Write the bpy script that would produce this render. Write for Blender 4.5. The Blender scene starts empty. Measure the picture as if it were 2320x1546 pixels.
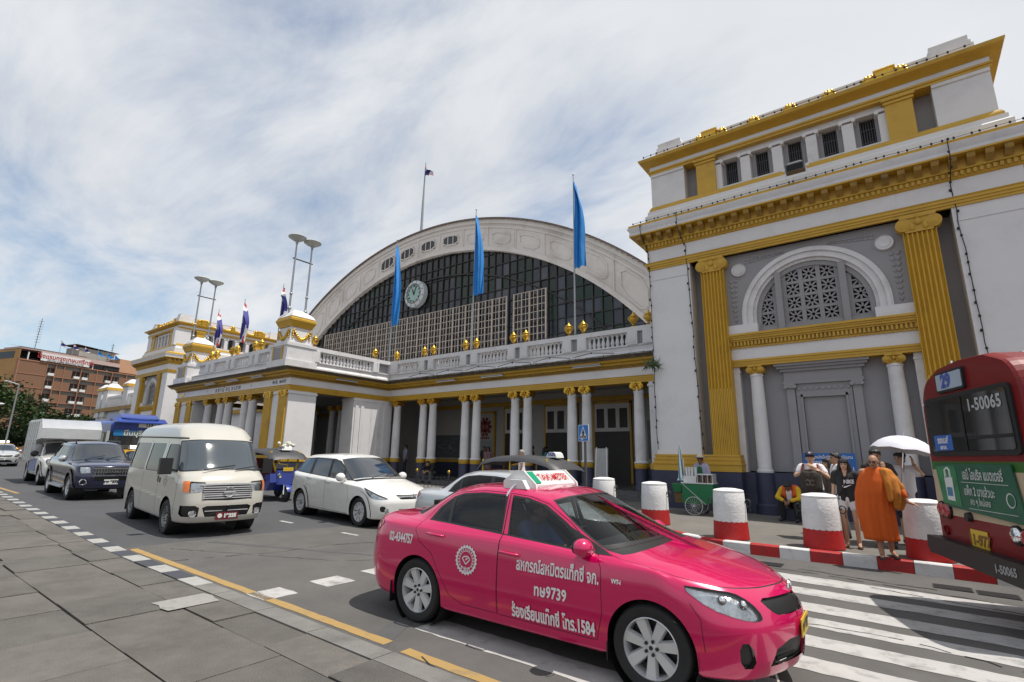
import bpy, bmesh, math, random
import numpy as np
from mathutils import Vector, Matrix, noise
from mathutils.geometry import delaunay_2d_cdt
R = math.radians
sc = bpy.context.scene
col = sc.collection

# ---------------------------------------------------------------- camera
CAM_H = 1.7943
def cam_axes(yaw, pitch, roll):
    cy, sy, cp, sp = math.cos(yaw), math.sin(yaw), math.cos(pitch), math.sin(pitch)
    f = Vector((sy*cp, cy*cp, sp)); r = Vector((cy, -sy, 0)); u = r.cross(f)
    return r*math.cos(roll)+u*math.sin(roll), u*math.cos(roll)-r*math.sin(roll), f
cr, cu, cf = cam_axes(-0.6447166, 0.2236102, 0.0155232)
cd = bpy.data.cameras.new('camera'); cam = bpy.data.objects.new('camera', cd); col.objects.link(cam)
cam.matrix_world = Matrix(((cr.x, cu.x, -cf.x, 0), (cr.y, cu.y, -cf.y, 0), (cr.z, cu.z, -cf.z, CAM_H), (0, 0, 0, 1)))
cd.sensor_width = 36; cd.lens = 1152.336/2320*36; cd.clip_end = 5000; cd.clip_start = .05
sc.camera = cam

# ---------------------------------------------------------------- light
SUN_TO = Vector((0.34, 0.13, 1.0)).normalized()
SUN_EL = math.asin(SUN_TO.z); SUN_AZ = math.atan2(SUN_TO.x, SUN_TO.y)
sd = bpy.data.lights.new('sun', 'SUN'); sd.energy = 4.6; sd.angle = R(.5); sd.color = (1, .95, .87)
so = bpy.data.objects.new('sun', sd); col.objects.link(so)
so.rotation_euler = SUN_TO.to_track_quat('Z', 'Y').to_euler()
w = bpy.data.worlds.new('World'); sc.world = w; w.use_nodes = True
sc.view_settings.view_transform = 'Standard'; sc.view_settings.look = 'None'
sc.view_settings.exposure = .12; sc.view_settings.gamma = 1
def world_sky():
    nt = w.node_tree; N = nt.nodes; L = nt.links; N.clear()
    out = N.new('ShaderNodeOutputWorld'); bg = N.new('ShaderNodeBackground')
    sky = N.new('ShaderNodeTexSky'); sky.sky_type = 'NISHITA'; sky.sun_disc = False
    sky.sun_elevation = SUN_EL; sky.sun_rotation = SUN_AZ; sky.air_density = 1.0; sky.dust_density = .6; sky.ozone_density = 1.4
    tc = N.new('ShaderNodeTexCoord')
    sep = N.new('ShaderNodeSeparateXYZ'); L.new(tc.outputs['Generated'], sep.inputs[0])
    def math_(op, a, b=None, clamp=False):
        n = N.new('ShaderNodeMath'); n.operation = op; n.use_clamp = clamp
        for i, x in enumerate((a, b)):
            if x is None: continue
            if isinstance(x, (int, float)): n.inputs[i].default_value = x
            else: L.new(x, n.inputs[i])
        return n.outputs[0]
    zc = math_('ADD', math_('MAXIMUM', sep.outputs[2], 0.0), .10)
    px = math_('DIVIDE', sep.outputs[0], zc); py = math_('DIVIDE', sep.outputs[1], zc)
    cmb = N.new('ShaderNodeCombineXYZ'); L.new(px, cmb.inputs[0]); L.new(py, cmb.inputs[1])
    def fbm(scale, detail, rough, dist, rot, stretch, off):
        mp = N.new('ShaderNodeMapping'); L.new(cmb.outputs[0], mp.inputs[0])
        mp.inputs['Rotation'].default_value = (0, 0, rot); mp.inputs['Scale'].default_value = (stretch, 1, 1)
        mp.inputs['Location'].default_value = off
        n = N.new('ShaderNodeTexNoise'); n.inputs['Scale'].default_value = scale; n.inputs['Detail'].default_value = detail
        n.inputs['Roughness'].default_value = rough; n.inputs['Distortion'].default_value = dist
        L.new(mp.outputs[0], n.inputs['Vector']); return n.outputs['Fac']
    big = fbm(.55, 5, .55, .35, .5, .8, (3.1, 1.7, 0))
    fine = fbm(1.9, 10, .62, .35, .75, .42, (0, 4, 2))
    # more blue towards -X low (left of the station), more cloud overhead and to the right
    side = math_('ADD', math_('MULTIPLY', sep.outputs[0], .25), math_('MULTIPLY', sep.outputs[1], .13))
    cov = math_('ADD', math_('ADD', math_('MULTIPLY', big, 1.25), math_('MULTIPLY', fine, 1.0)), side)
    ramp = N.new('ShaderNodeMapRange'); ramp.inputs['From Min'].default_value = .60; ramp.inputs['From Max'].default_value = 1.10
    ramp.interpolation_type = 'SMOOTHSTEP'; L.new(cov, ramp.inputs['Value'])
    hz = N.new('ShaderNodeMapRange'); hz.inputs['From Min'].default_value = 0; hz.inputs['From Max'].default_value = .30
    hz.inputs['To Min'].default_value = .55; hz.inputs['To Max'].default_value = 0; L.new(sep.outputs[2], hz.inputs['Value'])
    fac = math_('MAXIMUM', math_('MULTIPLY', ramp.outputs[0], .97), hz.outputs[0], True)
    shade = fbm(1.5, 6, .6, .4, .2, 1.0, (9, 2, 5))
    cc = N.new('ShaderNodeMix'); cc.data_type = 'RGBA'; L.new(shade, cc.inputs['Factor'])
    cc.inputs['A'].default_value = (6.4, 6.55, 6.8, 1); cc.inputs['B'].default_value = (8.2, 8.35, 8.6, 1)
    mx = N.new('ShaderNodeMix'); mx.data_type = 'RGBA'
    L.new(fac, mx.inputs['Factor']); L.new(cc.outputs['Result'], mx.inputs['B'])
    sb = N.new('ShaderNodeMix'); sb.data_type = 'RGBA'; sb.blend_type = 'MULTIPLY'; sb.inputs['Factor'].default_value = 1
    sb.inputs['B'].default_value = (1.35, 1.42, 1.36, 1); L.new(sky.outputs[0], sb.inputs['A'])
    L.new(sb.outputs['Result'], mx.inputs['A'])
    L.new(mx.outputs['Result'], bg.inputs['Color']); bg.inputs['Strength'].default_value = .10
    L.new(bg.outputs[0], out.inputs[0])
world_sky()
# ---------------------------------------------------------------- materials
MATS = {}
def pm(name, c, rough=.6, var=.12, scale=3.0, bump=0.0, bscale=40.0, metal=0.0, coat=0.0, spec=.5, dirt=None, dirt_amt=.0, dirt_scale=1.2, stretch=None, back=None, alpha=None, trans=0.0, emit=None, emit_s=1.0):
    if name in MATS: return MATS[name]
    m = bpy.data.materials.new(name); m.use_nodes = True; nt = m.node_tree; N = nt.nodes; L = nt.links
    b = N['Principled BSDF']; out = N['Material Output']
    b.inputs['Roughness'].default_value = rough; b.inputs['Metallic'].default_value = metal
    b.inputs['Coat Weight'].default_value = coat; b.inputs['Coat Roughness'].default_value = .04
    b.inputs['Specular IOR Level'].default_value = spec
    if trans: b.inputs['Transmission Weight'].default_value = trans
    if emit: b.inputs['Emission Color'].default_value = (*emit, 1); b.inputs['Emission Strength'].default_value = emit_s
    tc = N.new('ShaderNodeTexCoord'); vec = tc.outputs['Object']
    if stretch:
        mp = N.new('ShaderNodeMapping'); mp.inputs['Scale'].default_value = stretch; L.new(vec, mp.inputs[0]); vec = mp.outputs[0]
    n1 = N.new('ShaderNodeTexNoise'); n1.inputs['Scale'].default_value = scale; n1.inputs['Detail'].default_value = 8; n1.inputs['Roughness'].default_value = .65
    L.new(vec, n1.inputs['Vector'])
    mr = N.new('ShaderNodeMapRange'); mr.inputs['From Min'].default_value = .25; mr.inputs['From Max'].default_value = .75
    mr.inputs['To Min'].default_value = 1-var; mr.inputs['To Max'].default_value = 1+var*.6; L.new(n1.outputs['Fac'], mr.inputs['Value'])
    mul = N.new('ShaderNodeVectorMath'); mul.operation = 'SCALE'; mul.inputs[0].default_value = c; L.new(mr.outputs[0], mul.inputs['Scale'])
    colr = mul.outputs[0]
    if dirt:
        n2 = N.new('ShaderNodeTexNoise'); n2.inputs['Scale'].default_value = dirt_scale; n2.inputs['Detail'].default_value = 10; n2.inputs['Roughness'].default_value = .7
        L.new(vec, n2.inputs['Vector'])
        r2 = N.new('ShaderNodeMapRange'); r2.inputs['From Min'].default_value = .50; r2.inputs['From Max'].default_value = .72
        r2.inputs['To Max'].default_value = dirt_amt; L.new(n2.outputs['Fac'], r2.inputs['Value'])
        mx = N.new('ShaderNodeMix'); mx.data_type = 'RGBA'; L.new(r2.outputs[0], mx.inputs['Factor'])
        L.new(colr, mx.inputs['A']); mx.inputs['B'].default_value = (*dirt, 1); colr = mx.outputs['Result']
    if back:
        g = N.new('ShaderNodeNewGeometry'); mx = N.new('ShaderNodeMix'); mx.data_type = 'RGBA'; L.new(g.outputs['Backfacing'], mx.inputs['Factor'])
        L.new(colr, mx.inputs['A']); mx.inputs['B'].default_value = (*back, 1); colr = mx.outputs['Result']
    L.new(colr, b.inputs['Base Color'])
    if bump:
        n3 = N.new('ShaderNodeTexNoise'); n3.inputs['Scale'].default_value = bscale; n3.inputs['Detail'].default_value = 6; L.new(vec, n3.inputs['Vector'])
        bp = N.new('ShaderNodeBump'); bp.inputs['Strength'].default_value = bump; bp.inputs['Distance'].default_value = .02
        L.new(n3.outputs['Fac'], bp.inputs['Height']); L.new(bp.outputs[0], b.inputs['Normal'])
    if alpha is not None:
        tr = N.new('ShaderNodeBsdfTransparent'); tr.inputs[0].default_value = (*alpha, 1)
        gl = N.new('ShaderNodeBsdfGlossy'); gl.inputs['Roughness'].default_value = rough; gl.inputs['Color'].default_value = (1, 1, 1, 1)
        fr = N.new('ShaderNodeFresnel'); fr.inputs['IOR'].default_value = 1.5
        ms = N.new('ShaderNodeMixShader'); L.new(fr.outputs[0], ms.inputs[0]); L.new(tr.outputs[0], ms.inputs[1]); L.new(gl.outputs[0], ms.inputs[2])
        L.new(ms.outputs[0], out.inputs[0])
    MATS[name] = m; return m

# ---------------------------------------------------------------- mesh builder
class MB:
    def __init__(s): s.v = []; s.f = []; s.m = []
    def add(s, vs, fs, m=0):
        o = len(s.v); s.v.extend([tuple(p) for p in vs]); s.f.extend([tuple(i+o for i in f) for f in fs]); s.m.extend([m]*len(fs)); return s
    def box(s, x0, x1, y0, y1, z0, z1, m=0):
        return s.add([(x0,y0,z0),(x1,y0,z0),(x1,y1,z0),(x0,y1,z0),(x0,y0,z1),(x1,y0,z1),(x1,y1,z1),(x0,y1,z1)],
              [(0,3,2,1),(4,5,6,7),(0,1,5,4),(1,2,6,5),(2,3,7,6),(3,0,4,7)], m)
    def frustum(s, cx, cy, z0, z1, a0, b0, a1, b1, m=0):
        return s.add([(cx-a0,cy-b0,z0),(cx+a0,cy-b0,z0),(cx+a0,cy+b0,z0),(cx-a0,cy+b0,z0),(cx-a1,cy-b1,z1),(cx+a1,cy-b1,z1),(cx+a1,cy+b1,z1),(cx-a1,cy+b1,z1)],
              [(0,3,2,1),(4,5,6,7),(0,1,5,4),(1,2,6,5),(2,3,7,6),(3,0,4,7)], m)
    def bar(s, p, q, w, h, m=0, up=(0,0,1)):
        p = Vector(p); q = Vector(q); d = (q-p).normalized(); u = Vector(up)
        if abs(d.dot(u)) > .99: u = Vector((1,0,0))
        a = d.cross(u).normalized()*w/2; b = a.cross(d).normalized()*h/2
        vs = [p-a-b,p+a-b,p+a+b,p-a+b,q-a-b,q+a-b,q+a+b,q-a+b]
        return s.add(vs, [(0,1,2,3),(7,6,5,4),(0,4,5,1),(1,5,6,2),(2,6,7,3),(3,7,4,0)], m)
    def tube(s, pts, r, n=8, m=0, caps=True):
        pts = [Vector(p) for p in pts]; k = len(pts); rs = r if isinstance(r, (list, tuple)) else [r]*k
        prev = None; vs = []
        for i, p in enumerate(pts):
            d = (pts[min(i+1,k-1)]-pts[max(i-1,0)]).normalized()
            if prev is None:
                prev = d.orthogonal().normalized()
            a = (prev-d*prev.dot(d)).normalized(); prev = a; b = d.cross(a)
            for j in range(n):
                t = 2*math.pi*j/n; vs.append(p+(a*math.cos(t)+b*math.sin(t))*rs[i])
        fs = [(i*n+j, i*n+(j+1)%n, (i+1)*n+(j+1)%n, (i+1)*n+j) for i in range(k-1) for j in range(n)]
        if caps: fs += [tuple(range(n-1,-1,-1)), tuple((k-1)*n+j for j in range(n))]
        return s.add(vs, fs, m)
    def lathe(s, prof, n=24, c=(0,0,0), axis='z', m=0, a0=0., a1=2*math.pi):
        full = abs(a1-a0-2*math.pi) < 1e-6; k = n if full else n+1; vs = []
        for r, z in prof:
            for j in range(k):
                t = a0+(a1-a0)*j/n; x, y = r*math.cos(t), r*math.sin(t)
                p = (x,y,z) if axis == 'z' else ((x,z,y) if axis == 'y' else (z,x,y))
                vs.append((p[0]+c[0],p[1]+c[1],p[2]+c[2]))
        fs = []
        for i in range(len(prof)-1):
            for j in range(n):
                j2 = (j+1)%k; fs.append((i*k+j, i*k+j2, (i+1)*k+j2, (i+1)*k+j))
        return s.add(vs, fs, m)
    def sphere(s, c, r, n=12, m=0, k=8, M=None):
        rx, ry, rz = (r,r,r) if isinstance(r, (int,float)) else r
        vs = []; fs = []
        for i in range(k+1):
            ph = math.pi*i/k
            for j in range(n):
                t = 2*math.pi*j/n; p = Vector((rx*math.sin(ph)*math.cos(t), ry*math.sin(ph)*math.sin(t), rz*math.cos(ph)))
                if M: p = M @ p
                vs.append((p.x+c[0], p.y+c[1], p.z+c[2]))
        for i in range(k):
            for j in range(n): fs.append((i*n+j, (i+1)*n+j, (i+1)*n+(j+1)%n, i*n+(j+1)%n))
        return s.add(vs, fs, m)
    def prism(s, poly, a, b, plane='xz', m=0):
        # extrude a 2D polygon between a and b along the third axis
        def P(u, v, w_): return {'xz': (u,w_,v), 'xy': (u,v,w_), 'yz': (w_,u,v)}[plane]
        n = len(poly); vs = [P(u,v,a) for u,v in poly]+[P(u,v,b) for u,v in poly]
        fs = [tuple(range(n)), tuple(range(2*n-1,n-1,-1))]+[(i,(i+1)%n,n+(i+1)%n,n+i) for i in range(n)]
        return s.add(vs, fs, m)
    def ring(s, cx, cz, r0, r1, y0, y1, a0, a1, n=40, m=0):
        # arch band in the xz plane, between radii, extruded y0..y1
        vs = []; fs = []
        for i in range(n+1):
            t = a0+(a1-a0)*i/n; c_, s_ = math.cos(t), math.sin(t)
            for r, y in ((r0,y0),(r1,y0),(r1,y1),(r0,y1)): vs.append((cx+r*c_, y, cz+r*s_))
        for i in range(n):
            o = i*4
            for j in range(4): fs.append((o+j, o+(j+1)%4, o+4+(j+1)%4, o+4+j))
        fs += [(0,1,2,3), (n*4+3,n*4+2,n*4+1,n*4)]
        return s.add(vs, fs, m)
    def sweep(s, path, prof, m=0, closed=False, caps=True):
        # profile (outward d, z) along an xy path; outward is to the right of travel
        n = len(path); k = len(prof); vs = []; P = [Vector(p) for p in path]
        for i in range(n):
            if closed: a, b = P[i]-P[i-1], P[(i+1)%n]-P[i]
            else: a = P[i]-P[i-1] if i else P[1]-P[0]; b = P[i+1]-P[i] if i < n-1 else P[-1]-P[-2]
            na = Vector((a.y,-a.x)).normalized(); nb = Vector((b.y,-b.x)).normalized()
            mt = (na+nb).normalized(); mt = mt/max(.2, mt.dot(na))
            for d, z in prof: vs.append((P[i].x+mt.x*d, P[i].y+mt.y*d, z))
        fs = []; e = n if closed else n-1
        for i in range(e):
            i2 = (i+1)%n
            for j in range(k-1): fs.append((i*k+j, i2*k+j, i2*k+j+1, i*k+j+1))
        if caps and not closed: fs += [tuple(range(k-1,-1,-1)), tuple((n-1)*k+j for j in range(k))]
        return s.add(vs, fs, m)
    def build(s, name, mats, parent=None, loc=None, smooth=40, rot=None, label=None):
        me = bpy.data.meshes.new(name); me.from_pydata(s.v, [], s.f)
        mats = mats if isinstance(mats, (list, tuple)) else [mats]
        for mm in mats: me.materials.append(mm)
        if len(mats) > 1: me.polygons.foreach_set('material_index', s.m)
        if smooth:
            me.polygons.foreach_set('use_smooth', [True]*len(me.polygons)); me.set_sharp_from_angle(angle=R(smooth))
        me.update(); o = bpy.data.objects.new(name, me); col.objects.link(o)
        if parent: o.parent = parent
        if loc: o.location = loc
        if rot: o.rotation_euler = rot
        if label: o['label'] = label
        return o
def tag(o, label, cat, group=None):
    o['label'] = label; o['category'] = cat
    if group: o['group'] = group
    return o
def thing(name, label, cat, loc=(0,0,0), rz=0, group=None):
    o = bpy.data.objects.new(name, None); col.objects.link(o); o.location = loc; o.rotation_euler = (0,0,rz)
    o.empty_display_size = .2
    return tag(o, label, cat, group)
def struct(o): o['kind'] = 'structure'; return o
def dup(o, loc=None, rz=None, label=None, parent=None):
    def cp(a, par):
        c = a.copy(); col.objects.link(c); c.parent = par
        for k in [x for x in bpy.data.objects if x.parent == a and x != c]: cp(k, c)
        return c
    c = cp(o, parent)
    if loc is not None: c.location = loc
    if rz is not None: c.rotation_euler = (0,0,rz)
    if label: c['label'] = label
    return c
def text_geo(txt, size=1.0, spacing=1.0, bold=0.0, sx=1.0):
    cv = bpy.data.curves.new('t', 'FONT'); cv.body = txt; cv.size = size; cv.align_x = 'CENTER'; cv.align_y = 'CENTER'
    cv.space_character = spacing; cv.offset = bold; cv.resolution_u = 3
    ob = bpy.data.objects.new('t', cv); col.objects.link(ob)
    dg = bpy.context.evaluated_depsgraph_get(); me = ob.evaluated_get(dg).to_mesh()
    vs = [(v.co.x*sx, v.co.y) for v in me.vertices]; fs = [tuple(p.vertices) for p in me.polygons]
    ob.evaluated_get(dg).to_mesh_clear(); bpy.data.objects.remove(ob); bpy.data.curves.remove(cv)
    return vs, fs
def put_text(mb, txt, size, origin, ux, uy, m=0, off=0.0, **kw):
    vs, fs = text_geo(txt, size, **kw); o = Vector(origin); ux = Vector(ux).normalized(); uy = Vector(uy).normalized(); n = ux.cross(uy)
    mb.add([o+ux*a+uy*b+n*off for a, b in vs], fs, m)
SLOPE = -0.01384
def gz(x): return SLOPE*x
def rnd(seed): return random.Random(seed)
# ---------------------------------------------------------------- ground, road, pavements
m_asph = pm('asphalt', (.105,.100,.095), .85, .22, 1.3, .55, 190, dirt=(.055,.053,.05), dirt_amt=.55, dirt_scale=.5)
m_asphd = pm('asphalt_dark', (.066,.067,.072), .8, .15, 2, .3, 200, dirt=(.045,.045,.05), dirt_amt=.5, dirt_scale=.35)
m_patch = pm('asphalt_patch', (.075,.075,.077), .8, .15, 3, .3, 150)
m_crack = pm('crack', (.02,.02,.02), .9)
m_pave = pm('pavement_concrete', (.155,.145,.13), .85, .2, 1.2, .5, 120, dirt=(.09,.085,.078), dirt_amt=.6, dirt_scale=.8)
m_slabs = [pm('slab_a', (.125,.116,.103), .85, .3, 2.2, .9, 90, dirt=(.06,.057,.052), dirt_amt=.7, dirt_scale=1.5),
           pm('slab_b', (.110,.103,.093), .85, .3, 2.0, .9, 85, dirt=(.055,.052,.048), dirt_amt=.7, dirt_scale=1.2),
           pm('slab_c', (.14,.13,.115), .85, .3, 2.4, .9, 95, dirt=(.07,.066,.06), dirt_amt=.6, dirt_scale=1.7)]
m_joint = pm('joint_dirt', (.045,.04,.034), .95, .3, 8)
m_white_road = pm('road_paint_white', (.40,.39,.38), .75, .12, 3, .25, 150, dirt=(.13,.125,.12), dirt_amt=.8, dirt_scale=5)
m_yel_road = pm('road_paint_yellow', (.34,.22,.075), .75, .15, 4, .25, 150, dirt=(.13,.11,.08), dirt_amt=.7, dirt_scale=4)
m_kw = pm('kerb_white', (.62,.62,.62), .7, .1, 3, .3, 60, dirt=(.2,.19,.18), dirt_amt=.6, dirt_scale=2.5)
m_kr = pm('kerb_red', (.40,.012,.012), .6, .15, 3, .3, 60, dirt=(.1,.02,.02), dirt_amt=.6, dirt_scale=2.5)
m_kb = pm('kerb_black', (.045,.048,.06), .7, .2, 5, .3, 60)
m_kg = pm('kerb_grey', (.17,.165,.155), .85, .25, 3, .5, 80, dirt=(.07,.066,.06), dirt_amt=.6, dirt_scale=2)
m_iron = pm('drain_iron', (.03,.03,.032), .6, .2, 9)

def sheet(poly, dz, name, mat, parent=None, sub=None):
    # flat polygon lying on the sloping street
    mb = MB(); mb.add([(x, y, gz(x)+dz) for x, y in poly], [tuple(range(len(poly)))])
    o = mb.build(name, mat, parent, smooth=0); return o
def strip_xs(x0, x1, y0, y1, dz, mb, m=0):
    mb.add([(x0,y0,gz(x0)+dz),(x1,y0,gz(x1)+dz),(x1,y1,gz(x1)+dz),(x0,y1,gz(x0)+dz)], [(0,1,2,3)], m)
mb = MB()
xs = [-900, -70, 40, 900]; zs = [gz(-70)-.02, gz(-70)-.02, gz(40)-.02, gz(40)-.02]
for i in range(3): mb.add([(xs[i],-600,zs[i]),(xs[i+1],-600,zs[i+1]),(xs[i+1],900,zs[i+1]),(xs[i],900,zs[i])], [(0,1,2,3)])
struct(mb.build('ground', pm('ground_dust', (.13,.125,.115), .9, .2, .2), smooth=0))
mb = MB()
mb.add([(-69,-12,gz(-69)),(-11.0,-12,gz(-11.)),(-10.95,5,gz(-11)),(-10.6,9,gz(-10.6)),(-10.2,14,gz(-10.2)),(-69,14,gz(-69))], [(0,1,2,3,4,5)], 1)
mb.add([(-11.0,-12,gz(-11)),(39,-12,gz(39)),(39,14,gz(39)),(-10.2,14,gz(-10.2)),(-10.6,9,gz(-10.6)),(-10.95,5,gz(-11))], [(0,1,2,3,4,5)], 0)
struct(mb.build('road', [m_asph, m_asphd], smooth=0))
# road patches and cracks
mb = MB(); rg = rnd(5)
def crack(pts, w_, m=0):
    P = []
    for a, b in zip(pts, pts[1:]):
        n = max(2, int(math.dist(a, b)/.12))
        for i in range(n): t = i/n; P.append((a[0]+(b[0]-a[0])*t+rg.uniform(-.03,.03), a[1]+(b[1]-a[1])*t+rg.uniform(-.03,.03)))
    for a, b in zip(P, P[1:]):
        if rg.random() < .12: continue
        d = Vector((b[0]-a[0], b[1]-a[1])); n = Vector((-d.y, d.x)).normalized()*w_*rg.uniform(.4,1.3)/2
        mb.add([(a[0]-n.x,a[1]-n.y,gz(a[0])+.006),(b[0]-n.x,b[1]-n.y,gz(b[0])+.006),(b[0]+n.x,b[1]+n.y,gz(b[0])+.006),(a[0]+n.x,a[1]+n.y,gz(a[0])+.006)], [(0,1,2,3)], m)
crack([(-3.2,10.1),(-1.4,10.05),(-.2,9.9),(.9,9.75)], .03)
crack([(-1.6,10.3),(-.3,10.1),(.3,10.15)], .03)
crack([(-.6,9.6),(.6,9.35),(2.2,9.2)], .03)
crack([(-1.3,7.0),(-.2,7.1),(1.2,6.6)], .02)
crack([(-3.6,3.55),(-2.7,3.3),(-1.8,3.3)], .018)
crack([(-2.1,3.85),(-1.5,3.75)], .018)
crack([(-9.3,3.6),(-8.8,5.2),(-8.9,6.0),(-8.2,7.4)], .02)
crack([(-10.4,4.0),(-7.5,5.4),(-6.0,7.2)], .012)
crack([(-8,9.5),(-5,9.2),(-3,9.4)], .02)
struct(mb.build('road_cracks', m_crack, smooth=0))
mb = MB()
mb.add([(x, y, gz(x)+.003) for x, y in [(-4.05,3.1),(-3.75,3.12),(-4.1,3.6),(-4.5,4.4),(-4.75,4.4),(-4.35,3.6)]], [tuple(range(6))])
mb.add([(x, y, gz(x)+.003) for x, y in [(-10.6,4.7),(-6.4,6.5),(-6.3,6.62),(-10.6,4.85)]], [tuple(range(4))])
mb.add([(x, y, gz(x)+.003) for x, y in [(.6,8.9),(3.5,8.6),(3.5,5.6),(1.4,5.6),(.9,7.2)]], [tuple(range(5))])
struct(mb.build('road_patch', m_patch, smooth=0))
# crosswalk paint
def blob_rect(mb, x0, x1, y0, y1, dz, rg, jag=.012, step=.12):
    pts = []
    n = max(2, int((x1-x0)/step))
    for i in range(n+1): x = x0+(x1-x0)*i/n; pts.append((x, y0+rg.uniform(-jag,jag)))
    for i in range(n, -1, -1): x = x0+(x1-x0)*i/n; pts.append((x, y1+rg.uniform(-jag,jag)))
    mb.add([(x, y, gz(x)+dz) for x, y in pts], [tuple(range(len(pts)))])
mb = MB(); rg = rnd(3)
for y0, y1 in [(9.22,9.74),(8.45,8.87),(7.60,8.02),(6.93,7.32),(6.24,6.60),(5.55,5.90),(4.80,5.15),(4.02,4.40)]:
    x0 = -4.22 if y0 < 4.5 else -4.3
    blob_rect(mb, x0, 1.55 if y0 < 9 else 1.3, y0, y1, .004, rg)
for y0, y1 in [(3.50,3.95),(4.36,4.81),(5.20,5.66),(6.05,6.5),(6.9,7.35),(7.75,8.2),(8.6,9.05)]: blob_rect(mb, -6.68, -6.25, y0, y1, .004, rg)
struct(mb.build('crosswalk_marking', m_white_road, smooth=0))
mb = MB()
for x in (-22,-18,-14.9,-12.4,-9.9): strip_xs(x, x+.55, 7.1, 7.2, .004, mb)
for x in (-7.6,-5.4): strip_xs(x, x+.7, 6.95, 7.05, .004, mb)
struct(mb.build('lane_marking', m_white_road, smooth=0))
mb = MB(); blob_rect(mb, -10.75, -4.1, 3.52, 3.64, .004, rg, .006); blob_rect(mb, -3.85, 4, 3.50, 3.62, .004, rg, .006)
blob_rect(mb, -40, -24, 4.3, 4.42, .004, rg, .006)
struct(mb.build('yellow_line', m_yel_road, smooth=0))
# near pavement: slabs on a dirt bed, painted kerb stones
mb = MB()
def near_edge(x):   # outer edge of the near kerb
    return 3.27 if x > -10 else 3.27+min(.75,(-10-x)*.045)
mb.add([(-60,-9,gz(-60)+.085),(12,-9,gz(12)+.085),(12,3.1,gz(12)+.085),(-60,3.1,gz(-60)+.085)], [(0,1,2,3)], 3)
rg = rnd(11); y = 3.03; row = 0
while y > -2.5:
    d = .80 if row else .42
    x = -34+rg.uniform(0,.6)
    while x < 6:
        L = .98+rg.uniform(-.05,.05); j = rg.uniform(-.006,.006); k = rg.choice([0,0,1,1,2]); t1, t2 = rg.uniform(-.004,.004), rg.uniform(-.004,.004)
        a, b = .005, .009
        sh = near_edge(x)-3.27
        x0, x1, y0, y1 = x+a, x+L-a, y-d+b+sh, y-b+sh
        zz = .115+j
        V = [(x0,y0,gz(x0)+zz+t1),(x1,y0,gz(x1)+zz+t2),(x1,y1,gz(x1)+zz+t2),(x0,y1,gz(x0)+zz+t1)]
        V += [(p[0],p[1],p[2]-.05) for p in V]
        mb.add(V, [(0,1,2,3),(0,4,5,1),(1,5,6,2),(2,6,7,3),(3,7,4,0)], k)
        x += L
    y -= d; row += 1
struct(mb.build('near_pavement', m_slabs+[m_joint], smooth=0))
mb = MB(); x = -36.0; i = 0
while x < 6:
    L = .50 if x < -6.5 else .95
    x0, x1 = x+.006, x+L-.006; m = (i%2) if x < -7.2 else 2
    e0, e1 = near_edge(x0), near_edge(x1); h = .125 if x < -7 else .12
    V = [(x0,e0-.24,gz(x0)+h),(x1,e1-.24,gz(x1)+h),(x1,e1-.02,gz(x1)+h-.004),(x0,e0-.02,gz(x0)+h-.004),(x1,e1,gz(x1)-.02),(x0,e0,gz(x0)-.02),(x0,e0-.24,gz(x0)-.02),(x1,e1-.24,gz(x1)-.02)]
    mb.add(V, [(0,1,2,3),(3,2,4,5),(0,3,5,6),(1,7,4,2),(0,6,7,1)], m); x += L; i += 1
struct(mb.build('near_kerb', [m_kb, pm('kerb_white_worn', (.34,.335,.32), .75, .2, 4, .4, 70, dirt=(.12,.115,.11), dirt_amt=.8, dirt_scale=4), m_kg], smooth=0))
mb = MB(); rg = rnd(8)
blob_rect(mb, -6.6, -6.18, 2.45, 2.98, .124, rg, .02); blob_rect(mb, -4.9, -4.6, 1.0, 1.3, .122, rg, .06)
struct(mb.build('worn_paint', pm('worn_paint', (.27,.265,.25), .85, .3, 6, dirt=(.12,.115,.105), dirt_amt=.95, dirt_scale=6), smooth=0))
# far pavement with red and white kerb
KP = [(-60,13.2),(-9.5,13.2),(-7.2,13.1),(-6.0,12.75),(-5.0,12.1),(-4.1,11.45),(-3.21,11.05),(-2.8,11.10),(-2.27,11.12),(-1.77,11.14),(-1.29,11.18),(-.83,11.22),(-.35,11.26),(.6,11.25),(1.2,11.27),(3,11.35),(10,11.8),(38,12.5)]
mb = MB(); P = [(x, y+.1, gz(x)+.19) for x, y in KP]
n = len(P); Q = [(x, 26.5, gz(x)+.19) for x, y in KP]
mb.add(P+Q, [(i,i+1,n+i+1,n+i) for i in range(n-1)])
struct(mb.build('far_pavement', m_pave, smooth=0))
def along(path, s):
    for a, b in zip(path, path[1:]):
        L = math.dist(a, b)
        if s <= L: return (a[0]+(b[0]-a[0])*s/L, a[1]+(b[1]-a[1])*s/L)
        s -= L
    return path[-1]
sub = KP[1:-1]; tot = sum(math.dist(a, b) for a, b in zip(sub, sub[1:])); mb = MB(); s = 0.0; i = 0
base = [math.dist(a, b) for a, b in zip(sub, sub[1:])]
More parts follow.
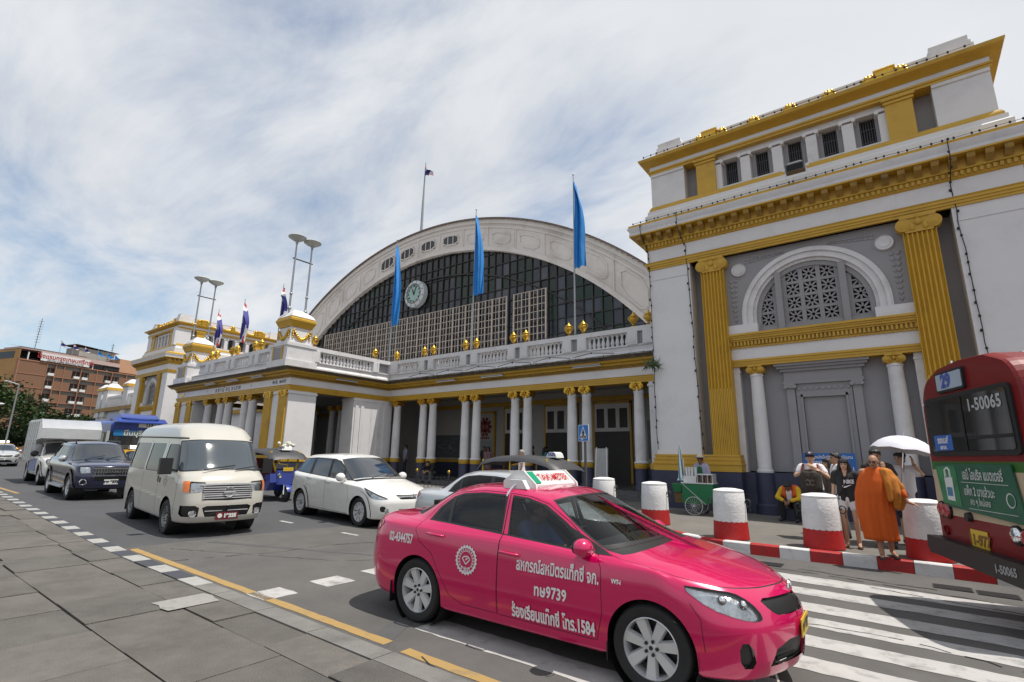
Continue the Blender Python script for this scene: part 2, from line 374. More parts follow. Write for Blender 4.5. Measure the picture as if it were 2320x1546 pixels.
while s < tot-.5:
    a, b = Vector(along(sub, s+.004)), Vector(along(sub, s+.496)); d = (b-a).normalized(); nn = Vector((-d.y, d.x))
    mid = (a+b)/2; pts = [a, mid, b]
    for p, q in ((a, b),):
        f0, f1, b0, b1 = p, q, p+nn*.17, q+nn*.17; c0, c1 = p+nn*.02, q+nn*.02
        V = [(f0.x,f0.y,gz(f0.x)-.02),(f1.x,f1.y,gz(f1.x)-.02),(c0.x,c0.y,gz(c0.x)+.18),(c1.x,c1.y,gz(c1.x)+.18),(c0.x+nn.x*.02,c0.y+nn.y*.02,gz(c0.x)+.2),(c1.x+nn.x*.02,c1.y+nn.y*.02,gz(c1.x)+.2),(b0.x,b0.y,gz(b0.x)+.2),(b1.x,b1.y,gz(b1.x)+.2),(b0.x,b0.y,gz(b0.x)+.1),(b1.x,b1.y,gz(b1.x)+.1)]
        mb.add(V, [(0,1,3,2),(2,3,5,4),(4,5,7,6),(6,7,9,8),(0,2,4,6,8),(1,9,7,5,3)], i%2)
    s += .50; i += 1
struct(mb.build('far_kerb', [m_kw, m_kr], smooth=30))
for k, (x, y) in enumerate([(-2.1,10.35),(.37,10.45),(.86,10.38)]):
    mb = MB(); z = gz(x)+.006
    mb.box(x-.23,x+.23,y-.17,y+.17,z-.01,z,1)
    for j in range(9): mb.box(x-.21,x+.21,y-.155+j*.036,y-.155+j*.036+.018,z+.0005,z+.006,0)
    o = mb.build('drain_grate', [m_iron, m_crack], smooth=0)
    tag(o, ['iron drain grate in the gutter beside the pink taxi bonnet','iron drain grate in the gutter by the bus shadow, nearer the monk','iron drain grate in the gutter by the bus shadow, nearer the bus rear'][k], 'drain grate', 'drain grates in the gutter')
# ---------------------------------------------------------------- station paint
m_wh = pm('wall_white', (.66,.655,.67), .75, .06, .6, .12, 30, dirt=(.47,.46,.46), dirt_amt=.5, dirt_scale=.7)
m_whs = pm('stucco_white', (.64,.635,.65), .75, .08, 1.0, .15, 30, dirt=(.38,.37,.36), dirt_amt=.5, dirt_scale=1.3)
m_gr = pm('wall_grey', (.275,.27,.285), .75, .07, .8, .12, 30, dirt=(.2,.2,.2), dirt_amt=.35, dirt_scale=1)
m_go = pm('paint_ochre', (.52,.31,.028), .5, .10, 1.3, .12, 40, dirt=(.3,.165,.02), dirt_amt=.5, dirt_scale=1.6)
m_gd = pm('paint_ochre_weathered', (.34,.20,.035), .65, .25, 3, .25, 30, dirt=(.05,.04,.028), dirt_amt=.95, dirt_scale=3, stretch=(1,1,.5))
m_gm = pm('gold_leaf', (.62,.38,.055), .34, .2, 9, .3, 30, metal=.85)
m_nv = pm('plinth_navy', (.035,.04,.082), .55, .2, 2, .1, 30, dirt=(.02,.02,.03), dirt_amt=.5)
m_dk = pm('dark_void', (.012,.012,.014), .8, .2)
m_bar = pm('window_bars', (.10,.10,.11), .5)
PK = 1.0897
def Z(z): return CAM_H+(z-CAM_H)*PK

def volute_cap(mb, w, h, d, cx, y0, z1, m=0, side=True):
    # Ionic capital: abacus, egg moulding and a pair of spiral volutes
    mb.box(cx-w*.56, cx+w*.56, y0-d*.55, y0+d*.55, z1-h*.18, z1, m)
    mb.box(cx-w*.44, cx+w*.44, y0-d*.42, y0+d*.42, z1-h*.98, z1-h*.18, m)
    for s in (-1, 1):
        c = (cx+s*w*.46, z1-h*.52)
        for r, yy in ((.36,.50),(.27,.56),(.19,.61),(.10,.66)):
            mb.lathe([(0.001,-y_) for y_ in (0,)]+[(h*r,0),(h*r,d*yy*2),(0.001,d*yy*2)], 16, (c[0], y0-d*yy, c[1]), 'y', m)
        mb.sphere((cx+s*w*.2, y0-d*.46, z1-h*.68), (w*.09, d*.12, h*.22), 8, m, 6)
    mb.sphere((cx, y0-d*.5, z1-h*.42), (w*.12, d*.14, h*.2), 8, m, 6)
    mb.sphere((cx, y0-d*.5, z1-h*.1), (w*.1, d*.14, h*.16), 8, m, 6)

def pavilion(xc, Y, sx, label, right_side):
    root = thing('station_pavilion', label, 'building', (xc, Y, 0), 0, 'station pavilions')
    root.scale = (sx, 1, 1)
    k = PK; H = 4.545*k; zb = -.6
    # --- walls: two white piers, grey recess, body behind, roof
    mb = MB()
    for s in (-1, 1):
        a, b = sorted((s*3.2*k, s*H)); mb.box(a, b, 0, 1.2, zb, Z(7.92))
        a, b = sorted((s*3.2*k, s*(H-.003))); mb.box(a+.06, b-.06, -.02, .05, Z(7.55), Z(7.6))
        a, b = sorted((s*3.2*k, s*H))
    mb.box(-H, H, 1.2, 2*H, zb, Z(7.92)); mb.box(-H+.2, H-.2, 2.0, 2*H-.2, Z(7.92), Z(10))
    mb.build('wall', m_wh, root)
    mb = MB(); mb.box(-3.2*k, 3.2*k, .62, 1.19, Z(1.5), Z(7.92)); mb.build('recess_wall', m_gr, root)
    # --- plinth and ochre base mouldings
    mb = MB()
    for s in (-1, 1):
        a, b = sorted((s*2.12*k, s*(H+.10))); mb.box(a, b, -.17, 1.0, zb, Z(1.47))
    mb.box(-2.12*k, 2.12*k, .28, 1.0, zb, Z(1.47)); mb.box(-2.12*k, 2.12*k, .2, .9, zb, Z(.9))
    mb.box(-(H+.10), H+.10, .9, 2*H, zb, Z(1.47))
    for s in (-1.6, 1.63): mb.lathe([(.32,zb),(.32,.5),(.27,.55),(.25,Z(1.47))], 24, (s*k, .30, 0))
    mb.build('plinth', m_nv, root, smooth=30)
    mb = MB()
    for s in (-1, 1):
        for z0, z1, o in ((1.47,1.66,.14),(1.66,1.70,.17),(1.70,1.78,.12),(1.78,1.82,.14),(1.82,1.89,.085),(1.89,1.94,.11)):
            a, b = sorted((s*(3.16*k), s*(H+o-.04))); mb.box(a, b, -o, 1.0, Z(z0), Z(z1))
            a, b = sorted((s*2.18*k-s*o*.7, s*(3.2*k))); mb.box(a, b, -o-.05, 1.0, Z(z0)-.001, Z(z1)-.001)
    mb.build('base_moulding', m_go, root)
    # --- great fluted pilasters
    for s in (-1, 1):
        mb = MB(); cx = s*2.53*k; hw = .335*k
        poly = []; nf = 7; p = 2*hw/nf
        poly.append((cx-hw, .7)); poly.append((cx-hw, -.06))
        for i in range(nf):
            x0 = cx-hw+p*i; poly += [(x0+p*.14,-.06),(x0+p*.26,-.012),(x0+p*.5,.004),(x0+p*.74,-.012),(x0+p*.86,-.06)]
        poly += [(cx+hw,-.06),(cx+hw,.7)]
        mb.prism(poly, Z(3.84), Z(7.5), 'xy')
        poly = [(cx-hw,.7),(cx-hw,-.058)]
        for i in range(nf):
            x0 = cx-hw+p*i; poly += [(x0+p*.14,-.058),(x0+p*.2,-.03),(x0+p*.3,-.048),(x0+p*.5,-.056),(x0+p*.7,-.048),(x0+p*.8,-.03),(x0+p*.86,-.058)]
        poly += [(cx+hw,-.058),(cx+hw,.7)]
        mb.prism(poly, Z(1.93), Z(3.84), 'xy')
        o = mb.build('pilaster', m_go, root, smooth=50)
        mb = MB(); volute_cap(mb, hw*1.95, .47*k, .26, cx, .02, Z(7.925)); mb.build('capital', m_go, o, smooth=40)
    # --- arch: spandrels, archivolt, imposts, pierced tympanum
    zc = Z(5.92); ro, ri = 1.81*k, 1.44*k; mb = MB()
    n = 32; W2 = 2.2*k; top = Z(7.93); bot = Z(5.44)
    front = [(-W2,bot),(-W2,top),(W2,top),(W2,bot),(ro-.05,bot)]
    front += [((ro-.05)*math.cos(math.pi*i/n), zc+(ro-.05)*math.sin(math.pi*i/n)) for i in range(n+1)]+[(-ro+.05,bot)]
    mb.prism(front, .22, .62, 'xz')
    mb.build('spandrel', m_gr, root, smooth=30)
    mb = MB()
    for r0, r1, y0 in ((1.44,1.52,.30),(1.52,1.68,.20),(1.68,1.76,.14),(1.76,1.81,.17)):
        mb.ring(0, zc, r0*k, r1*k, y0, .55, 0, math.pi, 48)
        for s in (-1, 1): a, b = sorted((s*r0*k, s*r1*k)); mb.box(a, b, y0, .55, Z(5.44), zc)
    mb.build('archivolt', m_whs, root, smooth=30)
    mb = MB()
    for s in (-1, 1): a, b = sorted((s*1.40*k, s*2.2*k)); mb.box(a, b, .08, .5, Z(5.42), Z(5.7))
    mb.build('impost', m_whs, root)
    mb = MB()
    for s in (-1, 1):
        c = (s*1.80*k, .16, Z(7.42)); mb.lathe([(.001,0),(.14,-.02),(.15,.0),(.2,.0),(.215,-.03),(.23,.0),(.23,.08)], 28, c, 'y')
    o = mb.build('roundel', m_whs, root)
    mb = MB(); rg = rnd(2)
    for s in (-1, 1):
        for i in range(9):
            t = i/8; x = s*(1.98)*k; z = Z(7.1)-t*1.25*k; wdt = .16*(1-t*.75)
            for q in (-1, 1): mb.sphere((x+q*wdt*.5, .215, z), (wdt*.42, .03, .07), 8, 0, 5, Matrix.Rotation(q*.6, 3, 'Y'))
            x = s*(1.55-t*.95)*k; z = Z(7.68)-.02+t*.06
            for q in (-1, 1): mb.sphere((x, .215, z+q*.05*(1-t*.6)), (.07, .03, .05*(1-t*.6)), 8, 0, 5)
    mb.build('leaf_relief', m_gr, root)
    # tympanum lattice: bars with eight-ray stars in front of a dark void
    mb = MB(); mb.box(-ri, ri, .56, .6, Z(5.44), zc+ri); mb.build('tympanum_void', m_dk, root)
    mb = MB()
    def clipz(x): return zc+math.sqrt(max(0, (ri+.02)**2-x*x))
    for s in (-1, 1):
        a, b = sorted((s*.71*k, s*.87*k)); mb.box(a, b, .24, .56, Z(5.44), clipz(.79*k))
    mb.box(-ri, ri, .30, .56, Z(5.44), Z(5.58))
    def lattice(x0, x1, z0, cols, rows, cw, ch, lim):
        px = (x1-x0-cols*cw)/(cols+1)
        for i in range(cols+1):
            a = x0+i*(cw+px); zt = min(clipz(a+px/2), lim); mb.box(a, a+px, .40, .50, z0, zt)
        for j in range(rows+1):
            zz = z0+j*(ch+.075); 
            if zz < lim: mb.box(x0, x1, .405, .495, zz, min(zz+.085, lim))
        for i in range(cols):
            for j in range(rows):
                cx, cz = x0+px+i*(cw+px)+cw/2, z0+.085+j*(ch+.075)+ch/2-.005
                if cz > clipz(cx)-.05: continue
                for q in range(4):
                    t = q*math.pi/4; L = .5*(cw if q != 2 else ch)*(1.35 if q%2 else 1)
                    mb.bar((cx-L*math.cos(t), .45, cz-L*math.sin(t)), (cx+L*math.cos(t), .45, cz+L*math.sin(t)), .05, .038, 0, (0,1,0))
    lattice(-.71*k, .71*k, Z(5.58), 3, 5, .33*k, .33*k, zc+ri*.93)
    for s in (-1, 1): a, b = sorted((s*.87*k, s*1.42*k)); lattice(a, b, Z(5.58), 1, 3, .33*k, .33*k, clipz(1.13*k))
    mb.ring(0, zc, ri-.14, ri+.02, .36, .56, 0, math.pi, 40)
    for s in (-1, 1): a, b = sorted((s*(ri-.12), s*(ri+.01))); mb.box(a, b, .36, .56, Z(5.44), zc)
    mb.build('lattice_window', m_gr, root, smooth=30)
    # --- inner order: entablature, columns, blind doorway
    W2 = 2.2*k
    mb = MB()
    for z0, z1, y0 in ((5.36,5.42,-.02),(5.31,5.36,.02),(5.25,5.31,.05),(5.20,5.25,.10),(5.01,5.06,.16)): mb.box(-W2, W2, y0, .62, Z(z0), Z(z1))
    mb.box(-W2, W2, .18, .62, Z(5.06), Z(5.2))
    nd = 46
    for i in range(nd): x = -W2+.03+(2*W2-.06)*i/(nd-1); mb.box(x-.027, x+.027, .10, .2, Z(5.07), Z(5.19))
    mb.build('inner_cornice', m_go, root)
    mb = MB(); mb.box(-W2, W2, .21, .62, Z(4.67), Z(5.01)); mb.build('inner_frieze', m_wh, root)
    mb = MB()
    for z0, z1, y0 in ((4.61,4.67,.15),(4.54,4.61,.18),(4.47,4.54,.2)): mb.box(-W2, W2, y0, .62, Z(z0), Z(z1))
    mb.build('inner_architrave', m_go, root)
    for s in (-1.6, 1.63):
        mb = MB(); c = (s*k, .36, 0)
        mb.lathe([(.235,Z(1.47)),(.235,Z(1.53)),(.20,Z(1.56)),(.205,Z(1.6)),(.195,Z(1.62)),(.20,Z(2.4)),(.19,Z(3.4)),(.175,Z(4.15)),(.195,Z(4.17)),(.195,Z(4.2)),(.17,Z(4.25))], 28, c)
        o = mb.build('column', m_whs, root)
        mb = MB(); volute_cap(mb, .36, .25*k, .42, s*k, .36, Z(4.47)); mb.build('capital', m_go, o)
    mb = MB()
    for s in (-1, 1): a, b = sorted((s*2.03*k, s*2.2*k)); mb.box(a, b, .3, .62, Z(1.47), Z(4.47)); mb.box(a-.02, b+.02, .28, .62, Z(4.3), Z(4.36))
    mb.build('inner_pilaster', m_whs, root)
    mb = MB()
    for z0, z1, w_, y0 in ((4.40,4.47,1.12,.26),(4.33,4.40,1.07,.34),(4.25,4.33,1.0,.42),(3.98,4.25,.92,.5),(3.90,3.98,.95,.46)): mb.box(-w_*k, w_*k, y0, .63, Z(z0), Z(z1))
    for s in (-1, 1):
        a, b = sorted((s*.68*k, s*.88*k)); mb.box(a, b, .5, .63, Z(1.47), Z(3.78)); a, b = sorted((s*.66*k, s*.92*k)); mb.box(a, b, .44, .63, Z(1.47), Z(1.62))
        mb.box(a, b, .44, .63, Z(3.78), Z(3.9))
        for q in (-1, 1): mb.lathe([(.001,0),(.055,0),(.055,.1),(.001,.1)], 14, (s*.78*k+q*.12, .40, Z(3.82)), 'y')
    mb.box(-.66*k, .66*k, .54, .63, Z(3.55), Z(3.9))
    for i in range(9): mb.lathe([(.001,0),(.05,.0),(.05,.05),(.001,.05)], 10, ((-.58+.145*i)*k, .51, Z(3.76)), 'y')
    for s in (-1, 1): a, b = sorted((s*.5*k, s*.66*k)); mb.box(a, b, .55, .63, Z(1.47), Z(3.55)); a, b = sorted((s*.5*k, s*.55*k)); mb.box(a, b, .52, .63, Z(1.47), Z(3.6))
    mb.box(-.55*k, .55*k, .52, .63, Z(3.53), Z(3.6))
    mb.build('blind_doorway', m_gr, root)
    # --- main entablature runs round the block
    P = [(-H,0),(H,0),(H,2*H),(-H,2*H)]
    mb = MB(); mb.sweep(P, [(-.05,Z(7.92)),(.04,Z(7.92)),(.04,Z(7.99)),(.065,Z(7.99)),(.065,Z(8.06)),(.09,Z(8.06)),(.09,Z(8.12)),(.12,Z(8.16)),(-.05,Z(8.16))], closed=True); mb.build('architrave', m_go, root, smooth=30)
    mb = MB(); mb.sweep(P, [(.03,Z(8.15)),(.03,Z(8.63))], closed=True); mb.build('frieze', m_wh, root, smooth=30)
    mb = MB(); mb.sweep(P, [(0,Z(8.6)),(.08,Z(8.63)),(.1,Z(8.66)),(.1,Z(8.78)),(.16,Z(8.8)),(.18,Z(8.85)),(.18,Z(9.08)),(.5,Z(9.08)),(.5,Z(9.13))], closed=True); mb.build('bed_mould', m_go, root, smooth=30)
    mb = MB(); nd = 78
    for i in range(nd): x = -H-.1+(2*H+.2)*(i+.5)/nd; mb.box(x-.035, x+.035, -.165, -.09, Z(8.67), Z(8.775))
    nd = 78
    for i in range(nd): y = -.1+(2*H+.2)*(i+.5)/nd; mb.box(H+.09, H+.165, y-.035, y+.035, Z(8.67), Z(8.775))
    mb.build('dentils', m_go, root, smooth=0)
    mb = MB(); nm = 29
    def modil(o_, ax, sgn):
        # scroll bracket
        pr = [(-.15,Z(8.86)),(-.2,Z(8.84)),(-.34,Z(8.93)),(-.42,Z(8.95)),(-.45,Z(9.0)),(-.45,Z(9.08)),(-.15,Z(9.08))]
        if ax == 'x': mb.prism([(a, b) for a, b in pr], o_-.085, o_+.085, 'yz')
        else: mb.prism([(H-a, b) for a, b in pr], o_-.085, o_+.085, 'xz')
    for i in range(nm): modil(-H-.16+(2*H+.32)*i/(nm-1), 'x', 1)
    for i in range(nm-1): modil(-.16+(2*H+.32)*(i+1)/(nm-1), 'y', 1)
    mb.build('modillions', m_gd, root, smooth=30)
    mb = MB(); mb.sweep(P, [(.3,Z(9.125)),(.50,Z(9.125)),(.51,Z(9.2)),(.47,Z(9.21)),(.55,Z(9.33)),(.56,Z(9.38)),(.3,Z(9.38))], closed=True); mb.build('corona', m_whs, root, smooth=30)
    mb = MB(); mb.sweep(P, [(.2,Z(9.38)),(.52,Z(9.38)),(.52,Z(9.47)),(.1,Z(9.6)),(-1.5,Z(9.6))], closed=True); mb.build('cornice_cap', m_go, root, smooth=30)
    # --- attic storey, set back
    A = 4.46*k; y0 = .38*k; P2 = [(-A,y0),(A,y0),(A,2*H-y0),(-A,2*H-y0)]
    mb = MB(); mb.sweep(P2, [(.22,Z(9.45)),(.22,Z(9.98)),(.14,Z(10.05)),(.14,Z(10.17)),(-.3,Z(10.17))], closed=True); mb.build('attic_step', m_wh, root, smooth=30)
    mb = MB(); mb.sweep(P2, [(.09,Z(10.17)),(.09,Z(10.25)),(.03,Z(10.36)),(-.4,Z(10.36))], closed=True)
    mb.sweep(P2, [(-.4,Z(11.60)),(.05,Z(11.60)),(.05,Z(11.68)),(.08,Z(11.68)),(.08,Z(11.74)),(-.3,Z(11.74))], closed=True); mb.build('attic_band', m_go, root, smooth=30)
    mb = MB(); mb.sweep(P2, [(.03,Z(11.73)),(.03,Z(11.92))], closed=True); mb.build('attic_frieze', m_wh, root, smooth=30)
    mb = MB(); mb.sweep(P2, [(0,Z(11.90)),(.06,Z(11.90)),(.1,Z(11.94)),(.16,Z(11.96)),(.22,Z(12.01)),(.33,Z(12.04)),(.36,Z(12.10)),(.36,Z(12.14)),(-1.5,Z(12.2))], closed=True); mb.build('attic_cornice', m_go, root, smooth=30)
    mb = MB(); mb.box(-A+.6, A-.6, y0+.6, 2*H-y0-.6, Z(10.1), Z(12.15)); mb.build('attic_core', m_gr, root)
    def attic(face):
        # attic dressing in face coordinates, then turned to its face
        T = (lambda x, y, z: (x, y, z)) if face == 0 else (lambda x, y, z: (A-y+y0+.006, x+H, z))
        def bx(mb, a, b, c, d, e, f):
            vs = [T(x, y, z) for x, y, z in [(a,c,e),(b,c,e),(b,d,e),(a,d,e),(a,c,f),(b,c,f),(b,d,f),(a,d,f)]]
            mb.add(vs, [(0,3,2,1),(4,5,6,7),(0,1,5,4),(1,2,6,5),(2,3,7,6),(3,0,4,7)])
        mb = MB(); z0, z1 = Z(10.3), Z(11.62)
        for s in (-1, 1):
            a, b = sorted((s*3.3*k, s*(A-(.004 if face else 0)))); bx(mb, a, b, y0, y0+.7, z0-.1, Z(11.5)); bx(mb, a-.05*0, b+.0, y0-.04, y0+.6, Z(11.5), z1)
        bx(mb, -2.3*k, 2.3*k, y0+.16, y0+.7, Z(11.42), z1)
        bx(mb, -2.3*k, 2.3*k, y0+.16, y0+.7, z0-.1, Z(10.5))
        mb.build('attic_wall', m_wh, root)
        mb = MB()
        for s in (-1, 1): a, b = sorted((s*2.88*k, s*3.32*k)); bx(mb, a, b, y0+.42, y0+.72, z0-.1, z1)
        for i in range(6):
            x = (-2.3+.92*i)*k; bx(mb, x-.28*k, x+.28*k, y0+.3, y0+.7, Z(10.5), Z(11.42))
        mb.build('attic_recess', m_gr, root)
        mb = MB()
        for s in (-1, 1):
            c = s*2.58*k
            bx(mb, c-.3*k, c+.3*k, y0-.05, y0+.7, z0-.12, Z(11.42))
            bx(mb, c-.34*k, c+.34*k, y0-.09, y0+.68, Z(11.42), Z(11.48)); bx(mb, c-.32*k, c+.32*k, y0-.07, y0+.68, Z(11.48), Z(11.52)); bx(mb, c-.37*k, c+.37*k, y0-.12, y0+.68, Z(11.52), z1-.01)
        mb.build('attic_pilaster', m_go, root)
        for i in range(6):
            x = (-2.3+.92*i)*k; mb = MB(); w_ = .14*k
            if i in (0, 5): x += (.10 if i == 0 else -.10)*k; w_ = .1*k
            bx(mb, x-w_, x+w_, y0+.05, y0+.4, Z(10.4), Z(11.28)); bx(mb, x-w_-.04, x+w_+.04, y0+.03, y0+.4, Z(10.36), Z(10.44))
            bx(mb, x-w_-.05, x+w_+.05, y0+.02, y0+.4, Z(11.33), Z(11.42))
            for q in (-1, 1):
                vs = []; c = (x+q*(w_+.02), Z(11.33)); r = .06
                pts = [(c[0]+r*math.cos(2*math.pi*j/10), c[1]+r*math.sin(2*math.pi*j/10)) for j in range(10)]
                V = [T(a, y0+.0, b) for a, b in pts]+[T(a, y0+.35, b) for a, b in pts]
                mb.add(V, [tuple(range(10)), tuple(range(19,9,-1))]+[(j,(j+1)%10,10+(j+1)%10,10+j) for j in range(10)])
            mb.build('attic_column', m_whs, root, smooth=30)
        for i in range(5):
            x = (-1.84+.92*i)*k; mb = MB(); bx(mb, x-.2*k, x+.2*k, y0+.5, y0+.62, Z(10.5), Z(11.42)); o = mb.build('window', m_dk, root)
            mb = MB()
            for j in range(6): xx = x+(-.15+.06*j)*k; bx(mb, xx-.008, xx+.008, y0+.44, y0+.46, Z(10.5), Z(11.42))
            for zz in (10.7,11.1): bx(mb, x-.19*k, x+.19*k, y0+.445, y0+.455, Z(zz), Z(zz)+.015)
            mb.build('window_bars', m_bar, o, smooth=0)
        # parapet with corner blocks, swags, discs and scroll shields
        mb = MB(); bx(mb, -3.4*k, 3.4*k, y0+.3, y0+.7, Z(12.1), Z(12.62)); bx(mb, -3.4*k, 3.4*k, y0+.28, y0+.72, Z(12.62), Z(12.68)); mb.build('parapet', m_wh, root)
        mb = MB()
        for s in (-1, 1):
            a, b = sorted((s*3.33*k, s*(4.30*k))); bx(mb, a, b, y0+.12, y0+1.1, Z(12.1), Z(12.55)); a, b = sorted((s*3.37*k, s*(4.26*k))); bx(mb, a, b, y0+.16, y0+1.06, Z(12.55), Z(12.68)); a, b = sorted((s*3.41*k, s*(4.22*k))); bx(mb, a, b, y0+.20, y0+1.02, Z(12.68), Z(12.86))
        mb.build('parapet_block', m_whs, root)
        g = MB()
        def disc(cx, cz, r): 
            pts = [(cx+r*math.cos(2*math.pi*j/18), cz+r*math.sin(2*math.pi*j/18)) for j in range(18)]
            V = [T(a, y0+.1, b) for a, b in pts]+[T(a, y0+.3, b) for a, b in pts]
            g.add(V, [tuple(range(18)), tuple(range(35,17,-1))]+[(j,(j+1)%18,18+(j+1)%18,18+j) for j in range(18)])
        def ball(cx, yy, cz, r): g.sphere(T(cx, yy, cz), r, 8, 0, 6)
        xs = [-2.75,-2.05,-1.05,0,1.05,2.05,2.75]
        for x in xs:
            disc(x*k, Z(12.36), .15*k)
            for j in range(7): t = math.pi*j/6; ball(x*k+.15*k*math.cos(t), y0+.24, Z(12.47)+.17*k*math.sin(t), .065)
            ball(x*k, y0+.22, Z(12.55), .1)
        for s in (-2.4, 2.4):
            V = []
            q = [(-.2,0),(-.23,.12),(-.2,.28),(-.24,.36),(.24,.36),(.2,.28),(.23,.12),(.2,0),(0,-.06)]
            pts = [(s*k+a*k, Z(12.24)+b*k) for a, b in q]; n = len(pts)
            V = [T(a, y0+.02, b) for a, b in pts]+[T(a, y0+.3, b) for a, b in pts]
            g.add(V, [tuple(range(n)), tuple(range(2*n-1,n-1,-1))]+[(j,(j+1)%n,n+(j+1)%n,n+j) for j in range(n)])
            g.tube([T((s-.25)*k, y0+.06, Z(12.24)+.38*k), T((s+.25)*k, y0+.06, Z(12.24)+.38*k)], .06, 10)
        for a, b in [(-3.25,-2.9),(-1.9,-1.2),(-.9,-.15),(.15,.9),(1.2,1.9),(2.9,3.25)]:
            pts = [T((a+(b-a)*j/10)*k, y0+.18+.05*(j%2), Z(12.30)-.14*math.sin(math.pi*j/10)) for j in range(11)]
            g.tube(pts, [.05+.035*math.sin(math.pi*j/10)+.018*(j%2) for j in range(11)], 8)
            for j in (3, 7):
                x = (a+(b-a)*j/10)*k; g.tube([T(x, y0+.16, Z(12.28)), T(x+.06, y0+.06, Z(12.16)), T(x+.02, y0+.08, Z(12.12))], .02, 6)
        g.build('swag_ornament', m_gm, root, smooth=50)
    attic(0)
    if right_side: attic(1)
    return root
pavilion(-1.618, 17.0, 1.0, 'near white and ochre pavilion with fluted pilasters and a blind grey doorway', False)
pavilion(-53.6, 16.95, .75, 'far white and ochre station pavilion beyond the portico, its sunlit side facing right', True)
# ---------------------------------------------------------------- arcade and portico
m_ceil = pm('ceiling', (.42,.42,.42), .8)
m_floor = pm('arcade_floor', (.10,.10,.105), .35, .2, 2)
m_door = pm('door_dark', (.025,.022,.02), .5)
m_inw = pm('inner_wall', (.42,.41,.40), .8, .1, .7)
AY, PX0, PX1, PY = 18.66, -35.3, -22.6, 12.75
FL = .62
arc = thing('station_arcade', 'white and ochre colonnade with projecting portico joining the two pavilions', 'building', (0,0,0))
path = [(-49.9,AY),(PX0,AY),(PX0,PY),(PX1,PY),(PX1,AY),(-6.62,AY)]
def sw(name, prof, mat, sm=30, caps=False):
    mb = MB(); mb.sweep(path, prof, caps=caps); return mb.build(name, mat, arc, smooth=sm)
sw('architrave', [(-.5,4.70),(0,4.70),(0,4.78),(.025,4.78),(.025,4.86),(.05,4.86),(.05,4.92),(.08,4.95),(-.5,4.95)], m_go)
sw('frieze', [(.02,4.94),(.02,5.30)], m_wh)
sw('cornice', [(0,5.28),(.05,5.30),(.06,5.40),(.13,5.42),(.15,5.50),(.33,5.53),(.36,5.60),(.42,5.62)], m_go)
m_gut = pm('gutter_grime', (.10,.075,.045), .85, .5, 6, dirt=(.025,.022,.018), dirt_amt=1.0, dirt_scale=2.5)
sw('cornice_edge', [(.40,5.60),(.42,5.60),(.44,5.68),(.50,5.71),(.50,5.75),(-.2,5.80)], m_gut)
sw('parapet_base', [(.12,5.78),(.12,5.88),(.08,5.94),(.05,5.98),(.05,6.13),(.1,6.15),(.1,6.20),(-.25,6.20)], m_whs)
mb = MB(); nd = 0
def dent(a, b, nx, ny):
    L = math.dist(a, b); n = int(L/.085); dx, dy = (b[0]-a[0])/L, (b[1]-a[1])/L
    for i in range(n):
        x, y = a[0]+dx*(i+.5)*L/n, a[1]+dy*(i+.5)*L/n
        mb.box(x-.022-abs(nx)*.03+nx*.07, x+.022+abs(nx)*.03+nx*.07, y-.022-abs(ny)*.03+ny*.07, y+.022+abs(ny)*.03+ny*.07, 5.31, 5.395)
dent((PX1+.1,AY), (-6.7,AY), 0, -1); dent((PX1,PY-.1), (PX1,AY-.1), 1, 0); dent((PX0,PY), (PX1+.1,PY), 0, -1)
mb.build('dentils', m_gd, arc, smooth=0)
mb = MB()
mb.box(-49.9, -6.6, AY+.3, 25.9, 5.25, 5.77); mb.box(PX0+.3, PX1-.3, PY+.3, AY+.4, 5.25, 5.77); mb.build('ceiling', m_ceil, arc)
mb = MB(); mb.box(-49.9, -6.6, AY-.35, 26, -.3, FL); mb.box(PX0-.1, PX1+.1, PY-.15, AY, -.3, FL-.002)
mb.box(-49.9, -6.62, AY-.75, AY-.3, -.3, FL-.16); mb.box(PX1+.1, PX1+.5, PY-.5, AY-.4, -.3, FL-.162); mb.box(PX0-.1, PX1+.5, PY-.55, PY-.1, -.3, FL-.163); mb.build('floor', m_floor, arc)
# balustrades
def rail(a, b, out):
    # hand rail from a to b
    mb.bar((a[0],a[1],6.82), (b[0],b[1],6.82), .34, .19); mb.bar((a[0],a[1],6.74), (b[0],b[1],6.74), .26, .05)
def ped(x, y, w=.30, m=0): mb.box(x-w, x+w, y-.19, y+.19, 6.19, 6.735, m); mb.box(x-w+.07, x+w-.07, y-.2, y+.2, 6.27, 6.66, m)
balu = []
def baluster(mb, x, y):
    mb.lathe([(.075,6.19),(.075,6.23),(.05,6.25),(.075,6.33),(.082,6.38),(.06,6.48),(.036,6.58),(.05,6.63),(.05,6.655),(.07,6.67),(.07,6.72)], 10, (x, y, 0))
mb = MB(); rail((-22.7,AY+.05), (-6.62,AY+.05), 0); rail((PX1-.05,13.7), (PX1-.05,18.95), 0); rail((-33.0,PY+.05), (-23.9,PY+.05), 0)
mb.build('hand_rail', m_whs, arc, smooth=0)
urn_xy = []
mb = MB(); mg = MB()
pairs = [(-19.97,-19.28),(-17.0,-16.28),(-13.98,-13.27),(-10.98,-10.26),(-7.98,-7.34)]
ped(-22.2, AY+.05); urn_xy.append((-22.2,AY+.05)); ped(-22.75, AY+.1, .28)
for a, b in pairs:
    for x in (a, b): ped(x, AY+.05, .21); urn_xy.append((x, AY+.05))
    mg.box(a+.2, b-.2, AY, AY+.1, 6.2, 6.73)
ped(PX1-.05, 17.55, .19); urn_xy.append((PX1-.05,17.55)); ped(PX1-.05, 13.9, .19); urn_xy.append((PX1-.05,13.85)); mg.box(PX1-.16, PX1-.06, 17.7, 18.5, 6.2, 6.73)
fp = [(-31.45,-30.8),(-28.97,-28.37),(-26.44,-25.82)]
for a, b in fp:
    for x in (a, b): ped(x, PY+.05, .2); urn_xy.append((x, PY+.05))
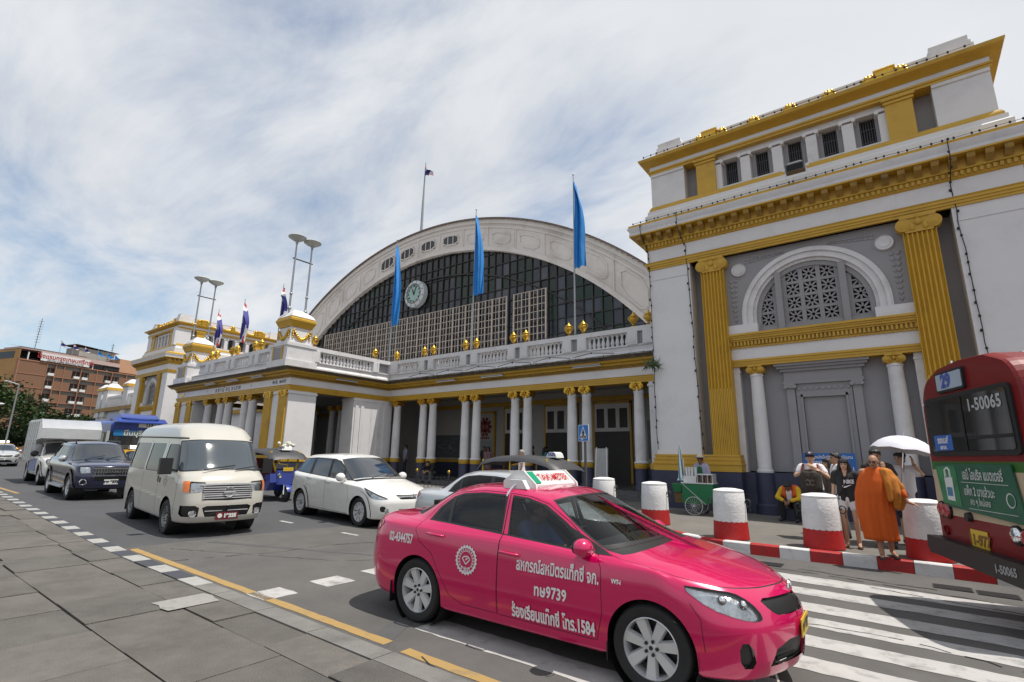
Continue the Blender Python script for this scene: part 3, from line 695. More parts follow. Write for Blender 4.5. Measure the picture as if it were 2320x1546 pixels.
mb.build('pedestals', m_whs, arc, smooth=0); mg.build('pedestal_panels', m_gr, arc, smooth=0)
bays = [((-21.95,AY+.05),(-20.2,AY+.05),8)]
for (a, b), (c, d) in zip(pairs, pairs[1:]): bays.append(((b+.2,AY+.05),(c-.2,AY+.05),9))
bays.append(((PX1-.05,14.12),(PX1-.05,17.35),16))
for a, b in [(-32.8,-31.7),(-30.6,-29.2),(-28.15,-26.66),(-25.6,-24.0)]: bays.append(((a,PY+.05),(b,PY+.05),6))
nb = 0
for a, b, n in bays:
    for i in range(n):
        t = (i+.5)/n; mb = MB(); baluster(mb, a[0]+(b[0]-a[0])*t, a[1]+(b[1]-a[1])*t); mb.build('baluster', m_whs, arc, smooth=50); nb += 1
for x, y in urn_xy:
    mb = MB(); mb.lathe([(.001,6.92),(.12,6.92),(.12,6.95),(.06,6.99),(.045,7.05),(.09,7.09),(.17,7.2),(.175,7.27),(.13,7.3),(.12,7.34),(.15,7.37),(.15,7.39),(.09,7.44),(.05,7.49),(.03,7.52),(.035,7.55),(.001,7.58)], 16, (x, y, 0))
    for s in (-1, 1): mb.tube([(x+s*.15,y,7.2),(x+s*.215,y,7.29),(x+s*.205,y,7.36),(x+s*.14,y,7.36)], .018, 6)
    mb.build('urn', m_gm, arc, smooth=50)
# columns of the right wing and portico
def column(x, y, r=.215):
    mb = MB(); mb.lathe([(r+.05,1.62),(r+.05,1.66),(r,1.70),(r+.004,2.4),(r-.01,3.3),(r-.03,4.30),(r-.01,4.33),(r-.01,4.37),(r-.03,4.4),(r-.03,4.5)], 24, (x, y, 0))
    o = mb.build('column', m_whs, arc, smooth=40)
    mb = MB(); mb.lathe([(r+.03,1.42),(r+.045,1.44),(r+.045,1.60),(r+.02,1.62)], 24, (x, y, 0)); mb.build('column_band', m_go, o, smooth=40)
    mb = MB(); mb.lathe([(r+.07,.3),(r+.07,.75),(r+.035,.82),(r+.03,1.43)], 24, (x, y, 0)); mb.build('column_foot', m_nv, o, smooth=40)
    mb = MB(); volute_cap(mb, .40, .27, .46, x, y, 4.70)
    for s in (-1, 1): mb.sphere((x+s*.08, y-.2, 4.42), (.05,.05,.07), 8, 0, 6)
    mb.build('capital', m_gm, o, smooth=40)
cy = AY+.22
for x in (-22.05,-19.98,-19.27,-17.0,-16.27,-13.95,-13.25,-10.95,-10.25,-7.95): column(x, cy)
for x in (-31.49,-29.92,-29.06,-27.22,-26.46): column(x, PY+.3, .23)
for x in (-31.3,-30.2,-28.2,-27.3): column(x, AY+.3, .21)
mb = MB()
mb.box(-7.45, -6.64, cy-.2, cy+.3, 1.6, 4.70); mb.box(-7.49, -6.64, cy-.24, cy+.3, 4.52, 4.60)
mb.build('end_pilaster', m_whs, arc); mb = MB(); mb.box(-7.5, -6.64, cy-.25, cy+.35, 1.42, 1.62); mb.build('end_pilaster_band', m_go, arc)
mb = MB(); mb.box(-7.48, -6.64, cy-.23, cy+.35, .2, 1.42); mb.build('end_pilaster_foot', m_nv, arc)
# portico corner piers with ochre pilasters, inner corner pier
def pier(x0, x1, y0, y1, pil):
    mb = MB(); mb.box(x0, x1, y0, y1, 1.6, 4.70); mb.box(x0-.04, x1+.04, y0-.04, y1+.04, 4.55, 4.62); mb.box(x0-.02, x1+.02, y0-.02, y1+.02, 4.62, 4.69)
    o = mb.build('pier', m_wh, arc); mb = MB(); mb.box(x0-.07, x1+.07, y0-.07, y1+.07, 1.42, 1.62); mb.build('pier_band', m_go, o)
    mb = MB(); mb.box(x0-.05, x1+.05, y0-.05, y1+.05, -.2, 1.42); mb.build('pier_foot', m_nv, o)
    if pil:
        for a in (x0+.05, x1-.72):
            mb = MB(); poly = [(a,y0+.1),(a,y0-.09)]
            for i in range(5): q = a+.62*i/5; poly += [(q+.03,y0-.09),(q+.05,y0-.06),(q+.09,y0-.06),(q+.11,y0-.09)]
            poly += [(a+.62,y0-.09),(a+.62,y0+.1)]
            mb.prism(poly, 1.61, 4.5, 'xy'); p_ = mb.build('pilaster', m_go, o, smooth=40)
            mb = MB(); volute_cap(mb, .62, .3, .2, a+.31, y0-.02, 4.70); mb.build('capital', m_gm, p_)
pier(-24.72, PX1-.02, PY+.02, 14.2, True); pier(PX0+.02, -32.95, PY+.02, 14.2, True)
pier(-23.6, PX1-.02, 16.4, AY+.3, False)
mb = MB()
for y in (16.4,16.75,17.9,18.3): mb.box(PX1-.05, PX1+.02, y+.1, y+.3, 1.62, 4.55)
mb.build('pier_strips', m_whs, arc)
# pylons over the portico corners
def pylon(cx, cy):
    mb = MB(); mb.box(cx-.78, cx+.78, cy-.75, cy+.75, 5.78, 6.85); mb.box(cx-.82, cx+.82, cy-.79, cy+.79, 6.78, 6.92); mb.box(cx-.86, cx+.86, cy-.82, cy+.82, 5.78, 6.1)
    mb.frustum(cx, cy, 6.92, 7.8, .60, .58, .52, .50); mb.box(cx-.64, cx+.64, cy-.62, cy+.62, 6.92, 7.02)
    mb.frustum(cx, cy, 8.26, 8.42, .66, .64, .56, .54); mb.frustum(cx, cy, 8.42, 8.62, .56, .54, .25, .36); mb.frustum(cx, cy, 8.62, 8.72, .2, .32, .1, .26)
    o = mb.build('pylon', m_whs, arc)
    mb = MB(); mb.sweep([(cx-.52,cy-.5),(cx+.52,cy-.5),(cx+.52,cy+.5),(cx-.52,cy+.5)], [(0,7.75),(.06,7.78),(.08,7.86),(.12,7.94),(.16,8.04),(.18,8.06),(.18,8.16),(.13,8.2),(.13,8.27),(-.3,8.27)], closed=True); mb.build('pylon_cap', m_go, o, smooth=30)
    mb = MB()
    for f in range(4):
        c_, s_ = [(1,0),(0,1),(-1,0),(0,-1)][f]; d = .57 if f%2 == 0 else .55
        T = lambda u, z, o_: (cx+c_*(d+o_)-s_*u, cy+s_*(d+o_)+c_*u, z)
        for j in range(13):
            t = j/12; u = -.42+.84*t; z = 7.58-.42*math.sin(math.pi*t); mb.sphere(T(u, z, .04), .055+.035*math.sin(math.pi*t), 8, 0, 6)
        for u in (-.44, .44):
            for j in range(4): mb.sphere(T(u, 7.55-.11*j, .03), .06-.006*j, 8, 0, 6)
    mb.build('garland', m_gm, o, smooth=60)
    mb = MB()
    for u in (-.4, .4): mb.box(cx+u-.05, cx+u+.05, cy-.8, cy-.7, 5.8, 6.78)
    mb.build('pylon_strip', m_go, o)
    mb = MB(); mb.box(cx-.34, cx+.34, cy-.79, cy-.7, 6.15, 6.7); mb.build('pylon_panel', m_gr, o)
pylon(-23.25, 13.1); pylon(-34.2, 13.1)
# lettering on the portico frieze
mb = MB(); m_let = pm('lettering_dark', (.035,.03,.035), .5)
put_text(mb, 'สถานีกรุงเทพ', .34, (-28.75,PY-.03,5.12), (1,0,0), (0,0,1), spacing=1.55, bold=.006)
put_text(mb, '•', .3, (-31.2,PY-.03,5.12), (1,0,0), (0,0,1)); put_text(mb, '•', .3, (-26.2,PY-.03,5.12), (1,0,0), (0,0,1))
put_text(mb, 'พ.ศ. ๒๔๕๙', .26, (-23.5,PY-.03,5.14), (1,0,0), (0,0,1), spacing=1.15, bold=.006)
mb.build('lettering', m_let, arc, smooth=0)
mb = MB(); mb.prism([(-34.9,5.22),(-34.55,5.14),(-34.2,5.22),(-34.3,5.06),(-34.55,5.0),(-34.8,5.06)], PY-.05, PY-.02, 'xz'); mb.build('winged_emblem', m_gm, arc)
# fluorescent tubes under the cornice
m_tube = pm('lamp_tube', (.75,.77,.8), .4); m_tin = pm('lamp_tin', (.3,.3,.31), .4, metal=.5)
for p, q in [((-18.6,AY-.3),(-17.3,AY-.3)),((-15.6,AY-.3),(-14.3,AY-.3)),((-10.6,AY-.3),(-9.3,AY-.3)),((-30.9,PY-.3),(-29.7,PY-.3)),((-28.3,PY-.3),(-27.1,PY-.3)),((-25.7,PY-.3),(-24.6,PY-.3)),((PX1+.3,15.0),(PX1+.3,16.3))]:
    mb = MB(); mb.bar((*p,5.50), (*q,5.50), .16, .035); o = mb.build('tube_light', m_tin, arc); mb = MB(); mb.tube([(*p,5.455), (*q,5.455)], .022, 8); mb.build('tube', m_tube, o)
# inner wall with gold bands, doors, boards
BY = 23.8
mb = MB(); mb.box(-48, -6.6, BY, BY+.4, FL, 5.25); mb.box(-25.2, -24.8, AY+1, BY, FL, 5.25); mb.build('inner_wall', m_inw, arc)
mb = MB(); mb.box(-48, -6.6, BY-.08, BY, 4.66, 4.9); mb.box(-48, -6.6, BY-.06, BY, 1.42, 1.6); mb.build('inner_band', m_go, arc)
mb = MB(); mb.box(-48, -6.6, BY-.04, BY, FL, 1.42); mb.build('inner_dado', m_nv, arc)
for x0, x1 in ((-12.4,-10.5),(-15.4,-13.5),(-27.3,-25.5),(-18.2,-16.9)):
    mb = MB(); mb.box(x0, x1, BY-.1, BY-.02, FL, 4.5); o = mb.build('doorway', m_door, arc)
    mb = MB(); w_ = .1
    for a in (x0-w_, x1): mb.box(a, a+w_, BY-.14, BY, FL, 4.6)
    mb.box(x0-w_, x1+w_, BY-.14, BY, 4.5, 4.62); mb.build('door_frame', m_go, o)
    mb = MB(); mb.box(x0, x1, BY-.13, BY-.02, 3.1, 3.28); mb.box(x0, x1, BY-.13, BY-.02, 4.25, 4.5)
    n = 3
    for i in range(n+1): a = x0+(x1-x0)*i/n; mb.box(a-.1, a+.1, BY-.125, BY-.02, 3.2, 4.3)
    mb.build('fanlight_bars', m_whs, o)
m_brd = pm('board_grey', (.10,.115,.12), .4, .2, 4); m_red = pm('emblem_red', (.22,.03,.02), .5)
mb = MB(); mb.box(-23.9, -21.7, BY-.12, BY-.02, 1.7, 3.05); o = mb.build('notice_board', m_brd, arc); rg = rnd(7); mb = MB()
for i in range(26): x, z = -23.7+rg.random()*1.8, 1.85+rg.random()*1.0; mb.box(x, x+.1+.2*rg.random(), BY-.135, BY-.12, z, z+.025)
mb.build('notice_lines', pm('notice_pale', (.25,.3,.3), .6), o)
mb = MB(); mb.box(-20.3, -19.0, BY-.12, BY-.02, 1.7, 4.3); o = mb.build('emblem_panel', m_inw, arc)
mb = MB(); mb.lathe([(.2,0),(.34,0),(.34,.05),(.2,.05)], 18, (-19.7,BY-.17,3.5), 'y')
for i in range(10): t = 2*math.pi*i/10; mb.sphere((-19.7+.42*math.cos(t), BY-.15, 3.5+.46*math.sin(t)), (.11,.04,.11), 8, 0, 6)
mb.box(-19.8,-19.6,BY-.17,BY-.12,3.2,3.85)
for i in range(5): mb.sphere((-20.0+.15*i, BY-.15, 2.85), (.06,.03,.07), 6, 0, 5)
mb.build('emblem', m_red, o, smooth=50); mb = MB(); mb.box(-20.34,-20.22,BY-.15,BY-.02,1.7,4.35); mb.box(-19.08,-18.96,BY-.15,BY-.02,1.7,4.35); mb.box(-20.34,-18.96,BY-.15,BY-.02,4.28,4.4); mb.build('emblem_frame', m_go, o)
mb = MB(); mb.box(-20.15,-19.15,BY-.16,BY-.1,1.7,2.7); mb.build('poster', pm('poster_pale', (.3,.33,.34), .6), o)
mb = MB(); mb.box(-9.6,-9.1,BY-.14,BY-.02,1.8,3.6); mb.box(-8.9,-8.3,BY-.14,BY-.02,1.6,3.6); mb.build('timetable_board', m_brd, arc)
mb = MB(); mb.box(-47.5, -36, AY+.3, AY+.7, FL-.5, 5.2); mb.build('far_wing_wall', m_wh, arc)

# ---------------------------------------------------------------- arched train hall
m_arch = pm('arch_cream', (.68,.635,.60), .8, .07, .5, .15, 20, dirt=(.36,.31,.28), dirt_amt=.55, dirt_scale=.45)
m_rust = pm('arch_edge', (.16,.12,.10), .8, .3, 2)
hall = thing('train_hall', 'great arched train hall with cream rim and dark glazed front above the arcade', 'building', (0,0,0))
HY = 26.0
def zo(x): return -8.29+math.sqrt(max(0, 27.56**2-(x+28.43)**2))
def zi(x): return -6.75+math.sqrt(max(0, 23.66**2-(x+27.95)**2))
def arcp(f, x0, x1, n): return [(x0+(x1-x0)*i/n, f(x0+(x1-x0)*i/n)) for i in range(n+1)]
def aring(mb, f0, f1, x0, x1, y0, y1, n=90, m=0):
    a, b = arcp(f0, x0, x1, n), arcp(f1, x0, x1, n)
    vs = []; fs = []
    for p, q in zip(a, b): vs += [(p[0],y0,p[1]),(q[0],y0,q[1]),(q[0],y1,q[1]),(p[0],y1,p[1])]
    for i in range(n):
        o = i*4
        for j in range(4): fs.append((o+j, o+(j+1)%4, o+4+(j+1)%4, o+4+j))
    mb.add(vs, fs, m)
# arcs in polar form about the two fitted centres
CO, RO, CI, RI = (-28.43,-8.29), 27.56, (-27.95,-6.75), 23.66
def pol(c, r, a): return (c[0]+r*math.cos(a), c[1]+r*math.sin(a))
def polring(mb, d0, d1, y0, y1, a0=R(22), a1=R(158), n=90, outer=True):
    vs = []; fs = []
    for i in range(n+1):
        a = a0+(a1-a0)*i/n; p0 = pol(CO, RO+d0, a) if outer else pol(CI, RI+d0, a); p1 = pol(CO, RO+d1, a) if outer else pol(CI, RI+d1, a)
        vs += [(p0[0],y0,p0[1]),(p1[0],y0,p1[1]),(p1[0],y1,p1[1]),(p0[0],y1,p0[1])]
    for i in range(n):
        o = i*4
        for j in range(4): fs.append((o+j, o+(j+1)%4, o+4+(j+1)%4, o+4+j))
    mb.add(vs, fs)
mb = MB(); vs = []; fs = []; n = 100
for i in range(n+1):
    a = R(20)+(R(160)-R(20))*i/n; p, q = pol(CI, RI, a), pol(CO, RO, a)
    vs += [(p[0],HY,p[1]),(q[0],HY,q[1]),(q[0],HY+1,q[1]),(p[0],HY+1,p[1])]
for i in range(n):
    o = i*4
    for j in range(4): fs.append((o+j, o+(j+1)%4, o+4+(j+1)%4, o+4+j))
mb.add(vs, fs); mb.build('arch_rim', m_arch, hall, smooth=30)
mb = MB(); polring(mb, -.62, -.5, HY-.06, HY+.1); polring(mb, -.30, .0, HY-.12, HY+.1); polring(mb, 0, .28, HY-.08, HY+.1, outer=False); mb.build('rim_moulding', m_arch, hall, smooth=30)
mb = MB(); polring(mb, .0, .10, HY-.25, HY+1.2)
rg = rnd(4)
for i in range(150):
    a = R(25)+(R(130))*i/149; p = pol(CO, RO-.03, a); mb.sphere((p[0],HY-.26,p[1]), .05, 6, 0, 4)
mb.build('rim_edge', m_rust, hall, smooth=30)
mb = MB(); rib = MB()
for i in range(-9, 10):
    xc = -27.9+2.42*i; xb = xc+1.21
    for x in (xb-.06, xb+.06) if i%2 else (xb,):
        if zi(x) > 0 and zo(x)-.6 > zi(x): rib.bar((x,HY-.03,max(3,zi(x)+.2)), (x,HY-.03,zo(x)-.55), .09, .08, 0, (0,1,0))
    if -8 <= i <= 8:
        pts = []
        for u, v in [(-.42,0),(.42,0),(.78,.22),(.78,.78),(.42,1),(-.42,1),(-.78,.78),(-.78,.22)]:
            x = xc+u; lo, hi = zi(x)+.62, zo(x)-.98
            pts.append((x, lo+(hi-lo)*v))
        if -2 <= i <= 1:
            lv = MB(); lv.prism(pts, HY-.04, HY-.01, 'xz'); o = lv.build('louvre_window', m_dk, hall)
            lv = MB()
            for q in (-.27, .27): x = xc+q; lv.box(x-.025, x+.025, HY-.12, HY-.04, zi(x)+.62, zo(x)-.98)
            for k_ in range(9):
                t = (k_+.5)/9
                L, Rr = xc-.72, xc+.72
                lv.bar((L,HY-.07,zi(L)+.62+(zo(L)-.98-zi(L)-.62)*t), (Rr,HY-.07,zi(Rr)+.62+(zo(Rr)-.98-zi(Rr)-.62)*t), .05, .03, 1, (0,1,0))
            lv.build('louvre_bars', [m_arch, m_bar], o)
            for a, b in zip(pts, pts[1:]+pts[:1]): mb.bar((a[0],HY-.05,a[1]), (b[0],HY-.05,b[1]), .08, .12, 0, (0,1,0))
        else:
            for a, b in zip(pts, pts[1:]+pts[:1]): mb.bar((a[0],HY-.02,a[1]), (b[0],HY-.02,b[1]), .09, .07, 0, (0,1,0))
mb.build('rim_panels', m_arch, hall); rib.build('rim_ribs', m_arch, hall)
# glazing
gcols = [((.008,.009,.010),.25),((.012,.016,.014),.2),((.006,.022,.011),.25),((.03,.034,.045),.16),((.055,.062,.078),.14),((.016,.02,.03),.2),((.07,.075,.085),.2)]
gm = [pm('pane_%d' % i, c, r, .2, 1.5, 0) for i, (c, r) in enumerate(gcols)]
rg = rnd(21); mb = MB(); pw, ph = .635, .93
for ix in range(-32, 33):
    x0 = -28.95+ix*pw
    for iz in range(0, 14):
        z0 = 5.6+iz*ph; x1, z1 = x0+pw, z0+ph
        zt = min(max(zi(x0), 0), max(zi(x1), 0))
        if z0 > max(zi(x0), zi(x1)): continue
        right = (x0 > -23.5)
        seg = math.sin(ix*1.7+iz*.6)+math.sin(ix*.55-iz*.3)
        if right: m = rg.choice([3,3,4,4,4,3,5,6,2] if x0 > -22 else [0,1,3,5]); 
        else: m = rg.choice([0,0,0,1,1,5,0,2] if seg < .7 else [3,3,5])
        if z1 > zi((x0+x1)/2)-1.9 and rg.random() < .45: m = 2 if rg.random() < .4 else 1
        j = lambda: rg.uniform(-.012,.012)
        mb.add([(x0,HY+.3+j(),z0),(x1,HY+.3+j(),z0),(x1,HY+.3+j(),min(z1,max(zi(x1),z0)+.1)),(x0,HY+.3+j(),min(z1,max(zi(x0),z0)+.1))], [(0,1,2,3)], m)
mb.build('glazing', gm, hall, smooth=0)
mb = MB(); m_mul = pm('mullion_dark', (.035,.03,.027), .6, .3)
for ix in range(-33, 34):
    x = -28.95+ix*pw; w_ = .07 if ix%4 == 0 else .04
    if zi(x) > 5.7: mb.box(x-w_/2, x+w_/2, HY+.2, HY+.3, 5.6, zi(x)+.1)
for iz in range(0, 14):
    z = 5.6+iz*ph; d = RI**2-(z+6.75)**2
    if d > 1: h = math.sqrt(d); mb.box(CI[0]-h, CI[0]+h, HY+.21, HY+.29, z-.02, z+.02)
n = 60; pts = [pol(CI, RI-1.75, R(28)+R(124)*i/n) for i in range(n+1)]
mb.tube([(p[0],HY+.18,p[1]) for p in pts], .05, 5)
mb.build('glazing_bars', m_mul, hall, smooth=0)
# pale lattice screen in front of the lower glazing
m_lat = pm('lattice_cream', (.50,.43,.37), .75, .12, 2, dirt=(.2,.12,.08), dirt_amt=.6, dirt_scale=3)
def screen(x0, x1, leaf):
    mb = MB(); n = max(1, round((x1-x0)/leaf)); L = (x1-x0)/n
    for i in range(n+1): x = x0+i*L; w_ = .05 if i%2 == 0 else .03; mb.box(x-w_, x+w_, HY-.14, HY-.06, 5.7, 12.32)
    for i in range(n):
        for q in (.5,): x = x0+(i+q)*L; mb.box(x-.016, x+.016, HY-.12, HY-.08, 5.7, 12.3)
    z = 12.30
    while z > 5.7: mb.box(x0, x1, HY-.118, HY-.082, z-.018, z+.018); z -= .48
    mb.build('lattice_screen', m_lat, hall, smooth=0)
screen(-40.75, -19.98, .62); screen(-19.36, -16.84, .62)
# clock
ck = (-29.05, HY-.12, 14.12); mb = MB(); mb.lathe([(.76,-.14),(.8,-.2),(1.08,-.1),(1.10,0),(1.1,.3)], 48, ck, 'y'); clk = mb.build('clock', pm('clock_rim', (.5,.54,.56), .3, .1, 3), hall)
mb = MB(); mb.lathe([(.001,-.12),(.78,-.12)], 48, ck, 'y'); mb.build('clock_face', pm('clock_face_green', (.30,.44,.40), .4, .08, 3), clk)
mb = MB(); mb.lathe([(.74,-.2),(.80,-.22),(.84,-.18)], 48, ck, 'y'); mb.build('clock_bezel', pm('clock_bezel', (.16,.13,.12), .5), clk)
mb = MB()
for i in range(12): a = math.pi*i/6; put_text(mb, ['XII','I','II','III','IIII','V','VI','VII','VIII','IX','X','XI'][i], .17, (ck[0]+.62*math.sin(a), ck[1]-.13, ck[2]+.62*math.cos(a)), (1,0,0), (0,0,1), bold=.01)
mb.bar((ck[0],ck[1]-.15,ck[2]-.12), (ck[0]+.24,ck[1]-.15,ck[2]+.58), .06, .02, 0, (0,1,0)); mb.bar((ck[0],ck[1]-.14,ck[2]-.08), (ck[0]-.18,ck[1]-.14,ck[2]+.38), .09, .02, 0, (0,1,0))
for i in range(12): a = math.pi*i/6+.26; mb.bar((ck[0]+.86*math.sin(a),ck[1]-.175,ck[2]+.86*math.cos(a)), (ck[0]+1.06*math.sin(a),ck[1]-.12,ck[2]+1.06*math.cos(a)), .03, .02, 0, (0,1,0))
mb.build('clock_hands', m_dk, clk)
mb = MB(); mb.tube([(ck[0],HY-.1,15.2),(ck[0],HY-.1,16.9)], .03, 6); mb.tube([(ck[0],HY-.1,13.0),(ck[0],HY-.1,12.3)], .03, 6); mb.build('clock_hanger', m_mul, clk)
# barrel roof behind the front
mb = MB(); vs = []; fs = []; n = 50
for i in range(n+1):
    a = R(15)+R(150)*i/n; p = pol(CO, RO-.15, a); vs += [(p[0],HY+.9,p[1]),(p[0],HY+100,p[1])]
for i in range(n): fs.append((2*i,2*i+2,2*i+3,2*i+1))
mb.add(vs, fs); mb.build('roof', pm('roof_sheet', (.22,.21,.2), .5, metal=.3), hall, smooth=60)
mb = MB(); mb.box(-52, -6.7, HY+.5, HY+.9, FL, 6.5); mb.build('lower_wall', m_inw, hall)
# ---------------------------------------------------------------- car bodies: rails (levels) x stations (s), cut by outlines
def _pchip(A, ends):
    # slopes along axis 0 for uniform knots; ends: 's' symmetric in x,z / 'o' one sided
    d = np.diff(A, axis=0); m = np.zeros_like(A)
    a, b = d[:-1], d[1:]; same = (a*b) > 0
    with np.errstate(divide='ignore', invalid='ignore'): h = np.where(same, 2*a*b/(a+b), 0)
    m[1:-1] = np.nan_to_num(h); m[0] = d[0]; m[-1] = d[-1]
    if ends == 's': m[0, ..., 0] = m[0, ..., 2] = 0; m[-1, ..., 0] = m[-1, ..., 2] = 0
    return m
def _herm(p0, p1, m0, m1, u):
    u2, u3 = u*u, u*u*u
    return p0*(2*u3-3*u2+1)+m0*(u3-2*u2+u)+p1*(-2*u3+3*u2)+m1*(u3-u2)
class Shell:
    def __init__(s, levels):
        s.A = np.transpose(np.array(levels, float), (1, 0, 2)); s.nS, s.nL = s.A.shape[0]-1, s.A.shape[1]-1
        s.mS = _pchip(s.A, 's'); s.grid = None
    def ev(s, st):
        st = np.asarray(st, float); S = np.clip(st[:,0], 0, s.nS); T = np.clip(st[:,1], 0, s.nL)
        i = np.minimum(S.astype(int), s.nS-1); u = (S-i)[:,None,None]
        C = _herm(s.A[i], s.A[i+1], s.mS[i], s.mS[i+1], u)
        C = np.transpose(C, (1,0,2)); M = _pchip(C, 'o'); j = np.minimum(T.astype(int), s.nL-1); v = (T-j)[:,None]; k = np.arange(len(st))
        return _herm(C[j,k], C[j+1,k], M[j,k], M[j+1,k], v)
    def nrm(s, st):
        st = np.asarray(st, float); e = .02; a = np.array([e,0]); b = np.array([0,e])
        lo, hi = np.array([0,0]), np.array([s.nS,s.nL])
        du = s.ev(np.clip(st+a,lo,hi))-s.ev(np.clip(st-a,lo,hi)); dv = s.ev(np.clip(st+b,lo,hi))-s.ev(np.clip(st-b,lo,hi))
        du[st[:,0] < e, 0] = 0; du[st[:,0] < e, 2] = 0; du[st[:,0] > s.nS-e, 0] = 0; du[st[:,0] > s.nS-e, 2] = 0
        n = np.cross(du, dv); l = np.linalg.norm(n, axis=1, keepdims=True); n = n/np.maximum(l, 1e-9)
        p = s.ev(st); c = np.array([0,0,.6]); flip = np.sum(n*(p-c)*np.array([.3,1,1]), axis=1) < 0; n[flip] *= -1
        n[l[:,0] < 1e-8] = (0,0,1)
        return n
    def inv(s, pts, plane='side', s_rng=(2.2,10.2), t_rng=None):
        t_rng = t_rng or (0.6, s.nL-1.4)
        key = (plane, s_rng, t_rng)
        if s.grid is None: s.grid = {}
        if key not in s.grid:
            S, T = np.meshgrid(np.linspace(*s_rng, 260), np.linspace(*t_rng, 220), indexing='ij'); st = np.stack([S.ravel(), T.ravel()], 1)
            s.grid[key] = (st, s.ev(st))
        st, P = s.grid[key]; ax = {'side': (0,2), 'front': (1,2), 'top': (0,1)}[plane]; Q = P[:, ax]
        out = np.zeros((len(pts), 2)); lo = np.array([s_rng[0], t_rng[0]]); hi = np.array([s_rng[1], t_rng[1]])
        pts = np.asarray(pts, float)
        for k, p in enumerate(pts): out[k] = st[np.argmin(((Q-p)**2).sum(1))]
        for _ in range(4):
            e = .004; p0 = s.ev(out)[:, ax]; pa = s.ev(out+[e,0])[:, ax]; pb = s.ev(out+[0,e])[:, ax]
            a, b = (pa-p0)/e, (pb-p0)/e; r = pts-p0; det = a[:,0]*b[:,1]-a[:,1]*b[:,0]; det = np.where(np.abs(det) < 1e-6, 1e9, det)
            ds = (r[:,0]*b[:,1]-r[:,1]*b[:,0])/det; dt = (a[:,0]*r[:,1]-a[:,1]*r[:,0])/det
            out += np.clip(np.stack([ds, dt], 1), -.1, .1); out = np.clip(out, lo, hi)
        return out
    def at(s, x, z, off=0.0, side=1):
        st = s.inv([(x, z)]); p = s.ev(st)[0]; n = s.nrm(st)[0]; p = p+n*off
        return Vector((p[0], side*p[1], p[2])), Vector((n[0], side*n[1], n[2]))
def resamp(poly, step, closed=True):
    out = []
    P = list(poly)+([poly[0]] if closed else [])
    for a, b in zip(P, P[1:]):
        n = max(1, int(math.dist(a, b)/step))
        for i in range(n): out.append((a[0]+(b[0]-a[0])*i/n, a[1]+(b[1]-a[1])*i/n))
    if not closed: out.append(P[-1])
    return out
def inpoly(P, poly):
    x, y = P[:,0], P[:,1]; c = np.zeros(len(P), bool); poly = np.asarray(poly); n = len(poly)
    for i in range(n):
        x0, y0 = poly[i]; x1, y1 = poly[i-1]
        if y0 == y1: continue
        c ^= ((y0 > y) != (y1 > y)) & (x < (x1-x0)*(y-y0)/(y1-y0)+x0)
    return c
def smoothpoly(poly, it=2):
    P = [tuple(p) for p in poly]
    for _ in range(it):
        Q = []
        for a, b in zip(P, P[1:]+P[:1]): Q += [(a[0]*.75+b[0]*.25, a[1]*.75+b[1]*.25), (a[0]*.25+b[0]*.75, a[1]*.25+b[1]*.75)]
        P = Q
    return P
def thick(line, w_):
    L = [Vector(p) for p in line]; a = []; b = []
    for i, p in enumerate(L):
        d = (L[min(i+1,len(L)-1)]-L[max(i-1,0)]).normalized(); n = Vector((-d.y, d.x))*w_/2; a.append(tuple(p+n)); b.append(tuple(p-n))
    return a+b[::-1]
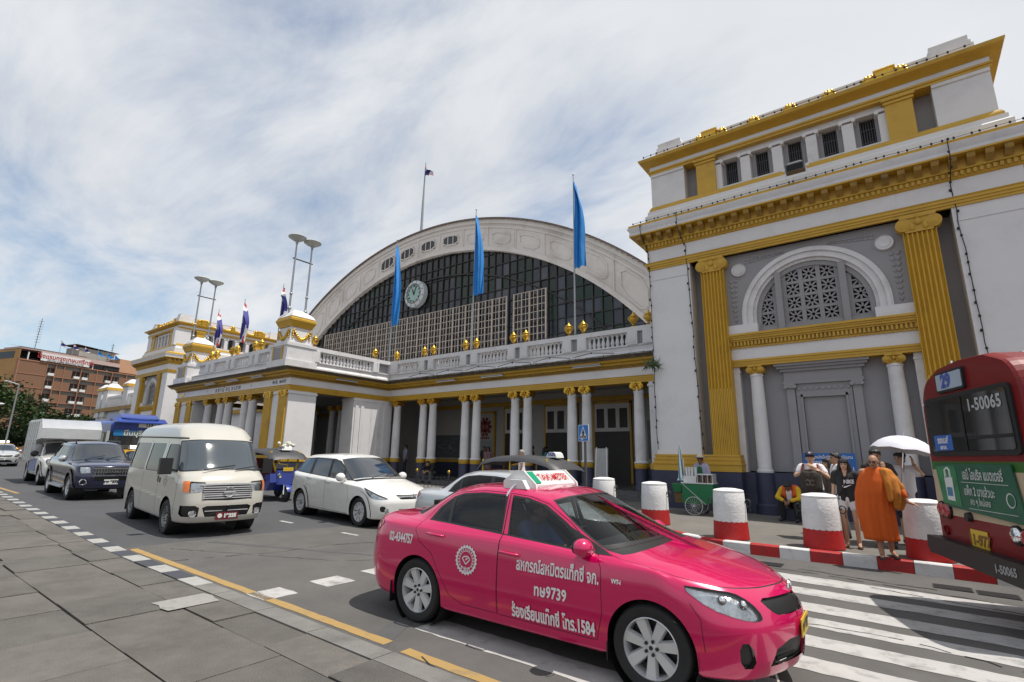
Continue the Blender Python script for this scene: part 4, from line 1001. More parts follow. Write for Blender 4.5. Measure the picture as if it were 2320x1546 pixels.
def build_shell(sh, root, body_mat, regions, ns=100, nt=84, body_name='body'):
    """regions: (name, kind, polygon, material or None for a hole, inset, split) - later ones win. kind: 'st' or a projection."""
    polys = []
    for r in regions:
        name, kind, poly, mat, inset, split = r
        if kind == 'st': q = resamp(poly, .12)
        else: q = [tuple(v) for v in sh.inv(resamp(poly, .03), kind)] if kind == 'side' else [tuple(v) for v in sh.inv(resamp(poly, .03), kind, (0,3.4), (0.2,6))]
        polys.append(q)
    pts = []; edges = []
    for q in polys:
        o = len(pts); pts += [Vector(p) for p in q]; edges += [(o+i, o+(i+1)%len(q)) for i in range(len(q))]
    cons = np.array([tuple(p) for p in pts]) if pts else np.zeros((0,2))
    S, T = np.meshgrid(np.linspace(0, sh.nS, ns+1), np.linspace(0, sh.nL, nt+1), indexing='ij'); g = np.stack([S.ravel(), T.ravel()], 1)
    if len(cons):
        keep = np.ones(len(g), bool); th = .45*min(sh.nS/ns, sh.nL/nt)
        for k in range(0, len(cons), 200): keep &= (np.abs(g[:,None,:]-cons[None,k:k+200,:]).max(2) > th).all(1)
        bd = (g[:,0] == 0)|(g[:,0] == sh.nS)|(g[:,1] == 0)|(g[:,1] == sh.nL); g = g[keep|bd]
    pts += [Vector(p) for p in g]
    r = delaunay_2d_cdt(pts, edges, [], 0, 1e-5); V = np.array([tuple(v) for v in r[0]]); F = np.array([f for f in r[2] if len(f) == 3])
    cen = V[F].mean(1); cls = np.full(len(F), -1)
    for k, q in enumerate(polys): cls[inpoly(cen, q)] = k
    P = sh.ev(V); N = sh.nrm(V); out = {}
    def emit(name, tri, mat, inset, sides, parent):
        if not len(tri): return None
        u, ix = np.unique(tri, return_inverse=True); ix = ix.reshape(-1, 3); p = P[u]+N[u]*inset; n = N[u]; vs = []; fs = []; nn = []
        # make winding follow the normals
        a, b, c = p[ix[:,0]], p[ix[:,1]], p[ix[:,2]]; fl = np.sum(np.cross(b-a, c-a)*n[ix[:,0]], 1) < 0
        ix = ix.copy(); ix[fl] = ix[fl][:, ::-1]
        for sd in sides:
            o = len(vs); m = np.array([1, sd, 1]); vs += [tuple(q) for q in p*m]; nn += [tuple(q) for q in n*m]
            fs += [tuple(int(v)+o for v in (t if sd > 0 else t[::-1])) for t in ix]
        me = bpy.data.meshes.new(name); me.from_pydata(vs, [], fs); me.materials.append(mat)
        me.polygons.foreach_set('use_smooth', [True]*len(me.polygons)); me.normals_split_custom_set_from_vertices(nn)
        o = bpy.data.objects.new(name, me); col.objects.link(o); o.parent = parent; return o
    body = emit(body_name, F[cls == -1], body_mat, 0, (1,-1), root); out[body_name] = body
    names = {}
    for k, (name, kind, poly, mat, inset, split) in enumerate(regions):
        if mat is None: continue
        names.setdefault((name, mat.name, inset, split), []).append(k)
    for (name, mn, inset, split), ks in names.items():
        mat = regions[ks[0]][3]
        par = root
        if mn == 'lamp_lens':
            for k in ks:
                for sd in (1, -1): emit('lamp_housing', F[cls == k], m_lensd, inset-.035, (sd,), root)
        if split:
            for k in ks:
                for sd in (1, -1): out.setdefault(name, []).append(emit(name, F[cls == k], mat, inset, (sd,), par))
        else:
            tri = F[np.isin(cls, ks)]; out[name] = emit(name, tri, mat, inset, (1,-1), par)
    return out
def outline(xf, xr, wv, xa, xb, c=.16, cr=.18):
    return [(xf,0),(xf-c*.34,.45*wv),(xf-c,.80*wv),(xf-.10-c*1.75,.965*wv),(xa,wv),(xa-.55,wv),((xa+xb)/2,wv),(xb+.4,wv),(xb,wv),(xr+cr*2.5,.97*wv),(xr+cr,.82*wv),(xr+.035,.46*wv),(xr,0)]
def lev(o, z): return [(a[0], a[1], zz) for a, zz in zip(o, z)]
def lv3(xs, ys, zs): return list(zip(xs, ys, zs))

# ---------------------------------------------------------------- wheels
m_tyre = pm('tyre_rubber', (.014,.014,.015), .75, .25, 12, .2, 60)
m_alloy = pm('alloy_silver', (.60,.61,.63), .35, .05, 6, metal=.35)
m_steel = pm('steel_wheel', (.34,.34,.33), .4, .2, 8, metal=.6)
m_brk = pm('brake_dark', (.03,.03,.032), .5, metal=.3)
m_chr = pm('chrome', (.75,.76,.78), .08, .02, metal=1.0)
m_blk = pm('trim_black', (.012,.012,.013), .45, .1)
m_rub = pm('rubber_seal', (.008,.008,.009), .6)
m_glass = pm('tinted_glass', (.008,.009,.010), .03, .05, spec=.22)
m_glass2 = pm('windscreen_dark', (.022,.027,.033), .03, .05, spec=1.0, coat=.6)
m_lens = pm('lamp_lens', (0,0,0), .0, alpha=(.93,.95,.96))
m_lensd = pm('lamp_reflector', (.62,.64,.66), .22, .45, 16, .9, 9, metal=.75)
m_red_l = pm('lamp_red', (.32,.008,.01), .15, .2, 10, coat=1.0)
m_amb = pm('lamp_amber', (.62,.15,.01), .18, .25, 18, coat=1.0)
m_plw = pm('plate_white', (.62,.63,.62), .4)
m_plr = pm('plate_red', (.12,.012,.018), .4)
m_ply = pm('plate_yellow', (.62,.42,.03), .4)
m_int = pm('cabin_dark', (.02,.02,.022), .8)
def wheel(parent, c, r=.32, w_=.20, side=1, kind='alloy', n=8, rim=.66):
    # side: +1 the outer face looks to +y
    s = side; rr = r*rim
    root_ = MB(); pr = [(rr*.98,-w_*.42),(rr+.02,-w_*.5),(r*.93,-w_*.5),(r*.985,-w_*.40),(r,-w_*.25),(r,w_*.25),(r*.985,w_*.40),(r*.93,w_*.5),(rr+.02,w_*.5),(rr*.98,w_*.42)]
    root_.lathe(pr, 40, (0,0,0), 'y')
    for k in range(4):
        y = -w_*.22+w_*.44*k/3; root_.lathe([(r+.002,y-.004),(r-.012,y),(r+.002,y+.004)], 40, (0,0,0), 'y')
    whl = bpy.data.objects.new('wheel', None); col.objects.link(whl); whl.parent = parent; whl.location = c
    root_.build('tyre', m_tyre, whl, smooth=35)
    mb = MB(); f = w_*.42
    mb.lathe([(rr*1.0,s*f),(rr*.955,s*(f+.006)),(rr*.93,s*(f-.02)),(rr*.90,s*(f-.12)),(rr*.90,-s*f)], 40, (0,0,0), 'y')
    mt = m_alloy
    if kind == 'alloy':
        for i in range(n):
            a = 2*math.pi*i/n+.2; ca, sa = math.cos(a), math.sin(a)
            def pt(u, v, y): return (u*ca-v*sa, s*y, u*sa+v*ca)
            r0, r1 = rr*.16, rr*.95; w0, w1 = rr*.11, rr*(1.25/n)
            vs = [pt(r0,-w0,f-.025),pt(r1,-w1,f-.012),pt(r1,w1,f-.012),pt(r0,w0,f-.025),pt(r0,-w0*1.5,f-.06),pt(r1,-w1*1.3,f-.05),pt(r1,w1*1.3,f-.05),pt(r0,w0*1.5,f-.06)]
            mb.add(vs, [(0,1,2,3),(0,4,5,1),(1,5,6,2),(2,6,7,3),(3,7,4,0)])
        mb.lathe([(.001,s*(f-.014)),(rr*.14,s*(f-.016)),(rr*.2,s*(f-.03)),(rr*.26,s*(f-.05)),(rr*.26,s*(f-.07))], 24, (0,0,0), 'y')
    else:
        mt = m_steel
        mb.lathe([(.001,s*(f-.03)),(rr*.26,s*(f-.03)),(rr*.32,s*(f-.055)),(rr*.58,s*(f-.03)),(rr*.70,s*(f-.045)),(rr*.9,s*(f-.03))], 32, (0,0,0), 'y')
    mb.build('rim', mt, whl, smooth=35)
    mb = MB()
    mb.lathe([(.001,s*(f-.10)),(rr*.88,s*(f-.10))], 28, (0,0,0), 'y')
    for i in range(5):
        a = 2*math.pi*i/5; q = rr*(.22 if kind == 'alloy' else .42); mb.lathe([(.001,s*(f-.004)),(.012,s*(f-.006)),(.014,s*(f-.03))], 8, (q*math.cos(a), 0, q*math.sin(a)), 'y')
    if kind != 'alloy':
        for i in range(10): a = 2*math.pi*i/10; q = rr*.78; mb.sphere((q*math.cos(a), s*(f-.037), q*math.sin(a)), (.022,.006,.022), 8, 0, 4)
    else:
        mb.lathe([(.001,s*(f-.012)),(rr*.075,s*(f-.012))], 16, (0,0,0), 'y')
    mb.build('hub', m_brk, whl, smooth=35)
    return whl
def four_wheels(root, xf, xr, y, r, w_, kind, n, rim=.66):
    for x in (xf, xr):
        for s in (1, -1): wheel(root, (x, s*y, r), r, w_, s, kind, n, rim)
def wells(root, xs, r, y0, y1, zc):
    mb = MB()
    for x in xs:
        for s in (1, -1):
            mb.lathe([(r+.012,s*y1),(r+.012,s*y0),(.001,s*y0)], 28, (x,0,zc), 'y')
    mb.build('wheel_well', m_blk, root, smooth=30)
def underbody_light_block(root, x0, x1, y, z0, z1):  # hidden black box added inside the body to block light passing through
    mb = MB(); mb.box(x0, x1, -y, y, z0, z1); mb.build('underbody_light_block', m_blk, root)
def mirror_pair(root, x, y, z, mat, w_=.2, h=.13, d=.11, stalk=True):
    for s in (1, -1):
        mb = MB(); M = Matrix.Diagonal((1,1,1))
        mb.sphere((x, s*(y+w_*.55), z), (d, w_*.55, h*.62), 16, 0, 10)
        if stalk: mb.bar((x+.02, s*(y-.06), z-h*.35), (x+.01, s*(y+w_*.2), z-h*.3), .06, .05)
        o = mb.build('wing_mirror', mat, root, smooth=60)
        mb = MB(); mb.sphere((x-d*.55, s*(y+w_*.55), z), (d*.5, w_*.46, h*.5), 12, 0, 8); mb.build('mirror_glass', m_blk, o, smooth=60)
def plate(root, loc, w_, h, txt, mat, tmat, face=1, sub=None, ang=0):
    mb = MB(); x = loc[0]; mb.box(-.008, .0, -w_/2, w_/2, -h/2, h/2)
    o = mb.build('number_plate', mat, root, loc=loc, rot=(0, ang, 0 if face > 0 else math.pi))
    mb = MB(); put_text(mb, txt, h*.68, (.004,0,.012 if sub else 0), (0,1,0), (0,0,1), spacing=1.0, bold=.008)
    if sub: put_text(mb, sub, h*.2, (.004,0,-h*.36), (0,1,0), (0,0,1))
    mb.build('plate_text', tmat, o, smooth=0); return o
def side_text(mb, sh, txt, size, x, z, side=-1, off=.004, **kw):
    # lettering laid on the body side; reads left to right seen from outside
    vs, fs = text_geo(txt, size, **kw); d = 1 if side < 0 else -1
    P = [(x+d*a, z+b) for a, b in vs]; st = sh.inv(P); p = sh.ev(st)+sh.nrm(st)*off
    mb.add([(q[0], side*q[1], q[2]) for q in p], fs)
# ---------------------------------------------------------------- the pink taxi
m_pink = pm('taxi_pink', (.54,.0,.088), .20, .02, 2, coat=1.0, spec=.5, metal=.15, back=(.10,.10,.105))
m_tglass = pm('taxi_glass', (0,0,0), .0, alpha=(.50,.53,.53))
m_wglass = pm('taxi_windscreen', (0,0,0), .0, alpha=(.55,.60,.58))
m_decal = pm('decal_white', (.72,.70,.72), .5)
def sedan_levels(k=None):
    W = .88
    L = []
    L.append(lev(outline(2.12,-2.20,.70,1.3,-1.3,.25), [.19]*13))
    L.append(lev(outline(2.20,-2.29,.835,1.3,-1.3,.26), [.20,.20,.20,.20,.20,.20,.20,.20,.20,.22,.24,.25,.25]))
    L.append(lev(outline(2.265,-2.35,.862,1.3,-1.3,.26), [.34,.34,.34,.34,.33,.33,.33,.33,.34,.36,.38,.38,.38]))
    L.append(lev(outline(2.28,-2.37,.88,1.3,-1.3,.27), [.52,.52,.52,.53,.54,.54,.55,.56,.57,.58,.58,.58,.58]))
    L.append(lev(outline(2.245,-2.355,.876,1.3,-1.3,.29), [.675,.675,.69,.70,.72,.72,.74,.75,.77,.77,.77,.77,.77]))
    L.append(lev(outline(2.13,-2.31,.852,1.3,-1.3,.30,.2), [.80,.80,.81,.85,.885,.885,.915,.94,.955,.96,.965,.97,.97]))
    L.append(lv3([1.60,1.58,1.50,1.36,1.12,.72,-.02,-.92,-1.38,-1.78,-2.02,-2.10,-2.12],
                 [0,.37,.65,.765,.81,.825,.825,.81,.775,.70,.60,.36,0],
                 [.95,.945,.925,.915,.92,.925,.962,.99,1.01,1.03,1.04,1.05,1.05]))
    L.append(lv3([1.16,1.14,1.07,.98,.86,.56,-.04,-.88,-1.36,-1.58,-1.70,-1.75,-1.76],
                 [0,.36,.61,.715,.765,.785,.79,.775,.72,.62,.50,.28,0],
                 [1.035,1.03,1.01,.985,.965,.955,.99,1.02,1.04,1.06,1.07,1.08,1.08]))
    L.append(lv3([.38,.37,.32,.27,.22,.06,-.26,-.74,-1.0,-1.08,-1.13,-1.16,-1.17],
                 [0,.28,.45,.525,.565,.59,.605,.595,.56,.48,.38,.22,0],
                 [1.395,1.39,1.375,1.355,1.342,1.36,1.38,1.375,1.345,1.355,1.365,1.375,1.375]))
    L.append(lv3([.18,.17,.14,.11,.08,-.04,-.30,-.66,-.82,-.88,-.92,-.94,-.95],
                 [0,.22,.34,.40,.43,.45,.46,.45,.42,.36,.28,.16,0],
                 [1.44,1.438,1.428,1.418,1.412,1.422,1.435,1.43,1.41,1.412,1.42,1.425,1.425]))
    xs = [.02,.015,0,-.02,-.04,-.12,-.32,-.58,-.66,-.69,-.71,-.72,-.73]
    L.append(lv3(xs, [0]*13, [1.452,1.452,1.452,1.452,1.452,1.455,1.456,1.453,1.448,1.446,1.444,1.444,1.444]))
    return L
def circ(cx, cz, r, n=36, a0=0, a1=2*math.pi): return [(cx+r*math.cos(a0+(a1-a0)*i/n), cz+r*math.sin(a0+(a1-a0)*i/n)) for i in range(n)]
SD_WIN_F = [(.70,.955),(-.13,1.005),(-.20,1.335),(-.04,1.33),(.17,1.28),(.42,1.155)]
SD_WIN_R = [(-.25,1.018),(-.93,1.042),(-.97,1.275),(-.88,1.315),(-.6,1.345),(-.29,1.345)]
SD_QTR = [(-.98,1.044),(-1.20,1.046),(-1.15,1.15),(-1.02,1.265)]
def sedan(root, paint, glass_s, glass_w, hero=False, ns=100, nt=84):
    sh = Shell(sedan_levels()); rg = []
    st_ws = [(-.1,7.08),(3.45,7.16),(3.62,7.5),(3.70,7.93),(-.1,7.93)]
    st_bl = [(12.1,7.10),(8.75,7.2),(8.55,7.9),(12.1,7.9)]
    frame = [(.76,.94),(-.1,.988),(-.95,1.026),(-1.27,1.032),(-1.18,1.17),(-1.02,1.295),(-.88,1.338),(-.6,1.365),(-.2,1.362),(-.02,1.348),(.20,1.295),(.47,1.155)]
    rg.append(('window_frame','side',frame,m_blk,-.001,False))
    D1 = [(.84,.935),(.885,.85),(.90,.5),(.845,.285),(-.20,.29),(-.205,.98),(-.235,1.378),(-.01,1.362),(.22,1.305),(.50,1.16)]
    D2 = [(-.21,.98),(-.21,.292),(-.64,.295),(-.82,.35),(-.97,.55),(-1.09,.72),(-1.28,.82),(-1.36,.93),(-1.33,1.04),(-1.22,1.17),(-1.04,1.315),(-.88,1.353),(-.6,1.382),(-.24,1.38)]
    if hero:
        rg.append(('front_door','side',D1,paint,0,True)); rg.append(('rear_door','side',D2,paint,0,True))
        rg.append(('window_frame','side',frame,m_blk,-.001,False))
        rg.append(('door_pillar','side',[(-.155,1.0),(-.225,1.005),(-.265,1.365),(-.21,1.365)],paint,.001,False))
        for ln in (D1+D1[:1], D2+D2[:1]): rg.append(('door_gap','side',thick(resamp(ln,.06),.006),m_rub,-.003,False))
        rg.append(('bonnet_gap','st',thick(resamp([(-.1,4.97),(1.0,4.98),(2.0,5.06),(2.9,5.3),(3.6,5.8),(4.0,6.4),(3.9,6.9)],.15,False),.05),m_rub,-.003,False))
        rg.append(('bumper_gap','side',thick([(1.62,.70),(1.70,.6),(1.72,.38)],.005),m_rub,-.003,False))
    rg.append(('side_window','side',SD_WIN_F,glass_s,-.004,True)); rg.append(('side_window','side',SD_WIN_R,glass_s,-.004,True)); rg.append(('quarter_window','side',SD_QTR,glass_s,-.004,True))
    rg.append(('corner_panel','side',[(.96,.945),(.72,.945),(.46,1.15)],m_blk,.002,True))
    rg.append(('windscreen_seal','st',[(-.1,7.0),(3.6,7.06),(3.85,7.5),(3.9,8.0),(-.1,8.0)],m_blk,-.001,False)); rg.append(('windscreen','st',st_ws,glass_w,-.003,False))
    rg.append(('rear_window_seal','st',[(12.1,7.02),(8.6,7.1),(8.4,7.96),(12.1,7.96)],m_blk,-.001,False)); rg.append(('rear_window','st',st_bl,glass_s,-.003,False))
    rg.append(('cowl','st',[(-.1,6.86),(3.3,6.8),(3.6,7.06),(-.1,7.02)],m_blk,-.004,False))
    # face of the car
    rg.append(('headlight','st',smoothpoly([(3.05,4.72),(2.36,4.88),(1.86,4.86),(1.66,4.4),(1.50,3.62),(1.7,3.48),(2.15,3.58),(2.65,3.88)],1),m_lens,.003,True))
    rg.append(('grille','st',smoothpoly([(-.9,3.62),(-.9,4.5),(.75,4.5),(1.40,4.52),(1.25,3.9),(1.0,3.6),(-.2,3.6)],1),m_blk,-.02,False))
    rg.append(('lower_grille','st',[(-.1,1.72),(1.45,1.72),(1.26,2.38),(.8,2.6),(-.1,2.62)],m_blk,-.03,False))
    rg.append(('fog_recess','st',smoothpoly([(1.95,2.70),(2.27,2.70),(2.25,1.72),(1.84,1.72)],1),m_blk,-.03,True))
    rg.append(('tail_light','st',smoothpoly([(10.9,4.25),(10.9,5.15),(9.9,5.2),(9.25,4.95),(9.6,4.3)],1),m_red_l,.006,True))
    for x in (1.3, -1.3): rg.append(('arch','side',[(x-.36,.16),(x-.36,.31)]+[(x-.36*math.cos(math.pi*i/24), .315+.36*math.sin(math.pi*i/24)) for i in range(25)]+[(x+.36,.16)],None,0,False))
    o = build_shell(sh, root, paint, rg, ns, nt); wells(root, (1.3,-1.3), .36, .5, .84, .315); underbody_light_block(root, -1.9, 1.9, .62, .2, .42)
    mb = MB(); lens = mb
    for s in (1, -1):
        for q in ((1.85,4.15),(2.3,4.3)):
            p = sh.ev([q])[0]; n_ = sh.nrm([q])[0]; c = (p[0]-n_[0]*.03, s*(p[1]-n_[1]*.03), p[2]); mb.sphere(c, (.035,.035,.035), 12, 0, 8)
    mb.build('lamp_bulb', m_chr, root, smooth=60)
    mb = MB()
    for i in range(4): z = .628+i*.032; x = 2.212-.018*i; mb.tube([(x-.085,-.42,z),(x-.02,-.2,z),(x+.0,0,z),(x-.02,.2,z),(x-.085,.42,z)], .009, 6)
    for i in range(3): z = .29+i*.04; mb.tube([(2.13,-.44,z),(2.2,-.2,z),(2.225,0,z),(2.2,.2,z),(2.13,.44,z)], .009, 6)
    mb.build('grille_bars', m_blk, root, smooth=0)
    return sh, o
taxi = thing('taxi', 'bright pink metered taxi with white Thai lettering crossing the zebra stripes', 'taxi', (-3.08,5.03,0.043), 0); taxi.rotation_euler = (0, R(.79), R(1.1))
tsh, tob = sedan(taxi, m_pink, m_tglass, m_wglass, True)
four_wheels(taxi, 1.3, -1.3, .765, .318, .20, 'alloy', 7, .71)
mirror_pair(taxi, .74, .80, 1.0, m_pink, .19, .125, .09)
mb = MB()
for s in (1, -1): mb.sphere((.825, s*.92, .985), (.03,.06,.018), 10, 0, 6)
mb.build('mirror_indicator', m_lens, taxi, smooth=60)
for x, z in ((.03,.842),(-.95,.905)):
    for s in (1, -1):
        p, n = tsh.at(x, z, .028, s); q, _ = tsh.at(x-.2, z+.008, .028, s); mb = MB(); mb.tube([tsh.at(x+.01,z,-.002,s)[0],p,(p+q)/2+Vector((0,s*.004,0)),q,tsh.at(x-.21,z+.008,-.002,s)[0]], [.012,.015,.015,.015,.012], 8); mb.build('door_handle', m_pink, taxi, smooth=60)
mb = MB(); side_text(mb, tsh, 'สหกรณ์สหมิตรแท็กซี่ จก.', .142, .45, .765, bold=.004, sx=.60, off=.009)
side_text(mb, tsh, 'ทษ9739', .13, .395, .573, bold=.004, sx=.78, spacing=1.05, off=.006); side_text(mb, tsh, 'ร้องเรียนแท็กซี่ โทร.1584', .145, .41, .362, bold=.005, sx=.60, off=.014)
side_text(mb, tsh, '02-4344757', .13, -1.577, .822, bold=.005, sx=.62, off=.005); side_text(mb, tsh, 'VVT-i', .045, 1.03, .765, bold=.003, off=.004, sx=.8)
mb.build('door_lettering', m_decal, taxi, smooth=0)
# round badge with rays
mb = MB(); cx, cz = -.595, .719
def onside(pts): st = tsh.inv(pts); return [(q[0], -q[1], q[2]) for q in tsh.ev(st)+tsh.nrm(st)*.006]
def sring(r0, r1, n=40, star=0):
    A = [(cx+(r1+(star if i%2 else 0))*math.cos(2*math.pi*i/n), cz+(r1+(star if i%2 else 0))*math.sin(2*math.pi*i/n)) for i in range(n)]; B = [(cx+r0*math.cos(2*math.pi*i/n), cz+r0*math.sin(2*math.pi*i/n)) for i in range(n)]
    mb.add(onside(A+B), [(i,(i+1)%n,n+(i+1)%n,n+i) for i in range(n)])
sring(.112,.128,44,.016); sring(.080,.086)
side_text(mb, tsh, 'ส.ม.ท.', .07, cx, cz-.085, bold=.003, sx=.8, off=.006)
for a, b in [((-.05,.01),(.0,-.04)),((.0,-.04),(.05,.01)),((-.03,.03),(.02,.035)),((.02,.035),(.05,.01)),((-.05,.01),(-.03,.03)),((-.01,.0),(.02,.02))]:
    mb.add(onside(thick([(cx+a[0],cz+a[1]),(cx+b[0],cz+b[1])],.012)), [(0,1,2,3)])
for i in range(22):
    t = 2*math.pi*i/22
    if abs(t-1.5*math.pi) < .9: continue
    mb.add(onside(thick([(cx+.09*math.cos(t),cz+.09*math.sin(t)),(cx+.106*math.cos(t),cz+.106*math.sin(t))],.012)), [(0,1,2,3)])
mb.build('door_badge', m_decal, taxi, smooth=0)
# roof sign
SGX = -.27
mb = MB(); mb.prism([(-.17,1.475),(.20,1.475),(.20,1.50),(.05,1.63),(-.03,1.635),(-.17,1.52)], -.44, .44, 'xz'); sg = mb.build('roof_sign', pm('sign_plastic', (.66,.66,.66), .3, .05), taxi, smooth=30); sg.location = (SGX,0,-.04)
mb = MB()
for s in (-1, 1): mb.prism([(-.20,1.46),(.23,1.46),(.22,1.51),(.06,1.645),(-.04,1.645),(-.20,1.53)], s*.44-.012, s*.44+.012, 'xz'); mb.prism([(-.14,1.46),(.16,1.46),(.10,1.55),(-.08,1.55)], s*.45, s*.53, 'xz')
mb.build('sign_end', pm('sign_plastic', (.66,.66,.66)), sg, smooth=40)
mb = MB(); u = Vector((.15,0,-.135)).normalized(); put_text(mb, 'TAXI-METER', .14, (.132,.055,1.572), (0,1,0), -u, bold=.002, sx=.80, off=.003)
mb.build('sign_text', pm('sign_red', (.5,.02,.02), .4), sg, smooth=0)
mb = MB(); mb.add([Vector((.128,-.42,1.575))+Vector((0,1,0))*a-u*b+Vector((.002,0,.002)) for a, b in [(0,-.085),(.13,-.085),(.13,.085),(0,.085)]], [(0,1,2,3)]); mb.build('sign_badge', pm('sign_green', (.0,.25,.13), .4), sg, smooth=0)
mb = MB(); mb.tube([(-.02,-.60,1.42),(-.0,-.57,1.47),(.02,-.5,1.52)], .012, 8); mb.tube([(-.02,-.595,1.43),(-.02,-.62,1.38)], .016, 8); mb.build('sign_clamp', m_chr, sg)
# wipers, plate, badge, mud flaps
mb = MB(); mb.tube([(1.03,-.55,1.01),(.90,-.35,1.06),(.82,-.1,1.10)], .009, 6); mb.tube([(1.08,.05,1.035),(.93,.3,1.07),(.84,.5,1.08)], .009, 6); mb.build('wiper', m_blk, taxi)
plate(taxi, (2.285,0,.50), .36, .13, 'ทษ9739', m_ply, m_blk)
mb = MB(); mb.lathe([(.045,0),(.062,.012),(.066,0)], 20, (2.185,0,.755), 'x'); mb.sphere((2.185,0,.755), (.012,.03,.045), 10, 0, 6); mb.build('bonnet_badge', m_chr, taxi, smooth=50)
mb = MB()
for s in (1, -1): mb.box(-1.70,-1.69,s*.76-.11,s*.76+.11,.14,.36); mb.box(.93,.94,s*.76-.1,s*.76+.1,.15,.3)
mb.build('mud_flap', m_blk, taxi)
# cabin and driver
mb = MB()
mb.box(.62,.98,-.70,.70,.62,.98); mb.box(.45,.64,-.70,.70,.62,.93)
for y in (-.36,.36):
    mb.box(-.45,.12,y-.25,y+.25,.30,.58); mb.frustum(-.50,y,.55,1.10,.10,.25,.06,.21); mb.box(-.58,-.48,y-.12,y+.12,1.12,1.30)
mb.box(-1.3,-.85,-.62,.62,.35,.62); mb.frustum(-1.35,0,.55,1.06,.12,.64,.08,.6); mb.box(-1.45,-1.35,-.5,-.25,1.06,1.22); mb.box(-1.45,-1.35,.25,.5,1.06,1.22)
mb.box(-1.8,.9,-.7,.7,.24,.30)
mb.build('seats', m_int, taxi, smooth=30)
mb = MB(); mb.tube([(.40+.07*math.sin(a),-.36+.185*math.cos(a),.93+.17*math.sin(a)) for a in [2*math.pi*i/24 for i in range(25)]], .013, 6); mb.tube([(.40,-.36,.93),(.6,-.36,.85)], .03, 6); mb.build('steering_wheel', m_blk, taxi)
# ---------------------------------------------------------------- other road vehicles
m_sil = pm('paint_silver', (.50,.52,.54), .25, .03, 2, metal=.35, coat=.8)
m_yel = pm('paint_taxi_yellow', (.62,.34,.01), .3, .03, 2, coat=.8)
m_wpaint = pm('paint_white', (.72,.72,.70), .25, .03, 1.5, coat=.8, dirt=(.45,.43,.4), dirt_amt=.25)
m_cream = pm('paint_champagne', (.47,.455,.41), .28, .04, 1.2, coat=.6, dirt=(.36,.33,.28), dirt_amt=.3)
m_suvb = pm('paint_navy', (.012,.017,.055), .2, .05, 2, coat=1.0, metal=.2)
def pose(t, x, y, hd): t.location = (x, y, gz(x)+.0); t.rotation_euler = (0, R(.79), R(hd))
car = thing('silver_sedan', 'silver saloon car mostly hidden behind the pink taxi', 'car'); pose(car, -5.75, 8.1, 0)
sedan(car, m_sil, m_glass, m_glass2, False, 60, 50); four_wheels(car, 1.3, -1.3, .765, .315, .19, 'alloy', 8); mirror_pair(car, .74, .8, 1.0, m_sil, .19, .125, .09); plate(car, (2.285,0,.5), .36, .13, 'ภก 4183', m_plw, m_blk)
plate(car, (-2.29,0,.62), .36, .13, 'ภก 4183', m_plw, m_blk, -1)
for nm, lb, ct, pt, x, y, hd in (('silver_saloon','older silver saloon car facing us at the left edge behind the pavement corner','car',m_sil,-49.2,7.6,-6),('yellow_taxi','small far yellow cab between the silver saloon and the box pickup','taxi',m_yel,-60,9.2,-3),
        ('white_car','white car farthest back behind the yellow cab at the left edge','car',m_wpaint,-72,10.6,-3),('yellow_cab','yellow cab glimpsed between the navy off-roader and the cream van','taxi',m_yel,-29.6,9.4,-2)):
    c = thing(nm, lb, ct); pose(c, x, y, hd); sedan(c, pt, m_glass, m_glass2, False, 44, 40); four_wheels(c, 1.3, -1.3, .765, .315, .19, 'alloy', 8); mirror_pair(c, .74, .8, 1.0, pt, .19, .125, .09)
    plate(c, (2.285,0,.5), .36, .13, '6392', m_plw, m_blk)
    if ct == 'taxi':
        mb = MB(); mb.prism([(-.17,1.475),(.18,1.475),(.05,1.64),(-.05,1.64)], -.42, .42, 'xz'); mb.build('roof_sign', pm('sign_plastic', (.66,.66,.66)), c)

